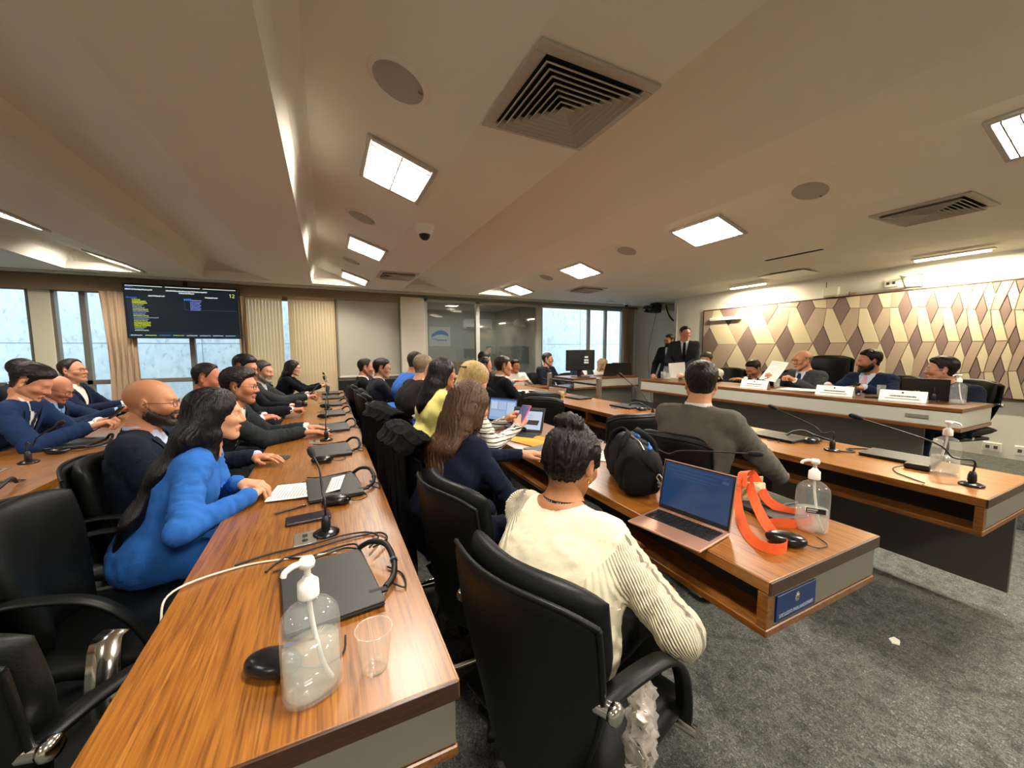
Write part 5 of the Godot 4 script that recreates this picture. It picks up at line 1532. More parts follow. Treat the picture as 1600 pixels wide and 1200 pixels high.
	page("loose_sheets", "white sheet before the dark-haired man in profile at the outer table", Vector3(2.8, T + 0.001, -5.3), 0.21, 0.3, 1.2, 8)
	# dais
	nameplate("white name card before the man in the green tie", Vector3(4.55, 0.931, -2.83), heading(185))
	nameplate("white name card before the man in the pink tie", Vector3(4.52, 0.931, -2.02), heading(185))
	nameplate("large white name card at the end of the dais, before the tablet", Vector3(4.55, 0.931, -1.53), heading(187))
	nameplate("white name card at the far dais end, before the officer", Vector3(4.55, 0.931, -3.5), heading(185))
	page("speech_paper", "loose white papers lying before the bald chairman", Vector3(4.78, 0.932, -2.42), 0.3, 0.45, 0.1, 0, 0.01)
	var tb3 := thing("tablet", "black tablet standing open before the heavy man at the dais end", "tablet", Vector3(4.83, 0.932, -1.48), heading(0) + 0.2)
	part("back", box(Vector3(0.30, 0.2, 0.008), Vector3(0, 0.1, 0), 0.004), M.black, tb3, Transform3D(Basis(Vector3.RIGHT, -0.25), Vector3.ZERO))
	part("keyboard", box(Vector3(0.30, 0.008, 0.19), Vector3(0, 0.004, 0.1), 0.003), M.black, tb3)
	make_phone("smartphone", "dark phone lying on the dais before the pink tie", Vector3(4.62, 0.937, -1.74), yaw(15), M.black, M.black_shiny)
	# clerks' desk
	var mo := thing("desk_monitor", "wide black monitor standing on the clerks' desk", "monitor", Vector3(3.75, 0.931, -5.2), 0.0)
	part("screen", box(Vector3(0.56, 0.34, 0.04), Vector3(0, 0.28, 0), 0.01), M.black, mo)
	part("panel", box(Vector3(0.53, 0.31, 0.003), Vector3(0, 0.283, 0.021), 0.0), hx("10151a", 0.25), mo)
	part("sticker", boxes([[Vector3(0.07, 0.03, 0.002), Vector3(0.1, 0.33, 0.0235), 0.0], [Vector3(0.09, 0.03, 0.002), Vector3(0.1, 0.28, 0.0235), 0.0], [Vector3(0.09, 0.03, 0.002), Vector3(0.1, 0.24, 0.0235), 0.0]]), hx("b8bcbc", 0.6), mo)
	part("neck", box(Vector3(0.06, 0.12, 0.04), Vector3(0, 0.07, -0.03), 0.006), M.black, mo)
	part("foot", box(Vector3(0.26, 0.014, 0.18), Vector3(0, 0.007, 0), 0.005), M.black, mo)
	for l in [["open black laptop facing the blonde clerk", Vector3(4.32, 0.931, -5.15), PI + 0.15], ["open black laptop at the end of the clerks' desk", Vector3(4.72, 0.931, -5.3), PI - 0.9]]:
		open_laptop("clerk_laptop", l[0], l[1], l[2], 0.33, 0.22, 0.3, M.black, screen_mat(Color("5a6a7a"), [], 0.4), M.rubber, 3)
	for l in [["clear jug of water on the far dais corner", Vector3(4.62, 0.931, -4.2), 1.0], ["tall clear water bottle at the clerks' desk end", Vector3(4.6, 0.931, -5.5), 1.2]]:
		var j := thing("water_jug", l[0], "jug", l[1])
		var k: float = l[2]
		part("body", lathe([Vector2(0.0, 0.0), Vector2(0.05, 0.0), Vector2(0.055, 0.14 * k), Vector2(0.04, 0.19 * k), Vector2(0.042, 0.2 * k), Vector2(0.0, 0.2 * k)], 24), M.clear, j)
		part("water", lathe([Vector2(0.0, 0.004), Vector2(0.047, 0.004), Vector2(0.05, 0.1 * k), Vector2(0.0, 0.1 * k)], 24), M.gel, j)
	# scrap on the carpet
	var sc := st_new()
	add_plate(sc, PackedVector2Array([Vector2(-0.03, -0.01), Vector2(0.0, -0.022), Vector2(0.032, -0.004), Vector2(0.018, 0.018), Vector2(-0.022, 0.016)]), Vector3.ZERO, Vector3.RIGHT, Vector3.BACK, Vector3.UP, 0.004, 0.001)
	tag(part("paper_scrap", done(sc), M.paper, self, Transform3D(yaw(20), Vector3(2.392, 0.001, -0.755))), "torn white paper scrap lying on the dark carpet", "scrap")

func build_bag() -> void:
	var o := thing("travel_bag", "black fabric travel bag on the middle table between two chairs", "bag", Vector3(1.32, 0.741, -1.40), deg_to_rad(62))
	o.scale = Vector3(1.12, 1.0, 1.0)
	# a soft body: x is its length
	var st := st_new()
	st.set_smooth_group(3)
	var n := 28
	var m := 26
	var ring := []
	for j in n + 1:
		var t := 2.0 * j / n - 1.0
		var x := t * 0.20
		var e := pow(maxf(0.0, 1.0 - pow(absf(t), 6.0)), 0.5)
		var row := PackedVector3Array()
		for i in m:
			var a := TAU * i / m
			var c := cos(a)
			var s := sin(a)
			var w := 0.10 * (0.55 + 0.45 * e)
			var h := (0.115 if s > 0.0 else 0.11) * (0.5 + 0.5 * e)
			var yy := signf(s) * pow(absf(s), 0.65) * h
			var zz := signf(c) * pow(absf(c), 0.65) * w * (1.0 - 0.22 * maxf(0.0, s))
			var d := 0.012 * noise.get_noise_3d(x * 9.0, yy * 9.0, zz * 9.0) + 0.008 * noise.get_noise_3d(x * 22.0, yy * 20.0, zz * 22.0)
			row.append(Vector3(x + d, maxf(0.002, 0.112 + yy + (d if s > 0.0 else 0.0)), zz + d * 1.5))
		ring.append(row)
	for j in n:
		for i in m:
			var i2 := (i + 1) % m
			var mid := Vector3(lerpf(-0.2, 0.2, (j + 0.5) / n), 0.11, 0)
			var cc: Vector3 = (ring[j][i] + ring[j + 1][i2]) * 0.5
			tri3(st, ring[j][i], ring[j][i2], ring[j + 1][i2], cc - mid)
			tri3(st, ring[j][i], ring[j + 1][i2], ring[j + 1][i], cc - mid)
	for j in [0, n]:
		for i in range(1, m - 1):
			tri3(st, ring[j][0], ring[j][i], ring[j][i + 1], Vector3(j - n / 2.0, 0, 0))
	part("body", done(st), M.nylon, o)
	var sec := PackedVector2Array([Vector2(0.014, -0.003), Vector2(0.014, 0.003), Vector2(-0.014, 0.003), Vector2(-0.014, -0.003)])
	for s in [-1.0, 1.0]:
		var h := st_new()
		add_tube(h, smooth_path([Vector3(-0.09, 0.15, s * 0.085), Vector3(-0.085, 0.225, s * 0.07), Vector3(-0.04, 0.262, s * 0.03), Vector3(0.05, 0.258, s * 0.03), Vector3(0.09, 0.22, s * 0.07), Vector3(0.095, 0.14, s * 0.085)], 5), 1.0, 4, true, sec)
		part("handle", done(h), M.nylon, o)
	part("zip", tube([Vector3(-0.17, 0.215, 0.0), Vector3(-0.08, 0.232, 0.005), Vector3(0.05, 0.232, -0.004), Vector3(0.17, 0.212, 0.0)], 0.005, 6, 4), M.steel, o)
	part("blue_lining", tube([Vector3(0.02, 0.225, 0.03), Vector3(0.07, 0.232, 0.045), Vector3(0.12, 0.222, 0.05)], [0.004, 0.016, 0.012, 0.003], 8, 4), hx("2f74d0", 0.5), o)
	part("blue_lining", tube([Vector3(-0.16, 0.215, 0.03), Vector3(-0.12, 0.228, 0.04), Vector3(-0.08, 0.225, 0.05)], [0.003, 0.012, 0.009, 0.003], 8, 4), hx("2f74d0", 0.5), o)
	part("pocket", box(Vector3(0.19, 0.11, 0.012), Vector3(0.02, 0.085, 0.103), 0.006), M.nylon, o)
	part("zip_pull", tube([Vector3(0.07, 0.13, 0.113), Vector3(0.064, 0.105, 0.115), Vector3(0.07, 0.085, 0.115), Vector3(0.077, 0.105, 0.115), Vector3(0.071, 0.13, 0.113)], 0.0025, 6, 4), M.steel, o)
	var strap := st_new()
	add_tube(strap, smooth_path([Vector3(-0.205, 0.09, 0.05), Vector3(-0.222, 0.05, 0.085), Vector3(-0.228, 0.0, 0.11), Vector3(-0.23, -0.1, 0.125), Vector3(-0.225, -0.2, 0.12)], 5), 1.2, 4, true, sec)
	part("shoulder_strap", done(strap), hx("3c443e", 0.8), o)
	part("buckle", boxes([[Vector3(0.008, 0.006, 0.05), Vector3(-0.222, 0.075, 0.07), 0.002], [Vector3(0.008, 0.006, 0.05), Vector3(-0.228, 0.035, 0.09), 0.002], [Vector3(0.008, 0.04, 0.006), Vector3(-0.226, 0.055, 0.105), 0.002], [Vector3(0.008, 0.04, 0.006), Vector3(-0.224, 0.055, 0.058), 0.002]]), M.steel, o)
	part("hook", tube([Vector3(-0.222, 0.08, 0.07), Vector3(-0.22, 0.11, 0.062), Vector3(-0.216, 0.125, 0.05), Vector3(-0.214, 0.112, 0.042), Vector3(-0.217, 0.098, 0.05)], 0.003, 8, 5), M.steel, o)

func build_lanyard() -> void:
	var o := thing("orange_lanyard", "bright orange lanyard heaped beside the rose-gold laptop", "lanyard", Vector3(1.45, 0.742, -0.85))
	var org := Vector3(1.45, 0.742, -0.85)
	var m := hx("f0622c", 0.75)
	var up := Vector3.UP
	# standing band: down the near edge and round to the mouse, then back up to the pouch
	var a := smooth_path([Vector3(1.55, 0.85, -1.0) - org, Vector3(1.47, 0.80, -0.96) - org, Vector3(1.35, 0.765, -0.86) - org, Vector3(1.27, 0.758, -0.775) - org, Vector3(1.255, 0.757, -0.715) - org, Vector3(1.29, 0.757, -0.69) - org, Vector3(1.34, 0.757, -0.70) - org, Vector3(1.36, 0.762, -0.75) - org, Vector3(1.42, 0.78, -0.83) - org, Vector3(1.52, 0.81, -0.93) - org, Vector3(1.60, 0.85, -1.0) - org], 6)
	part("band", ribbon(a, 0.035, [Vector3(0.3, 1, 0.2), Vector3(0.6, 0.6, 0.3), Vector3(0.6, 0.7, 0.2), up, up, up, Vector3(0.7, 0.5, -0.3), Vector3(0.9, 0.5, -0.2), Vector3(0.5, 1, 0.3)]), m, o)
	var b := smooth_path([Vector3(1.53, 0.83, -0.98) - org, Vector3(1.56, 0.875, -1.0) - org, Vector3(1.61, 0.872, -1.0) - org, Vector3(1.62, 0.83, -0.97) - org, Vector3(1.58, 0.785, -0.90) - org, Vector3(1.60, 0.764, -0.83) - org, Vector3(1.64, 0.764, -0.79) - org, Vector3(1.61, 0.76, -0.755) - org, Vector3(1.53, 0.757, -0.77) - org, Vector3(1.45, 0.76, -0.81) - org, Vector3(1.40, 0.762, -0.80) - org], 6)
	part("band", ribbon(b, 0.035, [Vector3(0.6, 0.4, 0.6), Vector3(0.3, 0.2, 0.9), Vector3(0.5, 0.6, 0.6), Vector3(0.7, 0.6, 0.2), up, up, up, up, Vector3(0.3, 1, 0)]), m, o)
	var p := thing("clear_pouch", "crumpled cream and clear badge pouch inside the orange lanyard", "pouch", Vector3(1.585, 0.744, -0.985))
	var f := func(u, v): return [Vector3(u * 0.055, 0.05 + v * 0.045, 0.02 * noise.get_noise_2d(u * 2.0, v * 2.0) + 0.012 * u), Vector3(0.2 * u, 0.3, 1.0).normalized()]
	part("pouch", pillow(f, 0.035, 16, 14, 4.0), hx("d9c9a0", 0.3), p, Transform3D(yaw(-30), Vector3.ZERO))
	part("card", box(Vector3(0.08, 0.10, 0.004), Vector3(0.03, 0.06, -0.03), 0.002), hx("cfc0a0", 0.5), p, Transform3D(yaw(-30), Vector3.ZERO))

# ---------------------------------------------------------------- distance fields and surface nets
# a tapered capsule, squashed along its own axes; sub = true cuts it away
func cap(a: Vector3, b: Vector3, ra: float, rb: float, k: float, lab := 0, sq := Vector3.ONE, bs := Basis(), sub := false) -> Array:
	var c := (a + b) * 0.5
	var inv := Basis.from_scale(Vector3.ONE / sq) * bs.transposed()
	var a2 := inv * (a - c)
	var ba := inv * (b - c) - a2
	var mx := maxf(sq.x, maxf(sq.y, sq.z))
	var r := maxf(ra, rb) * mx
	var e := Vector3(r, r, r)
	var lo := a.min(b) - e
	var hi := a.max(b) + e
	return [inv, c, a2, ba, ra, rb, minf(sq.x, minf(sq.y, sq.z)), k, lab, sub, lo, hi]

func ball(c: Vector3, r: Vector3, k: float, lab := 0, bs := Basis(), sub := false) -> Array:
	var m := minf(r.x, minf(r.y, r.z))
	return cap(c, c, m, m, k, lab, r / m, bs, sub)

func mesh_field(prims: Array, cell: float) -> Dictionary:
	var lo := Vector3(1e9, 1e9, 1e9)
	var hi := -lo
	for p in prims:
		if not p[9]:
			lo = lo.min(p[10])
			hi = hi.max(p[11])
	var pad := cell * 3.0
	lo -= Vector3(pad, pad, pad)
	hi += Vector3(pad, pad, pad)
	var nx := int((hi.x - lo.x) / cell) + 2
	var ny := int((hi.y - lo.y) / cell) + 2
	var nz := int((hi.z - lo.z) / cell) + 2
	var total := nx * ny * nz
	var D := PackedFloat32Array()
	D.resize(total)
	D.fill(1.0)
	var L := PackedByteArray()
	L.resize(total)
	for p in prims:
		var inv: Basis = p[0]
		var c: Vector3 = p[1]
		var a2: Vector3 = p[2]
		var ba: Vector3 = p[3]
		var ra: float = p[4]
		var dr: float = p[5] - ra
		var s: float = p[6]
		var k: float = maxf(p[7], 0.0005)
		var lab: int = p[8]
		var sub: bool = p[9]
		var ibb := 1.0 / maxf(ba.length_squared(), 1e-9)
		var mg := k + cell * 2.5
		var pl: Vector3 = p[10] - lo
		var ph: Vector3 = p[11] - lo
		var x0 := clampi(int((pl.x - mg) / cell), 0, nx - 1)
		var x1 := clampi(int((ph.x + mg) / cell) + 1, 0, nx - 1)
		var y0 := clampi(int((pl.y - mg) / cell), 0, ny - 1)
		var y1 := clampi(int((ph.y + mg) / cell) + 1, 0, ny - 1)
		var z0 := clampi(int((pl.z - mg) / cell), 0, nz - 1)
		var z1 := clampi(int((ph.z + mg) / cell) + 1, 0, nz - 1)
		var dq := inv.x * cell
		for z in range(z0, z1 + 1):
			for y in range(y0, y1 + 1):
				var q := inv * (lo + Vector3(x0, y, z) * cell - c) - a2
				var i := x0 + nx * (y + ny * z)
				for x in range(x0, x1 + 1):
					var h := clampf(q.dot(ba) * ibb, 0.0, 1.0)
					var nd := ((q - ba * h).length() - (ra + dr * h)) * s
					var od := D[i]
					if sub:
						nd = -nd
						if nd > od - k:
							var t := maxf(k - absf(od - nd), 0.0) / k
							D[i] = maxf(od, nd) + t * t * k * 0.25
					elif nd < od + k:
						if nd < od:
							L[i] = lab
						var t := maxf(k - absf(od - nd), 0.0) / k
						D[i] = minf(od, nd) - t * t * k * 0.25
					q += dq
					i += 1
	# surface nets
	var id := PackedInt32Array()
	id.resize(total)
	id.fill(-1)
	var V := PackedVector3Array()
	var N := PackedVector3Array()
	var VL := PackedByteArray()
	var cells := PackedInt32Array()
	var sy := nx
	var sz := nx * ny
	var lim := cell * 2.2
	for z in nz - 1:
		for y in ny - 1:
			var i := nx * (y + ny * z) - 1
			for x in nx - 1:
				i += 1
				var d0 := D[i]
				if d0 > lim or d0 < -lim:
					continue
				var d1 := D[i + 1]
				var d2 := D[i + sy]
				var d3 := D[i + sy + 1]
				var d4 := D[i + sz]
				var d5 := D[i + sz + 1]
				var d6 := D[i + sz + sy]
				var d7 := D[i + sz + sy + 1]
				var neg := int(d0 < 0.0) + int(d1 < 0.0) + int(d2 < 0.0) + int(d3 < 0.0) + int(d4 < 0.0) + int(d5 < 0.0) + int(d6 < 0.0) + int(d7 < 0.0)
				if neg == 0 or neg == 8:
					continue
				var g := Vector3(d1 + d3 + d5 + d7 - d0 - d2 - d4 - d6, d2 + d3 + d6 + d7 - d0 - d1 - d4 - d5, d4 + d5 + d6 + d7 - d0 - d1 - d2 - d3) * 0.25
				var av := (d0 + d1 + d2 + d3 + d4 + d5 + d6 + d7) * 0.125
				var o := g * (-av / maxf(g.length_squared(), 1e-12))
				o = o.clamp(Vector3(-0.5, -0.5, -0.5), Vector3(0.5, 0.5, 0.5))
				id[i] = V.size()
				V.append(lo + (Vector3(x + 0.5, y + 0.5, z + 0.5) + o) * cell)
				N.append(g.normalized())
				VL.append(L[i])
				cells.append(i)
	var I := PackedInt32Array()
	for i in cells:
		var s0 := D[i] < 0.0
		for ax in 3:
			var st := 1 if ax == 0 else (sy if ax == 1 else sz)
			if (D[i + st] < 0.0) == s0:
				continue
			var u := sy if ax == 0 else (sz if ax == 1 else 1)
			var w := sz if ax == 0 else (1 if ax == 1 else sy)
			var a := id[i]
			var b := id[i - u]
			var c := id[i - u - w]
			var d := id[i - w]
			if a < 0 or b < 0 or c < 0 or d < 0:
				continue
			if s0:
				I.append_array(PackedInt32Array([a, c, b, a, d, c]))
			else:
				I.append_array(PackedInt32Array([a, b, c, a, c, d]))
	return {"v": V, "n": N, "i": I, "l": VL}

# keep the part of a mesh where g > 0, cutting triangles cleanly
func clip(m: Dictionary, g: PackedFloat32Array) -> Dictionary:
	var v: PackedVector3Array = m.v
	var n: PackedVector3Array = m.n
	var l: PackedByteArray = m.l
	var idx: PackedInt32Array = m.i
	var V := PackedVector3Array()
	var N := PackedVector3Array()
	var LL := PackedByteArray()
	var I := PackedInt32Array()
	var re := PackedInt32Array()
	re.resize(v.size())
	re.fill(-1)
	var cut := {}
	for t in range(0, idx.size(), 3):
		var ins := PackedInt32Array()
		for k in 3:
			var a := idx[t + k]
			var b := idx[t + (k + 1) % 3]
			var ga := g[a]
			var gb := g[b]
			if ga > 0.0:
				if re[a] < 0:
					re[a] = V.size()
					V.append(v[a])
					N.append(n[a])
					LL.append(l[a])
				ins.append(re[a])
			if (ga > 0.0) != (gb > 0.0):
				var key := mini(a, b) * 4194304 + maxi(a, b)
				var at: int = cut.get(key, -1)
				if at < 0:
					var f := ga / (ga - gb)
					at = V.size()
					cut[key] = at
					V.append(v[a].lerp(v[b], f))
					N.append(n[a].lerp(n[b], f).normalized())
					LL.append(l[a] if ga > 0.0 else l[b])
				ins.append(at)
		if ins.size() >= 3:
			I.append_array(PackedInt32Array([ins[0], ins[1], ins[2]]))
			if ins.size() == 4:
				I.append_array(PackedInt32Array([ins[0], ins[2], ins[3]]))
	return {"v": V, "n": N, "i": I, "l": LL}

func values(m: Dictionary, f: Callable) -> PackedFloat32Array:
	var out := PackedFloat32Array()
	var v: PackedVector3Array = m.v
	var n: PackedVector3Array = m.n
	var l: PackedByteArray = m.l
	for k in v.size():
		out.append(f.call(v[k], n[k], l[k]))
	return out

func moved(m: Dictionary, xf: Transform3D) -> Dictionary:
	var v := xf * (m.v as PackedVector3Array)
	var b := xf.basis.inverse().transposed()
	var n := PackedVector3Array()
	for q in (m.n as PackedVector3Array):
		n.append((b * q).normalized())
	var i: PackedInt32Array = m.i
	if xf.basis.determinant() < 0.0:
		i = i.duplicate()
		for t in range(0, i.size(), 3):
			var s := i[t + 1]
			i[t + 1] = i[t + 2]
			i[t + 2] = s
	return {"v": v, "n": n, "i": i, "l": m.l}

func joined_mesh(list: Array) -> Dictionary:
	var V := PackedVector3Array()
	var N := PackedVector3Array()
	var I := PackedInt32Array()
	var L := PackedByteArray()
	for m in list:
		var base := V.size()
		V.append_array(m.v)
		N.append_array(m.n)
		L.append_array(m.l)
		for k in (m.i as PackedInt32Array):
			I.append(k + base)
	return {"v": V, "n": N, "i": I, "l": L}

func to_mesh(m: Dictionary, cols := PackedColorArray(), uv := PackedVector2Array()) -> ArrayMesh:
	var a := []
	a.resize(Mesh.ARRAY_MAX)
	a[Mesh.ARRAY_VERTEX] = m.v
	a[Mesh.ARRAY_NORMAL] = m.n
	a[Mesh.ARRAY_INDEX] = m.i
	if cols.size() > 0:
		a[Mesh.ARRAY_COLOR] = cols
	if uv.size() > 0:
		a[Mesh.ARRAY_TEX_UV] = uv
	var out := ArrayMesh.new()
	if (m.i as PackedInt32Array).size() > 0:
		out.add_surface_from_arrays(Mesh.PRIMITIVE_TRIANGLES, a)
	return out

# ---------------------------------------------------------------- heads and hands
var HEAD := {}
var HAND := {}
var eyes_m := []
var iris_m := []
var brow_m := []
var specs_m: ArrayMesh

func head_prims(sex: String) -> Array:
	var f := sex == "f"
	var jw := 0.047 if f else 0.053
	var p := []
	p.append(ball(Vector3(0, 0.036, -0.014), Vector3(0.0745, 0.082, 0.095), 0.01))
	p.append(ball(Vector3(0, -0.030, 0.022), Vector3(0.058, 0.078, 0.066), 0.04))
	for s in [-1.0, 1.0]:
		p.append(cap(Vector3(s * jw, -0.045, -0.002), Vector3(s * 0.014, -0.099, 0.066), 0.02, 0.015, 0.03))
		p.append(ball(Vector3(s * 0.040, -0.020, 0.056), Vector3(0.026, 0.022, 0.024), 0.025))
	p.append(ball(Vector3(0, -0.098, 0.068), Vector3(0.018, 0.015, 0.017), 0.02))
	p.append(cap(Vector3(-0.034, 0.024, 0.074), Vector3(0.034, 0.024, 0.074), 0.010, 0.010, 0.022))
	p.append(cap(Vector3(0, 0.024, 0.080), Vector3(0, -0.026, 0.104), 0.0085, 0.0125, 0.016))
	for s in [-1.0, 1.0]:
		p.append(ball(Vector3(s * 0.0125, -0.031, 0.092), Vector3(0.0085, 0.008, 0.011), 0.008))
		p.append(ball(Vector3(s * 0.032, 0.004, 0.096), Vector3(0.019, 0.013, 0.017), 0.014, 0, Basis(), true))
		p.append(ball(Vector3(s * 0.032, 0.005, 0.0735), Vector3(0.0165, 0.0125, 0.0125), 0.005))
		p.append(ball(Vector3(s * 0.0325, 0.0035, 0.090), Vector3(0.0132, 0.0064, 0.010), 0.002, 0, Basis(), true))
	p.append(cap(Vector3(-0.021, -0.0615, 0.083), Vector3(0, -0.0585, 0.0905), 0.0055, 0.0065, 0.007))
	p.append(cap(Vector3(0.021, -0.0615, 0.083), Vector3(0, -0.0585, 0.0905), 0.0055, 0.0065, 0.007))
	p.append(cap(Vector3(-0.017, -0.071, 0.083), Vector3(0.017, -0.071, 0.083), 0.0065, 0.0065, 0.008, 0, Vector3(1, 1, 1.2)))
	p.append(cap(Vector3(-0.02, -0.0655, 0.094), Vector3(0.02, -0.0655, 0.094), 0.0022, 0.0022, 0.004, 0, Vector3.ONE, Basis(), true))
	for s in [-1.0, 1.0]:
		var eb := Basis(Vector3.UP, s * 0.42) * Basis(Vector3.RIGHT, -0.15)
		p.append(ball(Vector3(s * 0.0785, -0.004, -0.014), Vector3(0.0085, 0.032, 0.0195), 0.006, 1, eb))
		p.append(ball(Vector3(s * 0.0855, 0.0, -0.008), Vector3(0.0055, 0.019, 0.0105), 0.004, 1, eb, true))
	var nr := 0.047 if f else 0.056
	p.append(cap(Vector3(0, -0.05, -0.022), Vector3(0, -0.078, -0.027), nr - 0.003, nr - 0.006, 0.03, 2))
	return p

func hand_prims(pose: String) -> Array:
	var p := []
	var xs := [-0.030, -0.0105, 0.0095, 0.029]
	var zs := [0.080, 0.090, 0.093, 0.088]
	var ls := [0.78, 0.97, 1.06, 0.96]
	var curl := [0.16, 0.25, 0.18]
	if pose == "grip":
		curl = [0.75, 0.95, 0.6]
	elif pose == "clasp":
		curl = [0.45, 0.7, 0.4]
	p.append(cap(Vector3(0, 0, -0.012 if pose == "clasp" else -0.05), Vector3(0, 0, 0.012), 0.025, 0.026, 0.01, 0, Vector3(1.0, 0.78, 1.0)))
	for k in 4:
		var mcp := Vector3(xs[k], 0.002 + 0.003 * (1 if k in [1, 2] else 0), zs[k])
		p.append(cap(Vector3(xs[k] * 0.55, 0, 0.01), mcp, 0.0165, 0.0125, 0.014))
		var ang := 0.0
		var q := mcp
		var seg := [0.043, 0.027, 0.021]
		var rr := [0.0092, 0.0085, 0.0078, 0.0066]
		for j in 3:
			ang += curl[j] * (1.0 + 0.08 * (3 - k))
			var d := Vector3((xs[k] - 0.0) * 1.6, -sin(ang), cos(ang))
			d.x = xs[k] * (2.0 if pose == "flat" else 0.6)
			d = d.normalized()
			var q2: Vector3 = q + d * seg[j] * ls[k]
			p.append(cap(q, q2, rr[j], rr[j + 1], 0.004))
			q = q2
	var t0 := Vector3(0.020, -0.006, 0.022)
	var t1 := Vector3(0.047, -0.012, 0.048)
	var t2 := Vector3(0.058, -0.018, 0.078)
	var t3 := Vector3(0.058, -0.024, 0.103)
	if pose == "grip":
		t1 = Vector3(0.043, -0.02, 0.046)
		t2 = Vector3(0.045, -0.038, 0.072)
		t3 = Vector3(0.033, -0.052, 0.092)
	p.append(cap(t0, t1, 0.0185, 0.0135, 0.014))
	p.append(cap(t1, t2, 0.012, 0.0105, 0.006))
	p.append(cap(t2, t3, 0.0105, 0.0078, 0.004))
	return p

func hand_vert(m: Dictionary) -> Dictionary:
	return m

func build_templates() -> void:
	for s in ["m", "f"]:
		HEAD[s] = {"near": mesh_field(head_prims(s), 0.0042), "far": mesh_field(head_prims(s), 0.0062)}
	for h in ["flat", "grip", "clasp"]:
		HAND[h] = {"near": mesh_field(hand_prims(h), 0.0034), "far": mesh_field(hand_prims(h), 0.0052)}
	var prof := []
	for k in 9:
		var a := -PI / 2 + PI * k / 8.0
		prof.append(Vector2(cos(a) * 0.0115, sin(a) * 0.0115))
	for s in [-1.0, 1.0]:
		var e := st_new()
		var ir := st_new()
		add_lathe(e, prof, 14, Transform3D(Basis(), Vector3(s * 0.032, 0.004, 0.0735)))
		add_lathe(ir, [Vector2(0.0, 0.0117), Vector2(0.0038, 0.0114), Vector2(0.0056, 0.0105)], 12, Transform3D(Basis(Vector3.RIGHT, PI / 2), Vector3(s * 0.032, 0.0035, 0.0737)))
		eyes_m.append(done(e))
		iris_m.append(done(ir))
	for s in [-1.0, 1.0]:
		var b := st_new()
		add_tube(b, smooth_path([Vector3(s * 0.012, 0.0215, 0.0865), Vector3(s * 0.026, 0.0265, 0.0845), Vector3(s * 0.042, 0.026, 0.077), Vector3(s * 0.052, 0.0195, 0.066)], 3), [0.0028, 0.004, 0.004, 0.0038, 0.0035, 0.003, 0.0026, 0.002, 0.001, 0.001], 6)
		brow_m.append(done(b))
	var g := st_new()
	for s in [-1.0, 1.0]:
		var ring := []
		for k in 17:
			var a := TAU * k / 16
			ring.append(Vector3(s * 0.033 + 0.0235 * signf(cos(a)) * pow(absf(cos(a)), 0.6), 0.002 + 0.0175 * signf(sin(a)) * pow(absf(sin(a)), 0.6), 0.098 - 0.006 * absf(cos(a)) * (1.0 if s * cos(a) > 0 else 0.0)))
		add_tube(g, PackedVector3Array(ring), 0.0016, 6, false)
		add_tube(g, PackedVector3Array([Vector3(s * 0.057, 0.006, 0.093), Vector3(s * 0.079, 0.007, 0.06), Vector3(s * 0.081, 0.009, 0.0), Vector3(s * 0.081, -0.004, -0.022)]), 0.0017, 6)
	add_tube(g, PackedVector3Array([Vector3(-0.0095, 0.006, 0.098), Vector3(0, 0.009, 0.1005), Vector3(0.0095, 0.006, 0.098)]), 0.0016, 6)
	specs_m = done(g)

# piecewise lines on the side of the head: z -> y
func hairline(z: float, style: String) -> float:
	var t := [[-0.12, -0.062], [-0.07, -0.058], [-0.035, -0.035], [-0.012, 0.018], [0.012, 0.008], [0.022, 0.026], [0.032, 0.050], [0.045, 0.066], [0.06, 0.074], [0.08, 0.079], [0.1, 0.084]]
	if style == "receding":
		t = [[-0.12, -0.058], [-0.07, -0.055], [-0.035, -0.035], [-0.012, 0.018], [0.012, 0.016], [0.03, 0.052], [0.045, 0.09], [0.06, 0.12], [0.1, 0.2]]
	elif style == "balding":
		t = [[-0.12, -0.058], [-0.07, -0.055], [-0.035, -0.035], [-0.012, 0.018], [0.008, 0.016], [0.016, 0.05], [0.02, 0.10], [0.03, 0.15], [0.1, 0.2]]
	elif style == "full":
		t = [[-0.12, -0.075], [-0.07, -0.07], [-0.035, -0.045], [-0.012, 0.012], [0.012, -0.004], [0.022, 0.016], [0.032, 0.038], [0.045, 0.056], [0.06, 0.065], [0.08, 0.070], [0.1, 0.075]]
	return lerp_table(t, z)

func short_hair(hm: Dictionary, style: String, thick: float, sd: float) -> Dictionary:
	var f := func(v: Vector3, _n: Vector3, l: int) -> float:
		if l == 1 or absf(v.x) > 0.081:
			return -1.0
		var g := v.y - hairline(v.z, style) + 0.004 * noise.get_noise_3d(v.x * 70.0, v.y * 50.0, sd + v.z * 40.0)
		if style == "fringe":
			g = minf(v.y - hairline(v.z, "balding"), 0.042 - v.y)
		return g
	var c := clip(hm, values(hm, f))
	var v: PackedVector3Array = c.v
	var n: PackedVector3Array = c.n
	var out := PackedVector3Array()
	for k in v.size():
		var q := v[k]
		var g: float = f.call(q, n[k], 0)
		var t := thick * smoothstep(-0.002, 0.016, g) * (0.45 + 0.95 * smoothstep(0.0, 0.10, q.y))
		t += thick * 0.3 * fine.get_noise_3d(q.x * 75.0 + sd, q.y * 60.0, q.z * 30.0) * smoothstep(0.0, 0.012, g)
		if style == "full":
			t += 0.008 * smoothstep(0.055, 0.09, q.y) * smoothstep(-0.05, 0.07, q.z)
		out.append(q + n[k] * (0.0012 + maxf(t, 0.0)))
	c.v = out
	return c

func beard_top(z: float) -> float:
	return lerp_table([[-0.03, -0.012], [-0.008, -0.008], [0.012, -0.026], [0.035, -0.045], [0.055, -0.054], [0.07, -0.054], [0.082, -0.044], [0.12, -0.042]], z)

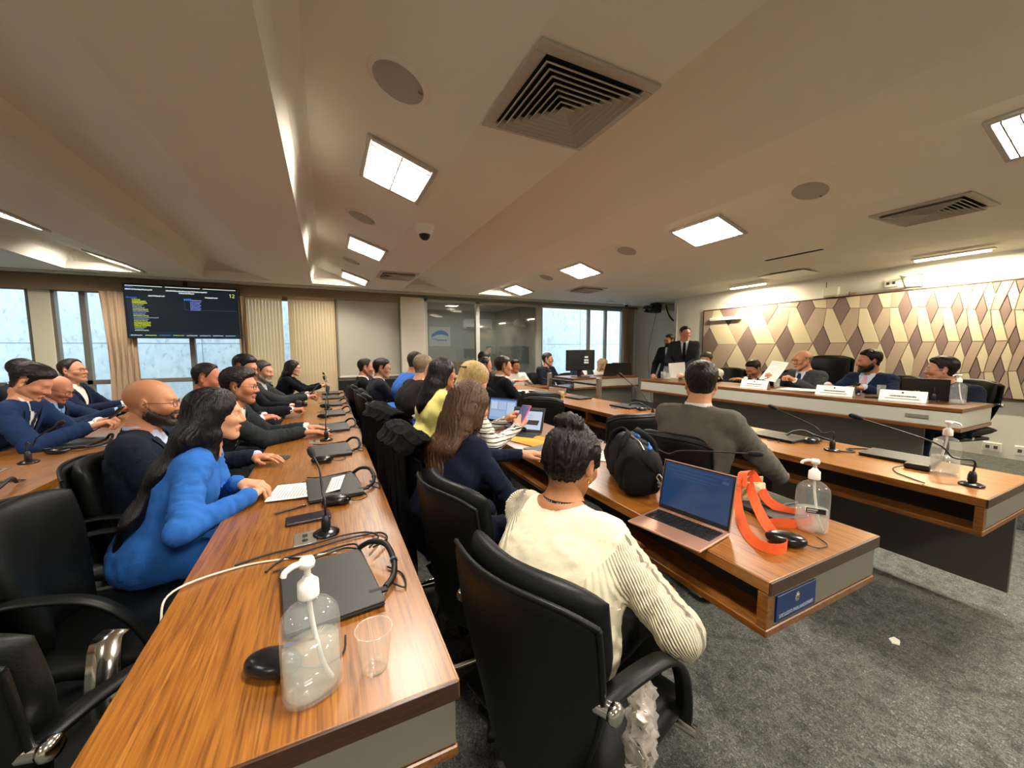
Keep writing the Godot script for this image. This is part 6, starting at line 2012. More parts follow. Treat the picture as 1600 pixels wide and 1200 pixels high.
func beard_shell(hm: Dictionary, thick: float, low: float) -> Dictionary:
	var f := func(v: Vector3, _n: Vector3, l: int) -> float:
		if l != 0 or absf(v.x) > 0.078:
			return -1.0
		var top := beard_top(v.z) + 0.004 * fine.get_noise_3d(v.x * 60.0, v.y * 60.0, v.z * 60.0)
		var g := minf(top - v.y, v.z + 0.022)
		g = minf(g, (v.y + low) * 1.0)
		var lip := Vector2(v.x / 0.024, (v.y + 0.066) / 0.011).length() - 1.0
		if v.z > 0.06:
			g = minf(g, lip * 0.01)
		return g
	var c := clip(hm, values(hm, f))
	var v: PackedVector3Array = c.v
	var out := PackedVector3Array()
	for k in v.size():
		var g: float = f.call(v[k], c.n[k], 0)
		out.append(v[k] + c.n[k] * (0.0008 + thick * smoothstep(0.0, 0.022, g) * (1.0 + 0.4 * fine.get_noise_3d(v[k].x * 90.0, v[k].y * 90.0, v[k].z * 90.0))))
	c.v = out
	return c

func long_hair(style: String) -> Array:
	var p := []
	p.append(ball(Vector3(0, 0.036, -0.016), Vector3(0.088, 0.094, 0.108), 0.02))
	if style in ["straight_long", "wavy", "shoulder"]:
		for s in [-1.0, 1.0]:
			p.append(cap(Vector3(s * 0.062, 0.03, 0.0), Vector3(s * 0.080, -0.09, -0.015), 0.036, 0.032, 0.03))
		p.append(cap(Vector3(0, 0.02, -0.055), Vector3(0.0, -0.10, -0.07), 0.072, 0.068, 0.04, 0, Vector3(1.2, 1, 0.85)))
	elif style == "half_up":
		p.append(ball(Vector3(0, 0.06, -0.05), Vector3(0.075, 0.055, 0.075), 0.03))
		for s in [-1.0, 1.0]:
			p.append(cap(Vector3(s * 0.065, 0.03, -0.01), Vector3(s * 0.07, -0.14, -0.05), 0.03, 0.024, 0.03))
		p.append(cap(Vector3(0, 0.0, -0.075), Vector3(0.0, -0.18, -0.085), 0.062, 0.05, 0.04, 0, Vector3(1.2, 1, 0.8)))
		p.append(ball(Vector3(0.0, 0.035, -0.115), Vector3(0.03, 0.022, 0.02), 0.015))
	elif style == "bun":
		p[0] = ball(Vector3(0, 0.036, -0.018), Vector3(0.090, 0.095, 0.110), 0.02)
		p.append(ball(Vector3(0, -0.012, -0.055), Vector3(0.066, 0.058, 0.052), 0.04))
		p.append(ball(Vector3(0, 0.118, -0.068), Vector3(0.048, 0.036, 0.046), 0.012))
		p.append(cap(Vector3(-0.025, 0.118, -0.02), Vector3(0.028, 0.125, -0.022), 0.016, 0.018, 0.012))
		p.append(cap(Vector3(-0.035, 0.118, -0.075), Vector3(0.03, 0.122, -0.095), 0.018, 0.017, 0.012))
	# the face stays open
	p.append(ball(Vector3(0, -0.030, 0.115), Vector3(0.066, 0.104, 0.085), 0.016, 0, Basis(), true))
	if style == "bun":
		for s in [-1.0, 1.0]:
			p.append(ball(Vector3(s * 0.085, -0.012, -0.005), Vector3(0.026, 0.04, 0.03), 0.012, 0, Basis(), true))
		p.append(ball(Vector3(0, -0.07, 0.06), Vector3(0.075, 0.06, 0.09), 0.012, 0, Basis(), true))
	return p

func strands(m: Dictionary, amp: float, wave: float, sd: float) -> Dictionary:
	var v: PackedVector3Array = m.v
	var out := PackedVector3Array()
	for k in v.size():
		var q := v[k]
		var a := atan2(q.x, -q.z - 0.02 + 0.05)
		var w := q + Vector3(sin(q.y * 34.0 + sd), 0, cos(q.y * 28.0 + sd * 2.0)) * wave * clampf(-q.y * 4.0, 0.0, 1.0)
		out.append(w + m.n[k] * amp * (fine.get_noise_3d(a * 16.0, q.y * 4.0, sd) + 0.5 * fine.get_noise_3d(a * 40.0, q.y * 7.0, sd)))
	m.v = out
	# fresh normals
	var st := SurfaceTool.new()
	var nn := PackedVector3Array()
	nn.resize(v.size())
	var idx: PackedInt32Array = m.i
	for t in range(0, idx.size(), 3):
		var f := (out[idx[t + 2]] - out[idx[t]]).cross(out[idx[t + 1]] - out[idx[t]])
		for j in 3:
			nn[idx[t + j]] += f
	for k in nn.size():
		nn[k] = nn[k].normalized() if nn[k].dot(m.n[k]) >= 0.0 else -nn[k].normalized()
	m.n = nn
	return m

func renormal(m: Dictionary) -> Dictionary:
	var out: PackedVector3Array = m.v
	var old: PackedVector3Array = m.n
	var nn := PackedVector3Array()
	nn.resize(out.size())
	var idx: PackedInt32Array = m.i
	for t in range(0, idx.size(), 3):
		var f := (out[idx[t + 2]] - out[idx[t]]).cross(out[idx[t + 1]] - out[idx[t]])
		for j in 3:
			nn[idx[t + j]] += f
	for k in nn.size():
		var q := nn[k].normalized()
		if q.dot(old[k]) < 0.0:
			q = -q
		nn[k] = q if q.length_squared() > 0.5 else old[k]
	m.n = nn
	return m

# ---------------------------------------------------------------- a person
var mat_cache := {}

func skin_mat(c: String) -> StandardMaterial3D:
	if not mat_cache.has("skin" + c):
		var m := hx(c, 0.52)
		m.vertex_color_use_as_albedo = true
		m.subsurf_scatter_enabled = true
		m.subsurf_scatter_strength = 0.06
		m.metallic_specular = 0.4
		mat_cache["skin" + c] = m
	return mat_cache["skin" + c]

func hair_mat(c: String) -> StandardMaterial3D:
	if not mat_cache.has("hair" + c):
		var m := hx(c, 0.42)
		m.albedo_texture = M.hair_tex
		m.heightmap_enabled = true
		m.heightmap_texture = M.hair_bump
		m.heightmap_scale = 0.22
		tri(m, Vector3(9, 0.9, 9))
		m.metallic_specular = 0.35
		mat_cache["hair" + c] = m
	return mat_cache["hair" + c]

func cloth_mat(c: String) -> StandardMaterial3D:
	if not mat_cache.has("cloth" + c):
		mat_cache["cloth" + c] = cloth(c)
	return mat_cache["cloth" + c]

func elbow_of(s: Vector3, w: Vector3, l1: float, l2: float, pole: Vector3) -> Vector3:
	var d := w - s
	var L := clampf(d.length(), 0.05, l1 + l2 - 0.004)
	d = d.normalized()
	var a := (l1 * l1 - l2 * l2 + L * L) / (2.0 * L)
	var h := sqrt(maxf(l1 * l1 - a * a, 0.0))
	var p := (pole - d * pole.dot(d)).normalized()
	return s + d * a + p * h

func dirv(deg: float) -> Vector3:
	var r := deg_to_rad(deg)
	return Vector3(cos(r), 0, -sin(r))

func person(d: Dictionary) -> Node3D:
	var hw: Vector3 = d.head
	var F := dirv(d.a)
	var U := Vector3.UP
	var Lf := U.cross(F)
	var sex: String = d.get("sex", "m")
	var fem := sex == "f"
	var k: float = d.get("k", 0.94 if fem else 1.0)
	var w: float = d.get("w", 1.0)
	var stand: bool = d.get("stand", false)
	var fl: float = d.get("floor", 0.0)
	var near: bool = d.get("near", false)
	var cell: float = d.get("cell", 0.013 if near else 0.02)
	var side: Vector3 = Lf * float(d.get("side", 0.0))
	var hip_y: float = fl + (0.93 * k if stand else 0.575)
	var pel := hw - F * float(d.get("lean", 0.14)) + side
	pel.y = hip_y
	var root := Vector3(pel.x, fl, pel.z)
	# everything below is relative to the root
	var H := hw - root
	var P := pel - root
	var look: Array = d.get("look", [d.a, 0.0])
	var lk := dirv(look[0])
	var ll := U.cross(lk)
	var hb := Basis(ll, U, lk) * Basis(Vector3.RIGHT, deg_to_rad(look[1])) * Basis(Vector3.BACK, deg_to_rad(d.get("roll", 0.0)))
	var hs := k * 1.0
	var N: Vector3 = H - U * 0.145 * k - F * 0.03 + hb * Vector3(0, 0, -0.02)
	var T := (N - P).normalized()
	var TL := (N - P).length()
	var Fr := Lf.cross(T).normalized()
	var TB := Basis(Lf, T, Fr)
	var sw := (0.150 if fem else 0.175) * lerpf(1.0, w, 0.5) * k
	var shl := N - T * 0.055 * k + Lf * sw
	var shr := N - T * 0.055 * k - Lf * sw
	var l1 := 0.285 * k
	var l2 := 0.255 * k
	var lw: Vector3 = d.lw - root if d.has("lw") else H + F * 0.34 + Lf * 0.10 + Vector3(0, 0.80 + fl - H.y, 0)
	var rw: Vector3 = d.rw - root if d.has("rw") else H + F * 0.34 - Lf * 0.10 + Vector3(0, 0.80 + fl - H.y, 0)
	if (lw - shl).length() > l1 + l2:
		lw = shl + (lw - shl).normalized() * (l1 + l2 - 0.006)
	if (rw - shr).length() > l1 + l2:
		rw = shr + (rw - shr).normalized() * (l1 + l2 - 0.006)
	var lp: Vector3 = d.get("lpole", Lf * 0.6 - U * 0.8 - F * 0.25)
	var rp: Vector3 = d.get("rpole", -Lf * 0.6 - U * 0.8 - F * 0.25)
	var el := elbow_of(shl, lw, l1, l2, lp)
	var er := elbow_of(shr, rw, l1, l2, rp)
	var sleeve: float = d.get("sleeve", 1.0)
	var bare: bool = d.get("bare", false)
	var p := []
	var chest := 0.118 if fem else 0.128
	p.append(cap(P - Lf * 0.065, P + Lf * 0.065, 0.125 * w, 0.125 * w, 0.05, 0, Vector3(1, 1, 0.95), TB))
	p.append(cap(P + T * 0.13 - Lf * 0.045, P + T * 0.13 + Lf * 0.045, 0.112 * w, 0.112 * w, 0.07, 0, Vector3(1, 1, 0.92), TB))
	var ch := N - T * 0.17 * k
	p.append(cap(ch - Lf * 0.075 * w, ch + Lf * 0.075 * w, chest * lerpf(1.0, w, 0.6), chest * lerpf(1.0, w, 0.6), 0.08, 0, Vector3(1, 1.15, 0.86), TB))
	if fem:
		for s in [-1.0, 1.0]:
			p.append(ball(ch + Lf * s * 0.068 + Fr * 0.07 - T * 0.02, Vector3(0.062, 0.06, 0.055), 0.05, 0, TB))
	for s in [-1.0, 1.0]:
		var sh: Vector3 = shl if s > 0 else shr
		p.append(cap(N - T * 0.03 + Lf * s * 0.03, sh + T * 0.005, 0.05, 0.052 if fem else 0.06, 0.05))
	p.append(cap(N - T * 0.07, N + T * 0.005, 0.075, 0.05, 0.05))
	var ar := (0.044 if fem else 0.053) * sleeve
	if bare:
		ar = 0.042
	for s in [-1.0, 1.0]:
		var sh: Vector3 = shl if s > 0 else shr
		var e: Vector3 = el if s > 0 else er
		var wr: Vector3 = lw if s > 0 else rw
		p.append(cap(sh, e, ar * 1.12, ar * 0.95, 0.03, 3))
		p.append(cap(e, wr, ar * 0.95, ar * (0.72 if not bare else 0.6), 0.02, 4))
	var nk := H + hb * Vector3(0, -0.052, -0.024) * hs
	var nd := (nk - N).normalized()
	var nrr := (0.0495 if fem else 0.058) * k
	p.append(cap(N - nd * 0.03, nk, nrr + 0.006, nrr, 0.035, 7))
	# legs
	for s in [-1.0, 1.0]:
		var hip: Vector3 = P + Lf * s * 0.085 - U * (0.03 if stand else 0.02)
		var kn: Vector3
		var an: Vector3
		if stand:
			kn = hip + Vector3(0, -0.41 * k, 0) + F * 0.015
			an = Vector3(kn.x, 0.08, kn.z) - F * 0.02
		else:
			kn = hip + F * float(d.get("thigh", 0.40)) * k + Lf * s * 0.045
			kn.y = 0.50
			an = kn + F * 0.02
			an.y = 0.085
		p.append(cap(hip, kn, 0.082 * lerpf(1.0, w, 0.6), 0.06, 0.03, 5))
		p.append(cap(kn, an, 0.058, 0.042, 0.02, 5))
		p.append(cap(an - U * 0.04 - F * 0.03, an - U * 0.05 + F * 0.15, 0.038, 0.032, 0.015, 6))
	var m := mesh_field(p, cell)
	# folds in the cloth
	var v: PackedVector3Array = m.v
	var n: PackedVector3Array = m.n
	var l: PackedByteArray = m.l
	var sd: float = float(taken.get("person", 0)) * 7.3
	var fold: float = d.get("fold", 1.0)
	var nv := PackedVector3Array()
	for q in v.size():
		var a := 0.0
		if l[q] == 3 or l[q] == 4:
			if not bare:
				var e: Vector3 = el if v[q].distance_squared_to(el) < v[q].distance_squared_to(er) else er
				var dist := v[q].distance_to(e)
				var r := 1.0 - absf(noise.get_noise_3d(v[q].x * 10.0 + sd, dist * 24.0, v[q].z * 10.0))
				a = (r - 0.72) * 0.026 * (0.6 + 0.5 * exp(-dist * 9.0))
		elif l[q] < 6 and (v[q] - N).dot(nd) < 0.012:
			a = 0.008 * noise.get_noise_3d(v[q].x * 9.0 + sd, v[q].y * 6.0, v[q].z * 9.0) + 0.006 * noise.get_noise_3d(v[q].x * 22.0, v[q].y * 13.0 + sd, v[q].z * 22.0)
		nv.append(v[q] + n[q] * a * fold)
	m.v = nv
	m = renormal(m)
	var o := thing("person", d.label, "person", root)
	# skin: the whole figure, drawn in under the clothes
	var scoop: float = d.get("scoop", 0.0)
	var sc := N + T * 0.035 + Fr * float(d.get("scoop_f", 0.0))
	var body_v := PackedVector3Array()
	for q in nv.size():
		var sk := (bare and (l[q] == 4 or (l[q] == 3 and nv[q].distance_to(shl if (nv[q] - P).dot(Lf) > 0 else shr) > 0.05))) or (scoop > 0.0 and nv[q].distance_to(sc) < scoop) or neck_g(nv[q] - N, nd, 0.016, nrr) < 0.0
		body_v.append(nv[q] if sk else nv[q] - m.n[q] * 0.009)
	var lod := "near" if near else "far"
	var hx2 := Transform3D(hb * hs, H)
	var hm: Dictionary = HEAD[sex][lod]
	var list := [{"v": body_v, "n": m.n, "i": m.i, "l": l}, moved(hm, hx2)]
	for s in [1.0, -1.0]:
		var pose: String = d.get("lh" if s > 0 else "rh", "flat")
		if pose == "none":
			continue
		var e: Vector3 = el if s > 0 else er
		var wr: Vector3 = lw if s > 0 else rw
		var dz: Vector3 = (wr - e).normalized()
		var key := "ld" if s > 0 else "rd"
		if d.has(key):
			dz = (d[key] as Vector3).normalized()
		elif pose == "flat":
			dz = (Vector3(dz.x, dz.y * 0.25, dz.z) - Lf * s * 0.2).normalized()
		var up: Vector3 = d.get("lu" if s > 0 else "ru", U)
		var x := up.cross(dz).normalized()
		up = dz.cross(x).normalized()
		var hbx := Basis(x * (-s), up, dz) * (0.98 * k)
		list.append(moved(HAND[pose][lod], Transform3D(hbx, wr + dz * (0.030 if d.get("suit", true) else 0.02))))
	var bm := joined_mesh(list)
	var cols := PackedColorArray()
	var nb: int = body_v.size()
	var hv: PackedVector3Array = hm.v
	var stub: float = d.get("stubble", 0.0)
	var shaved: float = d.get("shaved", 0.0)
	for q in (bm.v as PackedVector3Array).size():
		var c := Color(1, 1, 1)
		if q >= nb and q < nb + hv.size():
			var hq := hv[q - nb]
			if hq.z > 0.07 and Vector2(hq.x / 0.024, (hq.y + 0.066) / 0.0105).length() < 1.0:
				c = Color(0.80, 0.52, 0.50) if not fem else Color(0.78, 0.42, 0.42)
			elif hq.z > 0.03 and absf(hq.y + 0.02) < 0.03:
				c = Color(1.0, 0.93, 0.91)
			if stub > 0.0 and not (hq.z > 0.07 and Vector2(hq.x / 0.024, (hq.y + 0.066) / 0.0105).length() < 1.0):
				var bz := smoothstep(-0.010, 0.006, beard_top(hq.z) + 0.006 - hq.y) * smoothstep(-0.03, -0.01, hq.z) * smoothstep(-0.13, -0.11, hq.y)
				c = c.lerp(Color(0.42, 0.38, 0.36) * c, bz * stub)
			if shaved > 0.0:
				c = c.lerp(Color(0.80, 0.76, 0.74) * c, shaved * smoothstep(-0.008, 0.008, hq.y - hairline(hq.z, "short")) * float(hm.l[q - nb] != 1))
		cols.append(c)
	part("body", to_mesh(bm, cols), skin_mat(d.get("skin", "c08a68")), o)
	# garments
	var tor := func(q: Vector3) -> Vector3: return TB.transposed() * (q - P)
	var legs := clip(m, values(m, func(_q: Vector3, _n: Vector3, la: int) -> float: return 1.0 if la == 5 else -1.0))
	part("trousers", to_mesh(legs), cloth_mat(d.get("legs", d.get("coat", "14161c"))), o)
	var feet := clip(m, values(m, func(_q: Vector3, _n: Vector3, la: int) -> float: return 1.0 if la == 6 else -1.0))
	for s in [1.0, -1.0]:
		part("shoe", to_mesh(clip(feet, values(feet, func(q: Vector3, _n: Vector3, _l: int) -> float: return (q - P).dot(Lf) * s))), M.black_shiny, o)
	var up_m := clip(m, values(m, func(_q: Vector3, _n: Vector3, la: int) -> float: return 1.0 if (la < 5 or la == 7) and not (bare and la == 4) else -1.0))
	up_m = clip(up_m, values(up_m, func(q: Vector3, _n: Vector3, _l: int) -> float: return neck_g(q - N, nd, 0.014, nrr)))
	if bare:
		up_m = clip(up_m, values(up_m, func(q: Vector3, _n: Vector3, la: int) -> float: return 1.0 if la != 3 else 0.058 - q.distance_to(shl if (q - P).dot(Lf) > 0 else shr)))
	if scoop > 0.0:
		up_m = clip(up_m, values(up_m, func(q: Vector3, _n: Vector3, _l: int) -> float: return q.distance_to(sc) - scoop))
	var coat: String = d.get("coat", "14161c")
	if d.get("suit", true):
		var y0: float = d.get("button", 0.16)
		var wide: float = d.get("vee", 0.062)
		var vee := func(q: Vector3, _n: Vector3, la: int) -> float:
			var t: Vector3 = tor.call(q)
			if la > 2:
				return -0.05
			var wd: float = wide * clampf((t.y - y0) / maxf(TL - y0 - 0.02, 0.05), -0.3, 1.0)
			return minf(wd - absf(t.x), minf((t.z + 0.0) * 0.8, TL + 0.05 - t.y))
		var gv := values(up_m, vee)
		var shirt := clip(up_m, gv)
		part("shirt", to_mesh(shirt), cloth_mat(d.get("shirt", "e3e4e6")), o)
		var gj := PackedFloat32Array()
		for q in gv:
			gj.append(-q)
		var jk := clip(up_m, gj)
		var jv: PackedVector3Array = jk.v
		for q in jv.size():
			jv[q] += jk.n[q] * 0.006
		jk.v = jv
		part("jacket", to_mesh(jk), cloth_mat(coat), o)
		# lapels
		var lg := values(jk, func(q: Vector3, nn: Vector3, la: int) -> float:
			var g: float = -vee.call(q, nn, la)
			var t: Vector3 = tor.call(q)
			if la > 2 or t.z < 0.02:
				return -0.05
			var lim := 0.045 * clampf((t.y - y0) / maxf(TL - y0 - 0.06, 0.05), 0.0, 1.0)
			return minf(lim - g, minf(TL - 0.015 - t.y, g + 0.004)))
		var lap := clip(jk, lg)
		var lv: PackedVector3Array = lap.v
		for q in lv.size():
			lv[q] += lap.n[q] * 0.006
		lap.v = lv
		if lv.size() > 3:
			part("lapel", to_mesh(lap), cloth_mat(coat), o)
		if d.has("tie"):
			var tg := values(shirt, func(q: Vector3, _n: Vector3, _l: int) -> float:
				var t: Vector3 = tor.call(q)
				return minf(lerpf(0.034, 0.019, clampf((t.y - y0) / (TL - y0), 0.0, 1.0)) - absf(t.x), TL - 0.01 - t.y))
			var tie := clip(shirt, tg)
			var tv: PackedVector3Array = tie.v
			for q in tv.size():
				tv[q] += tie.n[q] * 0.006
			tie.v = tv
			if tv.size() > 3:
				part("tie", to_mesh(tie), cloth_mat(d.tie), o)
		# collars: shirt band and jacket collar
		collar(o, N, T, Lf, Fr, 0.070 * k + 0.004, 0.012, 0.032, d.get("shirt", "e3e4e6"), "collar", 0.40)
		collar(o, N - T * 0.012, T, Lf, Fr, 0.079 * k + 0.004, -0.006, 0.026, coat, "jacket_collar", 0.75)
		if d.get("cuffs", true):
			for s in [1.0, -1.0]:
				var e: Vector3 = el if s > 0 else er
				var wr: Vector3 = lw if s > 0 else rw
				var dz := (wr - e).normalized()
				var st := st_new()
				add_tube(st, PackedVector3Array([wr + dz * 0.012, wr + dz * 0.04, wr + dz * 0.048]), [0.034, 0.033, 0.031], 14)
				part("cuff", done(st), cloth_mat(d.get("shirt", "e3e4e6")), o)
	else:
		var mt: Material = d.get("top_mat", cloth_mat(coat))
		if d.get("split", false):
			# sleeves of another cloth than the front and back
			var g3 := values(up_m, func(q: Vector3, _n: Vector3, la: int) -> float:
				var t: Vector3 = tor.call(q)
				return (absf(t.x) - sw - 0.012 + 0.05 * clampf((TL - 0.1 - t.y) / 0.1, 0.0, 1.0)) if la in [0, 3] else 0.1)
			var sl := clip(up_m, g3)
			var g4 := PackedFloat32Array()
			for q in g3:
				g4.append(-q)
			part("top", to_mesh(clip(up_m, g4)), mt, o)
			var uv := PackedVector2Array()
			for q in (sl.v as PackedVector3Array):
				var left := (q - P).dot(Lf) > 0.0
				var s0: Vector3 = shl if left else shr
				var e0: Vector3 = el if left else er
				var w0: Vector3 = lw if left else rw
				var dd := (e0 - s0).normalized() if q.distance_to(s0) + 0.02 < q.distance_to(w0) + 0.1 else (w0 - e0).normalized()
				var along := (q - s0).dot((w0 - s0).normalized())
				var ax := dd.cross(U).normalized()
				var ay := dd.cross(ax)
				var rel := q - e0
				uv.append(Vector2((atan2(rel.dot(ax), rel.dot(ay)) * 0.05 + along * 0.35) * 1.0, along))
			part("sleeves", to_mesh(sl, PackedColorArray(), uv), d.sleeve_mat, o)
		else:
			part("top", to_mesh(up_m), mt, o)
		if d.get("coll", false):
			collar(o, N, T, Lf, Fr, 0.060 * k + 0.004, 0.008, 0.030, d.get("collar_c", coat), "collar", 0.5)
	# head dress
	var hstyle: String = d.get("hair", "short")
	var hc: String = d.get("hair_c", "1a1512")
	if hstyle in ["short", "receding", "balding", "full", "fringe"]:
		var hr := short_hair(hm, hstyle, d.get("thick", 0.011), sd)
		if (hr.i as PackedInt32Array).size() > 0:
			part("hair", to_mesh(renormal(moved(hr, hx2))), hair_mat(hc), o)
	elif hstyle != "none":
		var hp := long_hair(hstyle)
		var ht := Transform3D(hb * hs, H)
		if hstyle in ["straight_long", "wavy", "shoulder"]:
			# the length hangs down the back, in the head's own frame
			var iv := ht.affine_inverse()
			var drop: Array = d.get("drop", [0.10, 0.24, 0.36])
			var back: float = d.get("back", 0.075)
			var sway: float = d.get("sway", 0.0)
			var c1: Vector3 = iv * (N - Fr * 0.065 + T * 0.03 + Lf * sway * 0.3)
			var c2: Vector3 = iv * (N - Fr * back - T * drop[0] + Lf * sway * 0.4)
			var c3: Vector3 = iv * (N - Fr * (back + 0.01) - T * drop[1] + Lf * sway)
			var c4: Vector3 = iv * (N - Fr * (back + 0.01) - T * drop[2] + Lf * sway * 1.3)
			var tb := (hb.transposed() * TB)
			var fat: float = d.get("hair_w", 1.0)
			hp.insert(3, cap(Vector3(0, -0.03, -0.065), c1, 0.062, 0.058, 0.04, 0, Vector3(1.5 * fat, 1, 0.9), tb))
			hp.insert(4, cap(c1, c2, 0.058, 0.052, 0.04, 0, Vector3(1.9 * fat, 1, 0.85), tb))
			hp.insert(5, cap(c2, c3, 0.052, 0.044, 0.04, 0, Vector3(2.0 * fat, 1, 0.8), tb))
			hp.insert(6, cap(c3, c4, 0.044, 0.016, 0.04, 0, Vector3(2.0 * fat, 1, 0.8), tb))
			for s in [-1.0, 1.0]:
				if s * float(d.get("front", 0.0)) > 0.0:
					var f1: Vector3 = iv * (N + Lf * s * 0.075 + Fr * 0.03 - T * 0.02)
					var f2: Vector3 = iv * (N + Lf * s * 0.095 + Fr * 0.07 - T * 0.2)
					hp.insert(7, cap(Vector3(s * 0.078, -0.09, 0.0), f1, 0.03, 0.032, 0.03))
					hp.insert(8, cap(f1, f2, 0.032, 0.015, 0.03))
		var lh := strands(mesh_field(hp, 0.0065 if near else 0.009), float(d.get("rough_hair", 0.006)), 0.014 if hstyle == "wavy" else 0.003, sd)
		part("hair", to_mesh(moved(lh, ht)), hair_mat(hc), o)
		if hstyle == "half_up":
			part("hair_clip", box(Vector3(0.08, 0.014, 0.012), Vector3(0, 0.036, -0.135), 0.005), hx("3a2a20", 0.4), o, hx2)
	for s in 2:
		part("eyebrow", brow_m[s], hair_mat(d.get("brow_c", hc)), o, hx2)
		part("eye", eyes_m[s], M.eye_white, o, hx2)
		part("iris", iris_m[s], M.iris, o, hx2)
	if d.has("beard"):
		var bt: Array = d.get("beard_t", [0.006, 0.125])
		part("beard", to_mesh(renormal(moved(beard_shell(hm, bt[0], bt[1]), hx2))), hair_mat(d.beard), o)
	if d.get("specs", "") != "":
		part("glasses", specs_m, hx(d.specs, 0.3), o, hx2)
	if d.get("earring", false):
		for s in [1.0, -1.0]:
			part("earring", tube([Vector3(s * 0.083, -0.036, -0.01), Vector3(s * 0.090, -0.043, -0.008), Vector3(s * 0.088, -0.052, -0.008), Vector3(s * 0.080, -0.05, -0.01), Vector3(s * 0.079, -0.04, -0.01)], 0.0022, 6, 4), hx("c8a050", 0.25, 1.0), o, hx2)
	o.set_meta("neck", N + nd * 0.02)
	o.set_meta("neck_up", nd)
	o.set_meta("frame", TB)
	return o

func neck_g(r: Vector3, nd: Vector3, up: float, nr: float) -> float:
	var h := r.dot(nd)
	return maxf(up - h, (r - nd * h).length() - nr - 0.022)

func collar(o: Node3D, N: Vector3, T: Vector3, Lf: Vector3, Fr: Vector3, r: float, lift: float, h: float, c: String, called: String, gap: float) -> void:
	var st := st_new()
	st.set_smooth_group(1)
	var n := 28
	for side in [1.0, -1.0]:
		for i in n:
			var q := []
			for e in [i, i + 1]:
				# open at the front
				var a := PI / 2 + gap + (TAU - 2.0 * gap) * float(e) / n
				var dir := Lf * cos(a) + Fr * sin(a)
				var fr := maxf(0.0, sin(a))
				var base := N + dir * (r * 1.06) - T * (0.012 + 0.035 * fr * fr) + Fr * 0.012
				var top := N + dir * (r * 0.90) + T * (lift + h * (1.0 - 0.45 * fr)) - T * 0.02 * fr + Fr * 0.006
				var k: Vector3 = dir * 0.0035 * side
				q.append(base + k)
				q.append(top + k)
			var am := PI / 2 + gap + (TAU - 2.0 * gap) * (i + 0.5) / n
			var out: Vector3 = (Lf * cos(am) + Fr * sin(am)) * side
			tri3(st, q[0], q[1], q[3], out)
			tri3(st, q[0], q[3], q[2], out)
	part(called, done(st), cloth_mat(c), o)

func V(x: float, y: float, z: float) -> Vector3:
	return Vector3(x, y, z)

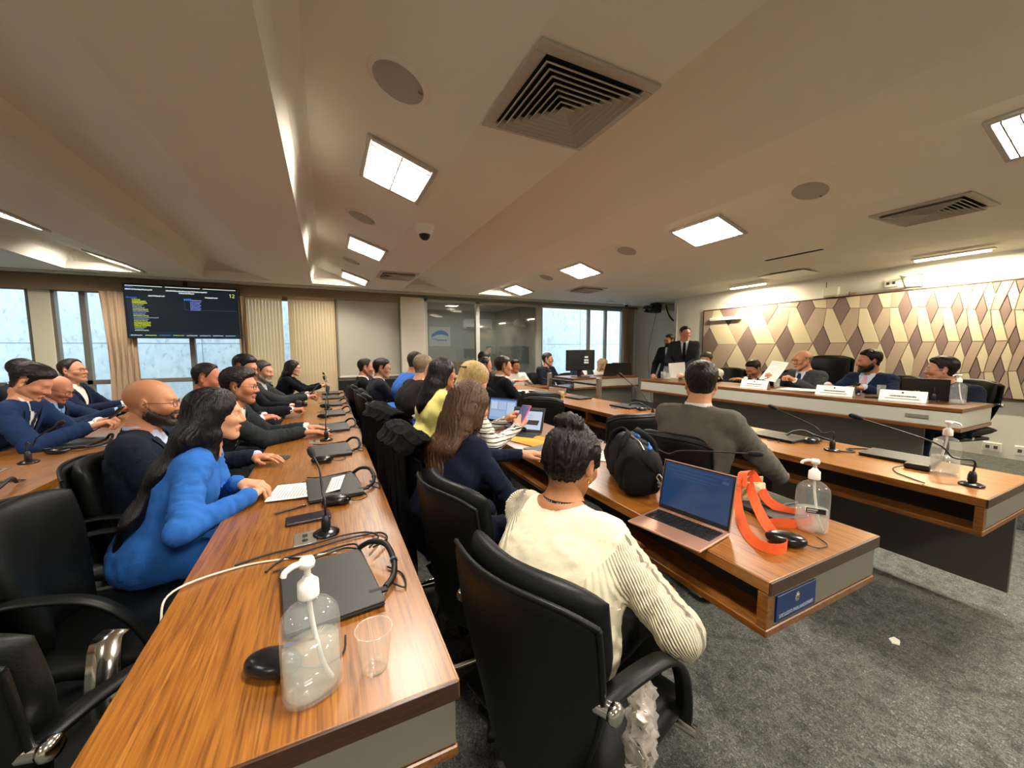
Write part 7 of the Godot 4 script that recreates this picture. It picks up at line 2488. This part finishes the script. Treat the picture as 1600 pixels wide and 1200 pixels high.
func build_people() -> void:
	M.hair_tex = noise_tex(0.05, ["8a8a8a", "ffffff", "b4b4b4", "e6e6e6"], 512, 4)
	M.hair_bump = noise_tex(0.06, ["444444", "ffffff"], 512, 4)
	build_templates()
	var stripes := Image.create(8, 64, false, Image.FORMAT_RGB8)
	stripes.fill(Color("e4e0d6"))
	for y in [[2, 5], [18, 3], [26, 8], [48, 4]]:
		stripes.fill_rect(Rect2i(0, y[0], 8, y[1]), Color("24242a"))
	var striped := mat(Color.WHITE, 0.9)
	striped.albedo_texture = ImageTexture.create_from_image(stripes)
	tri(striped, Vector3(12, 12, 12))
	var rib := Image.create(64, 8, false, Image.FORMAT_RGB8)
	for x in 64:
		var h := 0.5 + 0.5 * sin(TAU * x / 64.0)
		rib.fill_rect(Rect2i(x, 0, 1, 8), Color(h, h, h))
	var knit := hx("d6cdb4", 0.95)
	knit.heightmap_enabled = true
	knit.heightmap_texture = ImageTexture.create_from_image(rib)
	knit.heightmap_scale = 0.35
	knit.uv1_scale = Vector3(150, 1, 1)
	var cream := cloth("d6cdb4", 0.06)
	var navy := "172440"
	var black := "15171b"
	var cast := [
		# by the window table
		{"label": "young dark-haired man in a navy suit looking down at his phone at the window table", "head": V(-1.85, 1.175, -3.83), "a": 2.0, "look": [2.0, 30.0], "lean": 0.34, "lw": V(-1.56, 0.865, -3.86), "rw": V(-1.55, 0.855, -3.70), "lh": "grip", "rh": "grip", "ld": V(0.9, 0.25, 0.3), "rd": V(0.9, 0.25, -0.3), "coat": "1c2f52", "tie": "2a2233", "hair": "full", "hair_c": "1c1816", "thick": 0.017, "skin": "c0876a", "cell": 0.016},
		{"label": "bald man with glasses and a light blue shirt beside the young man in navy", "head": V(-2.2, 1.051, -4.883), "a": 0.0, "look": [-6.0, 26.0], "lean": 0.2, "lw": V(-1.80, 0.83, -4.95), "rw": V(-1.80, 0.83, -4.75), "lh": "grip", "rh": "grip", "coat": "1a2742", "shirt": "8fb4dc", "tie": "7aa6d6", "hair": "none", "brow_c": "4a3a30", "specs": "2a2522", "skin": "b97c62", "stubble": 0.35},
		{"label": "man with glasses and an open white shirt sitting upright by the windows", "head": V(-2.35, 1.186, -5.505), "a": 0.0, "look": [-12.0, -6.0], "lean": 0.02, "lw": V(-1.98, 0.82, -5.6), "rw": V(-1.96, 0.84, -5.3), "coat": "162137", "shirt": "ece6da", "vee": 0.09, "hair": "receding", "hair_c": "2a2320", "specs": "1a1614", "skin": "c48d70"},
		{"label": "dark-haired person almost hidden behind the young man in navy", "head": V(-2.75, 1.19, -5.60), "a": 0.0, "lean": 0.05, "coat": "1c2028", "hair": "short", "hair_c": "1d1a18", "lh": "flat", "cell": 0.026},
		# left side of the long table
		{"label": "bald bearded man with glasses in a dark navy jacket", "head": V(-0.79, 1.137, -2.478), "a": 2.0, "look": [4.0, 3.0], "lean": 0.04, "w": 1.12, "coat": "151c2a", "shirt": "aeb6d2", "vee": 0.07, "hair": "none", "shaved": 0.5, "stubble": 0.8, "brow_c": "1a1412", "beard": "3a2c24", "beard_t": [0.0045, 0.125], "specs": "3a3230", "skin": "b57d5c", "near": true, "lw": V(-0.42, 0.78, -2.62), "rw": V(-0.45, 0.64, -2.33), "rh": "flat"},
		{"label": "woman with very long black hair in a bright blue blazer", "sex": "f", "head": V(-0.45, 1.115, -2.076), "w": 1.1, "a": 6.0, "look": [6.0, 4.0], "lean": 0.24, "coat": "2c62ae", "legs": "2c62ae", "suit": false, "scoop": 0.075, "scoop_f": 0.03, "hair": "straight_long", "drop": [0.12, 0.30, 0.50], "sway": -0.075, "front": -1.0, "back": 0.085, "hair_w": 1.25, "hair_c": "121014", "skin": "c99474", "near": true, "lw": V(-0.385, 0.81, -2.03), "rw": V(-0.325, 0.785, -1.89), "lh": "clasp", "rh": "clasp", "ld": V(0.9, -0.12, 0.4), "rd": V(0.2, -0.05, -1.0), "lpole": V(-0.2, -0.9, -0.7), "rpole": V(0.45, -0.9, 0.6), "sleeve": 1.12},
		{"label": "man with glasses and wavy dark hair resting both hands flat on the table", "head": V(-0.55, 1.146, -3.202), "a": -6.0, "look": [-4.0, 4.0], "lean": 0.24, "coat": "23272a", "shirt": "dfe0dc", "vee": 0.075, "hair": "full", "hair_c": "1f1a17", "thick": 0.016, "specs": "2a1f1a", "skin": "b67c5e", "stubble": 0.5, "lw": V(-0.20, 0.785, -3.42), "rw": V(-0.20, 0.785, -3.22), "ld": V(0.9, -0.05, 0.1), "rd": V(0.9, -0.05, 0.05), "cell": 0.015, "near": true},
		{"label": "balding man with a reddish face sitting behind the man with wavy hair", "head": V(-0.9, 1.159, -3.976), "a": 0.0, "look": [-6.0, 8.0], "lean": 0.05, "coat": "20242c", "hair": "receding", "hair_c": "241b18", "skin": "b5735a"},
		{"label": "dark-haired man holding a small black camera beyond the man with wavy hair", "head": V(-0.70, 1.228, -4.366), "a": -4.0, "look": [-22.0, 14.0], "lean": 0.18, "coat": "14171d", "tie": "39404c", "hair": "full", "hair_c": "171311", "specs": "2a2422", "skin": "bb8266", "lw": V(-0.36, 0.83, -4.40), "rw": V(-0.36, 0.82, -4.22), "lh": "grip", "rh": "grip"},
		{"label": "grey-bearded man in a dark suit holding a phone over the table", "head": V(-0.66, 1.149, -5.158), "a": -8.0, "look": [-20.0, 8.0], "lean": 0.16, "coat": "2b2e31", "shirt": "d6d9de", "hair": "short", "hair_c": "4a423c", "beard": "9d958c", "beard_t": [0.009, 0.13], "skin": "b8826a", "lw": V(-0.26, 0.85, -5.27), "rw": V(-0.26, 0.84, -5.10), "lh": "grip", "rh": "grip"},
		{"label": "woman with long dark hair and black glasses dressed in black by the blinds", "sex": "f", "head": V(-0.47, 1.119, -6.733), "a": -6.0, "look": [-12.0, 6.0], "lean": 0.22, "coat": "101119", "suit": false, "hair": "straight_long", "hair_c": "1a1312", "specs": "15110f", "skin": "cb9a80", "lw": V(-0.12, 0.84, -6.78), "rw": V(-0.12, 0.83, -6.62), "lh": "grip", "rh": "grip", "sleeve": 1.15},
		# left side of the middle table
		{"label": "older man with receding hair against the dark cabinet under the roller board", "head": V(0.48, 1.145, -5.617), "a": 0.0, "look": [-4.0, 6.0], "lean": 0.08, "coat": "17181c", "hair": "receding", "hair_c": "211a17", "skin": "a87458"},
		{"label": "dark-haired man with glasses in a charcoal suit in front of the column", "head": V(0.62, 1.158, -5.053), "a": 4.0, "look": [-6.0, 6.0], "lean": 0.12, "coat": "22242a", "hair": "full", "hair_c": "1b1512", "specs": "2a211c", "skin": "c08a6c", "w": 1.1},
		{"label": "man leaning forward in a bright blue suit", "head": V(0.93, 1.241, -4.50), "a": 12.0, "look": [34.0, 8.0], "lean": 0.38, "coat": "3a68bd", "legs": "3a68bd", "hair": "short", "hair_c": "3a2f28", "skin": "b8805f", "lw": V(1.28, 0.80, -4.7), "rw": V(1.3, 0.80, -4.45)},
		{"label": "fair grey-haired man in a dark brown suit next to the bright blue suit", "head": V(0.85, 1.216, -3.76), "a": 12.0, "look": [30.0, 8.0], "lean": 0.36, "coat": "24211f", "hair": "short", "hair_c": "8c7a62", "brow_c": "5a4a3c", "skin": "c08d70", "lw": V(1.22, 0.80, -3.85), "rw": V(1.24, 0.80, -3.6)},
		{"label": "black-haired woman in a sleeveless yellow blouse", "sex": "f", "head": V(0.83, 1.21, -2.979), "a": 8.0, "look": [-2.0, 5.0], "lean": 0.22, "coat": "dcd280", "legs": "111216", "suit": false, "bare": true, "scoop": 0.07, "hair": "shoulder", "drop": [0.06, 0.13, 0.2], "back": 0.08, "hair_c": "131012", "skin": "b97f5c", "lw": V(1.14, 1.04, -3.02), "rw": V(1.12, 1.03, -2.9), "lh": "clasp", "rh": "clasp", "ld": V(0.1, 0.9, 0.2), "rd": V(0.1, 0.9, -0.2), "lu": V(0.9, -0.1, 0), "ru": V(0.9, -0.1, 0), "cell": 0.016},
		{"label": "blonde woman in a striped shirt looking down at a pink phone", "sex": "f", "head": V(0.9, 1.189, -2.453), "a": 4.0, "look": [14.0, 30.0], "lean": 0.24, "coat": "e4e0d6", "legs": "16171c", "suit": false, "coll": true, "top_mat": striped, "hair": "half_up", "hair_c": "c9ab72", "brow_c": "8a6a44", "skin": "d09a7c", "lw": V(1.10, 0.895, -2.42), "rw": V(1.12, 0.875, -2.26), "lh": "grip", "rh": "grip", "ld": V(0.7, 0.45, 0.35), "rd": V(0.6, 0.45, -0.35), "lu": V(-0.3, 0.5, -0.8), "ru": V(-0.3, 0.5, 0.8), "cell": 0.015, "near": true},
		{"label": "woman with long wavy brown hair in a navy jacket", "sex": "f", "head": V(0.62, 1.122, -1.757), "a": 12.0, "look": [22.0, 16.0], "lean": 0.20, "side": 0.02, "coat": "131a2c", "legs": "131a2c", "suit": false, "coll": false, "hair": "wavy", "drop": [0.08, 0.18, 0.27], "back": 0.075, "sway": 0.0, "hair_w": 1.1, "rough_hair": 0.011, "hair_c": "5a3f2c", "skin": "c68e6e", "near": true, "lw": V(0.98, 0.79, -1.95), "rw": V(0.93, 0.62, -1.60), "lh": "flat", "rh": "flat"},
		{"label": "woman with a dark top bun in a cream sweater with ribbed sleeves", "sex": "f", "earring": true, "head": V(0.715, 1.025, -1.03), "a": 22.0, "look": [22.0, 24.0], "lean": 0.20, "side": -0.06, "coat": "d6cdb4", "legs": "0f1013", "suit": false, "scoop": 0.084, "scoop_f": -0.015, "top_mat": cream, "split": true, "sleeve_mat": knit, "sleeve": 1.28, "hair": "bun", "rough_hair": 0.010, "hair_c": "1b1412", "skin": "aa7450", "near": true, "cell": 0.011, "w": 1.12, "lw": V(0.96, 0.62, -1.20), "rw": V(0.93, 0.60, -0.80), "rpole": V(0.2, -0.6, 0.9), "lpole": V(0.0, -0.8, -0.5), "k": 0.97},
		# outer table
		{"label": "man in a grey-brown suit seen from behind, facing the dais", "head": V(1.95, 1.193, -1.525), "a": 12.0, "look": [42.0, 3.0], "lean": 0.05, "coat": "5b5751", "legs": "5b5751", "hair": "short", "hair_c": "211b17", "thick": 0.015, "skin": "b9835f", "near": true, "lw": V(2.34, 0.80, -1.75), "rw": V(2.33, 0.66, -1.28), "rpole": V(-0.1, -0.7, 0.9), "w": 1.08},
		{"label": "balding man with lowered head next to the booth post", "head": V(1.95, 1.156, -4.926), "a": 0.0, "look": [-14.0, 24.0], "lean": 0.16, "coat": "23252b", "hair": "balding", "hair_c": "201815", "skin": "b57a5e"},
		{"label": "dark-haired man in profile in a black suit at the outer table", "head": V(2.0, 1.176, -4.398), "a": 0.0, "look": [-8.0, 2.0], "lean": 0.10, "coat": "16191f", "hair": "short", "hair_c": "2d2622", "thick": 0.015, "skin": "bf8767"},
		{"label": "man with a dark head of hair seated behind the balding man by the booth", "head": V(2.2, 1.234, -5.554), "a": 0.0, "look": [20.0, 4.0], "lean": 0.06, "coat": "1d2026", "hair": "short", "hair_c": "17130f", "cell": 0.026},
		{"label": "young man with glasses in a white shirt at the end of the outer table", "head": V(3.3, 1.065, -6.714), "a": 250.0, "look": [285.0, 4.0], "lean": 0.06, "coat": "d2ccc0", "suit": false, "coll": true, "hair": "full", "hair_c": "1d1714", "specs": "1c1815", "skin": "b67a58", "lw": V(3.42, 0.80, -6.42), "rw": V(3.14, 0.80, -6.42)},
		{"label": "man with glasses in a black jacket sitting against the far window", "head": V(3.75, 1.194, -6.235), "a": 290.0, "look": [318.0, 2.0], "lean": -0.02, "coat": "1a2028", "shirt": "2a3242", "hair": "short", "hair_c": "3a322c", "specs": "2a2624", "skin": "b98a70", "lw": V(4.02, 0.70, -6.0), "rw": V(3.78, 0.68, -5.95)},
		# clerks
		{"label": "blonde clerk behind the clerks' desk at the far window", "sex": "f", "head": V(4.85, 1.085, -5.968), "a": 270.0, "look": [300.0, 8.0], "lean": 0.06, "coat": "c9c3b8", "suit": false, "hair": "half_up", "hair_c": "c2a878", "skin": "cf9f84", "lw": V(4.98, 0.97, -5.72), "rw": V(4.76, 0.97, -5.70)},
		{"label": "clerk hidden behind the desk monitor, only dark hair showing", "head": V(4.36, 1.156, -5.96), "a": 270.0, "look": [270.0, 12.0], "lean": -0.06, "coat": "2a3038", "hair": "full", "hair_c": "1c1816", "lw": V(4.46, 0.80, -5.85), "rw": V(4.26, 0.80, -5.85), "lh": "none", "rh": "none", "cell": 0.026},
		# standing men
		{"label": "tall standing man in a dark suit holding white papers", "head": V(5.6, 1.65, -4.73), "stand": true, "a": 215.0, "look": [250.0, 2.0], "lean": 0.0, "w": 1.1, "coat": "23272c", "shirt": "b8cbe0", "tie": "15161c", "hair": "short", "hair_c": "2a221d", "skin": "c58d72", "lw": V(5.42, 1.08, -4.56), "rw": V(5.36, 1.08, -4.72), "lh": "clasp", "rh": "clasp", "ld": V(-0.75, -0.5, -0.5), "rd": V(-0.4, -0.5, 0.8)},
		{"label": "bearded standing man half hidden behind the tall man with papers", "head": V(5.75, 1.54, -5.2), "stand": true, "a": 205.0, "look": [170.0, 2.0], "lean": 0.0, "k": 0.94, "coat": "15191f", "shirt": "c2cad4", "tie": "2a303c", "hair": "short", "hair_c": "1a1411", "beard": "1a1411", "specs": "1a1614", "skin": "b98468", "lw": V(5.75, 0.84, -4.95), "rw": V(5.50, 0.92, -5.33)},
		# dais
		{"label": "grey-haired officer in a white uniform at the far end of the dais", "head": V(5.32, 1.21, -4.08), "floor": 0.17, "a": 185.0, "look": [190.0, 16.0], "lean": 0.12, "coat": "e3e0d8", "suit": false, "coll": true, "hair": "short", "hair_c": "4a453f", "skin": "b9896c", "lw": V(4.9, 0.98, -4.0), "rw": V(4.9, 0.98, -4.2)},
		{"label": "dark-haired man in a black suit and green tie looking down on the dais", "head": V(5.3, 1.11, -3.33), "floor": 0.17, "a": 175.0, "look": [168.0, 28.0], "lean": 0.14, "coat": "14161a", "tie": "2c6a44", "hair": "short", "hair_c": "16110f", "skin": "a8734f", "lw": V(4.92, 0.98, -3.16), "rw": V(4.95, 0.98, -3.62)},
		{"label": "bald chairman with glasses reading from a sheet of paper", "head": V(5.3, 1.25, -2.73), "floor": 0.17, "a": 172.0, "look": [150.0, 8.0], "lean": 0.10, "w": 1.1, "coat": "3b3d42", "shirt": "cfd4dc", "tie": "22304c", "hair": "fringe", "hair_c": "8f877c", "brow_c": "8a8078", "specs": "3a2f28", "skin": "c48a6c", "lw": V(4.98, 1.0, -2.60), "rw": V(4.98, 1.02, -2.92), "lh": "grip", "rh": "grip", "cell": 0.016},
		{"label": "bearded man in a navy suit with a pink tie on the dais", "head": V(5.35, 1.25, -2.1), "floor": 0.17, "a": 170.0, "look": [135.0, 4.0], "lean": 0.06, "coat": "1b2740", "shirt": "c9d8ea", "tie": "d9a3ac", "hair": "short", "hair_c": "15100e", "thick": 0.014, "beard": "241a15", "beard_t": [0.008, 0.125], "stubble": 0.9, "skin": "ad7658", "lw": V(4.98, 0.98, -1.95), "rw": V(5.0, 0.98, -2.3), "cell": 0.016, "vee": 0.075},
		{"label": "heavy dark-haired man in navy at the end of the dais", "head": V(5.2, 1.19, -1.5), "floor": 0.17, "a": 160.0, "look": [112.0, 0.0], "lean": 0.12, "w": 1.3, "coat": "171d2b", "shirt": "dfe2e6", "vee": 0.08, "hair": "full", "hair_c": "1a1412", "specs": "c9c4bc", "skin": "bb8468", "lw": V(4.90, 0.98, -1.36), "rw": V(4.92, 0.98, -1.62), "cell": 0.016},
		# in the booth
		{"label": "dark-haired technician standing inside the glass booth", "head": V(3.78, 1.37, -9.2), "stand": true, "k": 0.84, "a": 270.0, "lean": 0.0, "coat": "22262a", "suit": false, "hair": "full", "hair_c": "15110f", "thick": 0.02, "cell": 0.028},
	]
	for c in cast:
		var o := person(c)
		if String(c.label).begins_with("woman with a dark top bun"):
			neck_band(o)
	make_phone("smartphone", "dark smartphone held by the young man in navy", V(-1.43, 0.925, -3.79), Basis(Vector3(0, 0, 1), Vector3(-0.75, 0.66, 0).normalized(), Vector3(-0.66, -0.75, 0).normalized()), M.black, M.black_shiny)
	make_phone("smartphone", "smartphone held by the bald man with the light blue shirt", V(-1.70, 0.90, -4.85), Basis(Vector3(0, 0, 1), Vector3(-0.75, 0.66, 0).normalized(), Vector3(-0.66, -0.75, 0).normalized()), M.black, M.black_shiny)
	make_phone("smartphone", "smartphone held by the grey-bearded man", V(-0.16, 0.91, -5.18), Basis(Vector3(0, 0, 1), Vector3(-0.75, 0.66, 0).normalized(), Vector3(-0.66, -0.75, 0).normalized()), M.black, M.black_shiny)
	var lit := screen_mat(Color("6a70c8"), [[0, 0, 160, 20, Color("20202c")], [20, 30, 110, 20, Color("d8dcf0")], [10, 60, 70, 20, Color("302c58")], [90, 64, 60, 26, Color("e6b4d0")]], 0.7)
	make_phone("pink_phone", "smartphone in a pink case held by the blonde woman", V(1.19, 0.955, -2.31), Basis(V(0.45, 0.0, 0.9).normalized(), V(-0.62, 0.72, 0.31).normalized(), V(-0.65, -0.70, 0.32).normalized()).orthonormalized(), hx("e0508c", 0.4), lit)
	var cm := thing("small_camera", "small black camera in the hands of the dark-haired man", "camera", V(-0.27, 0.86, -4.30))
	part("body", box(Vector3(0.06, 0.07, 0.11), Vector3.ZERO, 0.012), M.black, cm)
	part("lens", lathe([Vector2(0.0, 0.0), Vector2(0.026, 0.0), Vector2(0.028, 0.04), Vector2(0.02, 0.045), Vector2(0.0, 0.044)], 16, Transform3D(Basis(Vector3.BACK, -PI / 2), Vector3(0.03, 0, 0))), M.black_shiny, cm)
	var pp := page("held_paper", "white sheet held up by the bald chairman", V(4.91, 1.11, -2.83), 0.21, 0.29, 0.0, 12, 0.03)
	pp.basis = Basis(V(0.15, 0.1, -1).normalized(), V(-0.72, 0.66, 0.05).normalized(), V(0.6, 0.75, 0.2).normalized()).orthonormalized()
	var p2 := page("held_papers", "white papers hanging from the hands of the tall standing man", V(5.27, 1.0, -4.58), 0.25, 0.32, 0.0, 0, 0.02)
	p2.basis = Basis(V(0.6, 0.1, 0.8).normalized(), V(-0.8, 0.05, 0.6).normalized(), V(0.0, -1.0, 0.1).normalized()).orthonormalized()

func neck_band(o: Node3D) -> void:
	# badge ribbon round the neck, with its printed words
	var N: Vector3 = o.get_meta("neck")
	var B: Basis = o.get_meta("frame")
	var nd: Vector3 = o.get_meta("neck_up")
	var X := B.x
	var Z := X.cross(nd).normalized()
	var pts := PackedVector3Array()
	var ups := []
	for k in 33:
		var a := lerpf(-1.5 * PI, 0.5 * PI, k / 32.0)
		var dir := X * cos(a) + Z * sin(a)
		var fr := maxf(0.0, sin(a))
		pts.append(N + dir * (0.0665 + 0.09 * fr) + nd * (0.008 - 0.10 * fr * fr))
	for k in 9:
		ups.append(nd)
	part("badge_ribbon", ribbon(pts, 0.014, ups, 0.0012), hx("15161c", 0.7), o)
	var lt := hx("c9c9cc", 0.6)
	for w in ["SENADO", "FEDERAL"]:
		for k in String(w).length():
			var a2 := (-0.80 if w == "SENADO" else -0.5) * PI + k * 0.125
			var dir := (X * cos(a2) + Z * sin(a2)).normalized()
			var xv := nd.cross(dir).normalized()
			part("ribbon_letter", text_mesh(String(w)[k], 0.010, 0.0006), lt, o, Transform3D(Basis(xv, nd, dir), N + dir * 0.0678 + nd * 0.008))
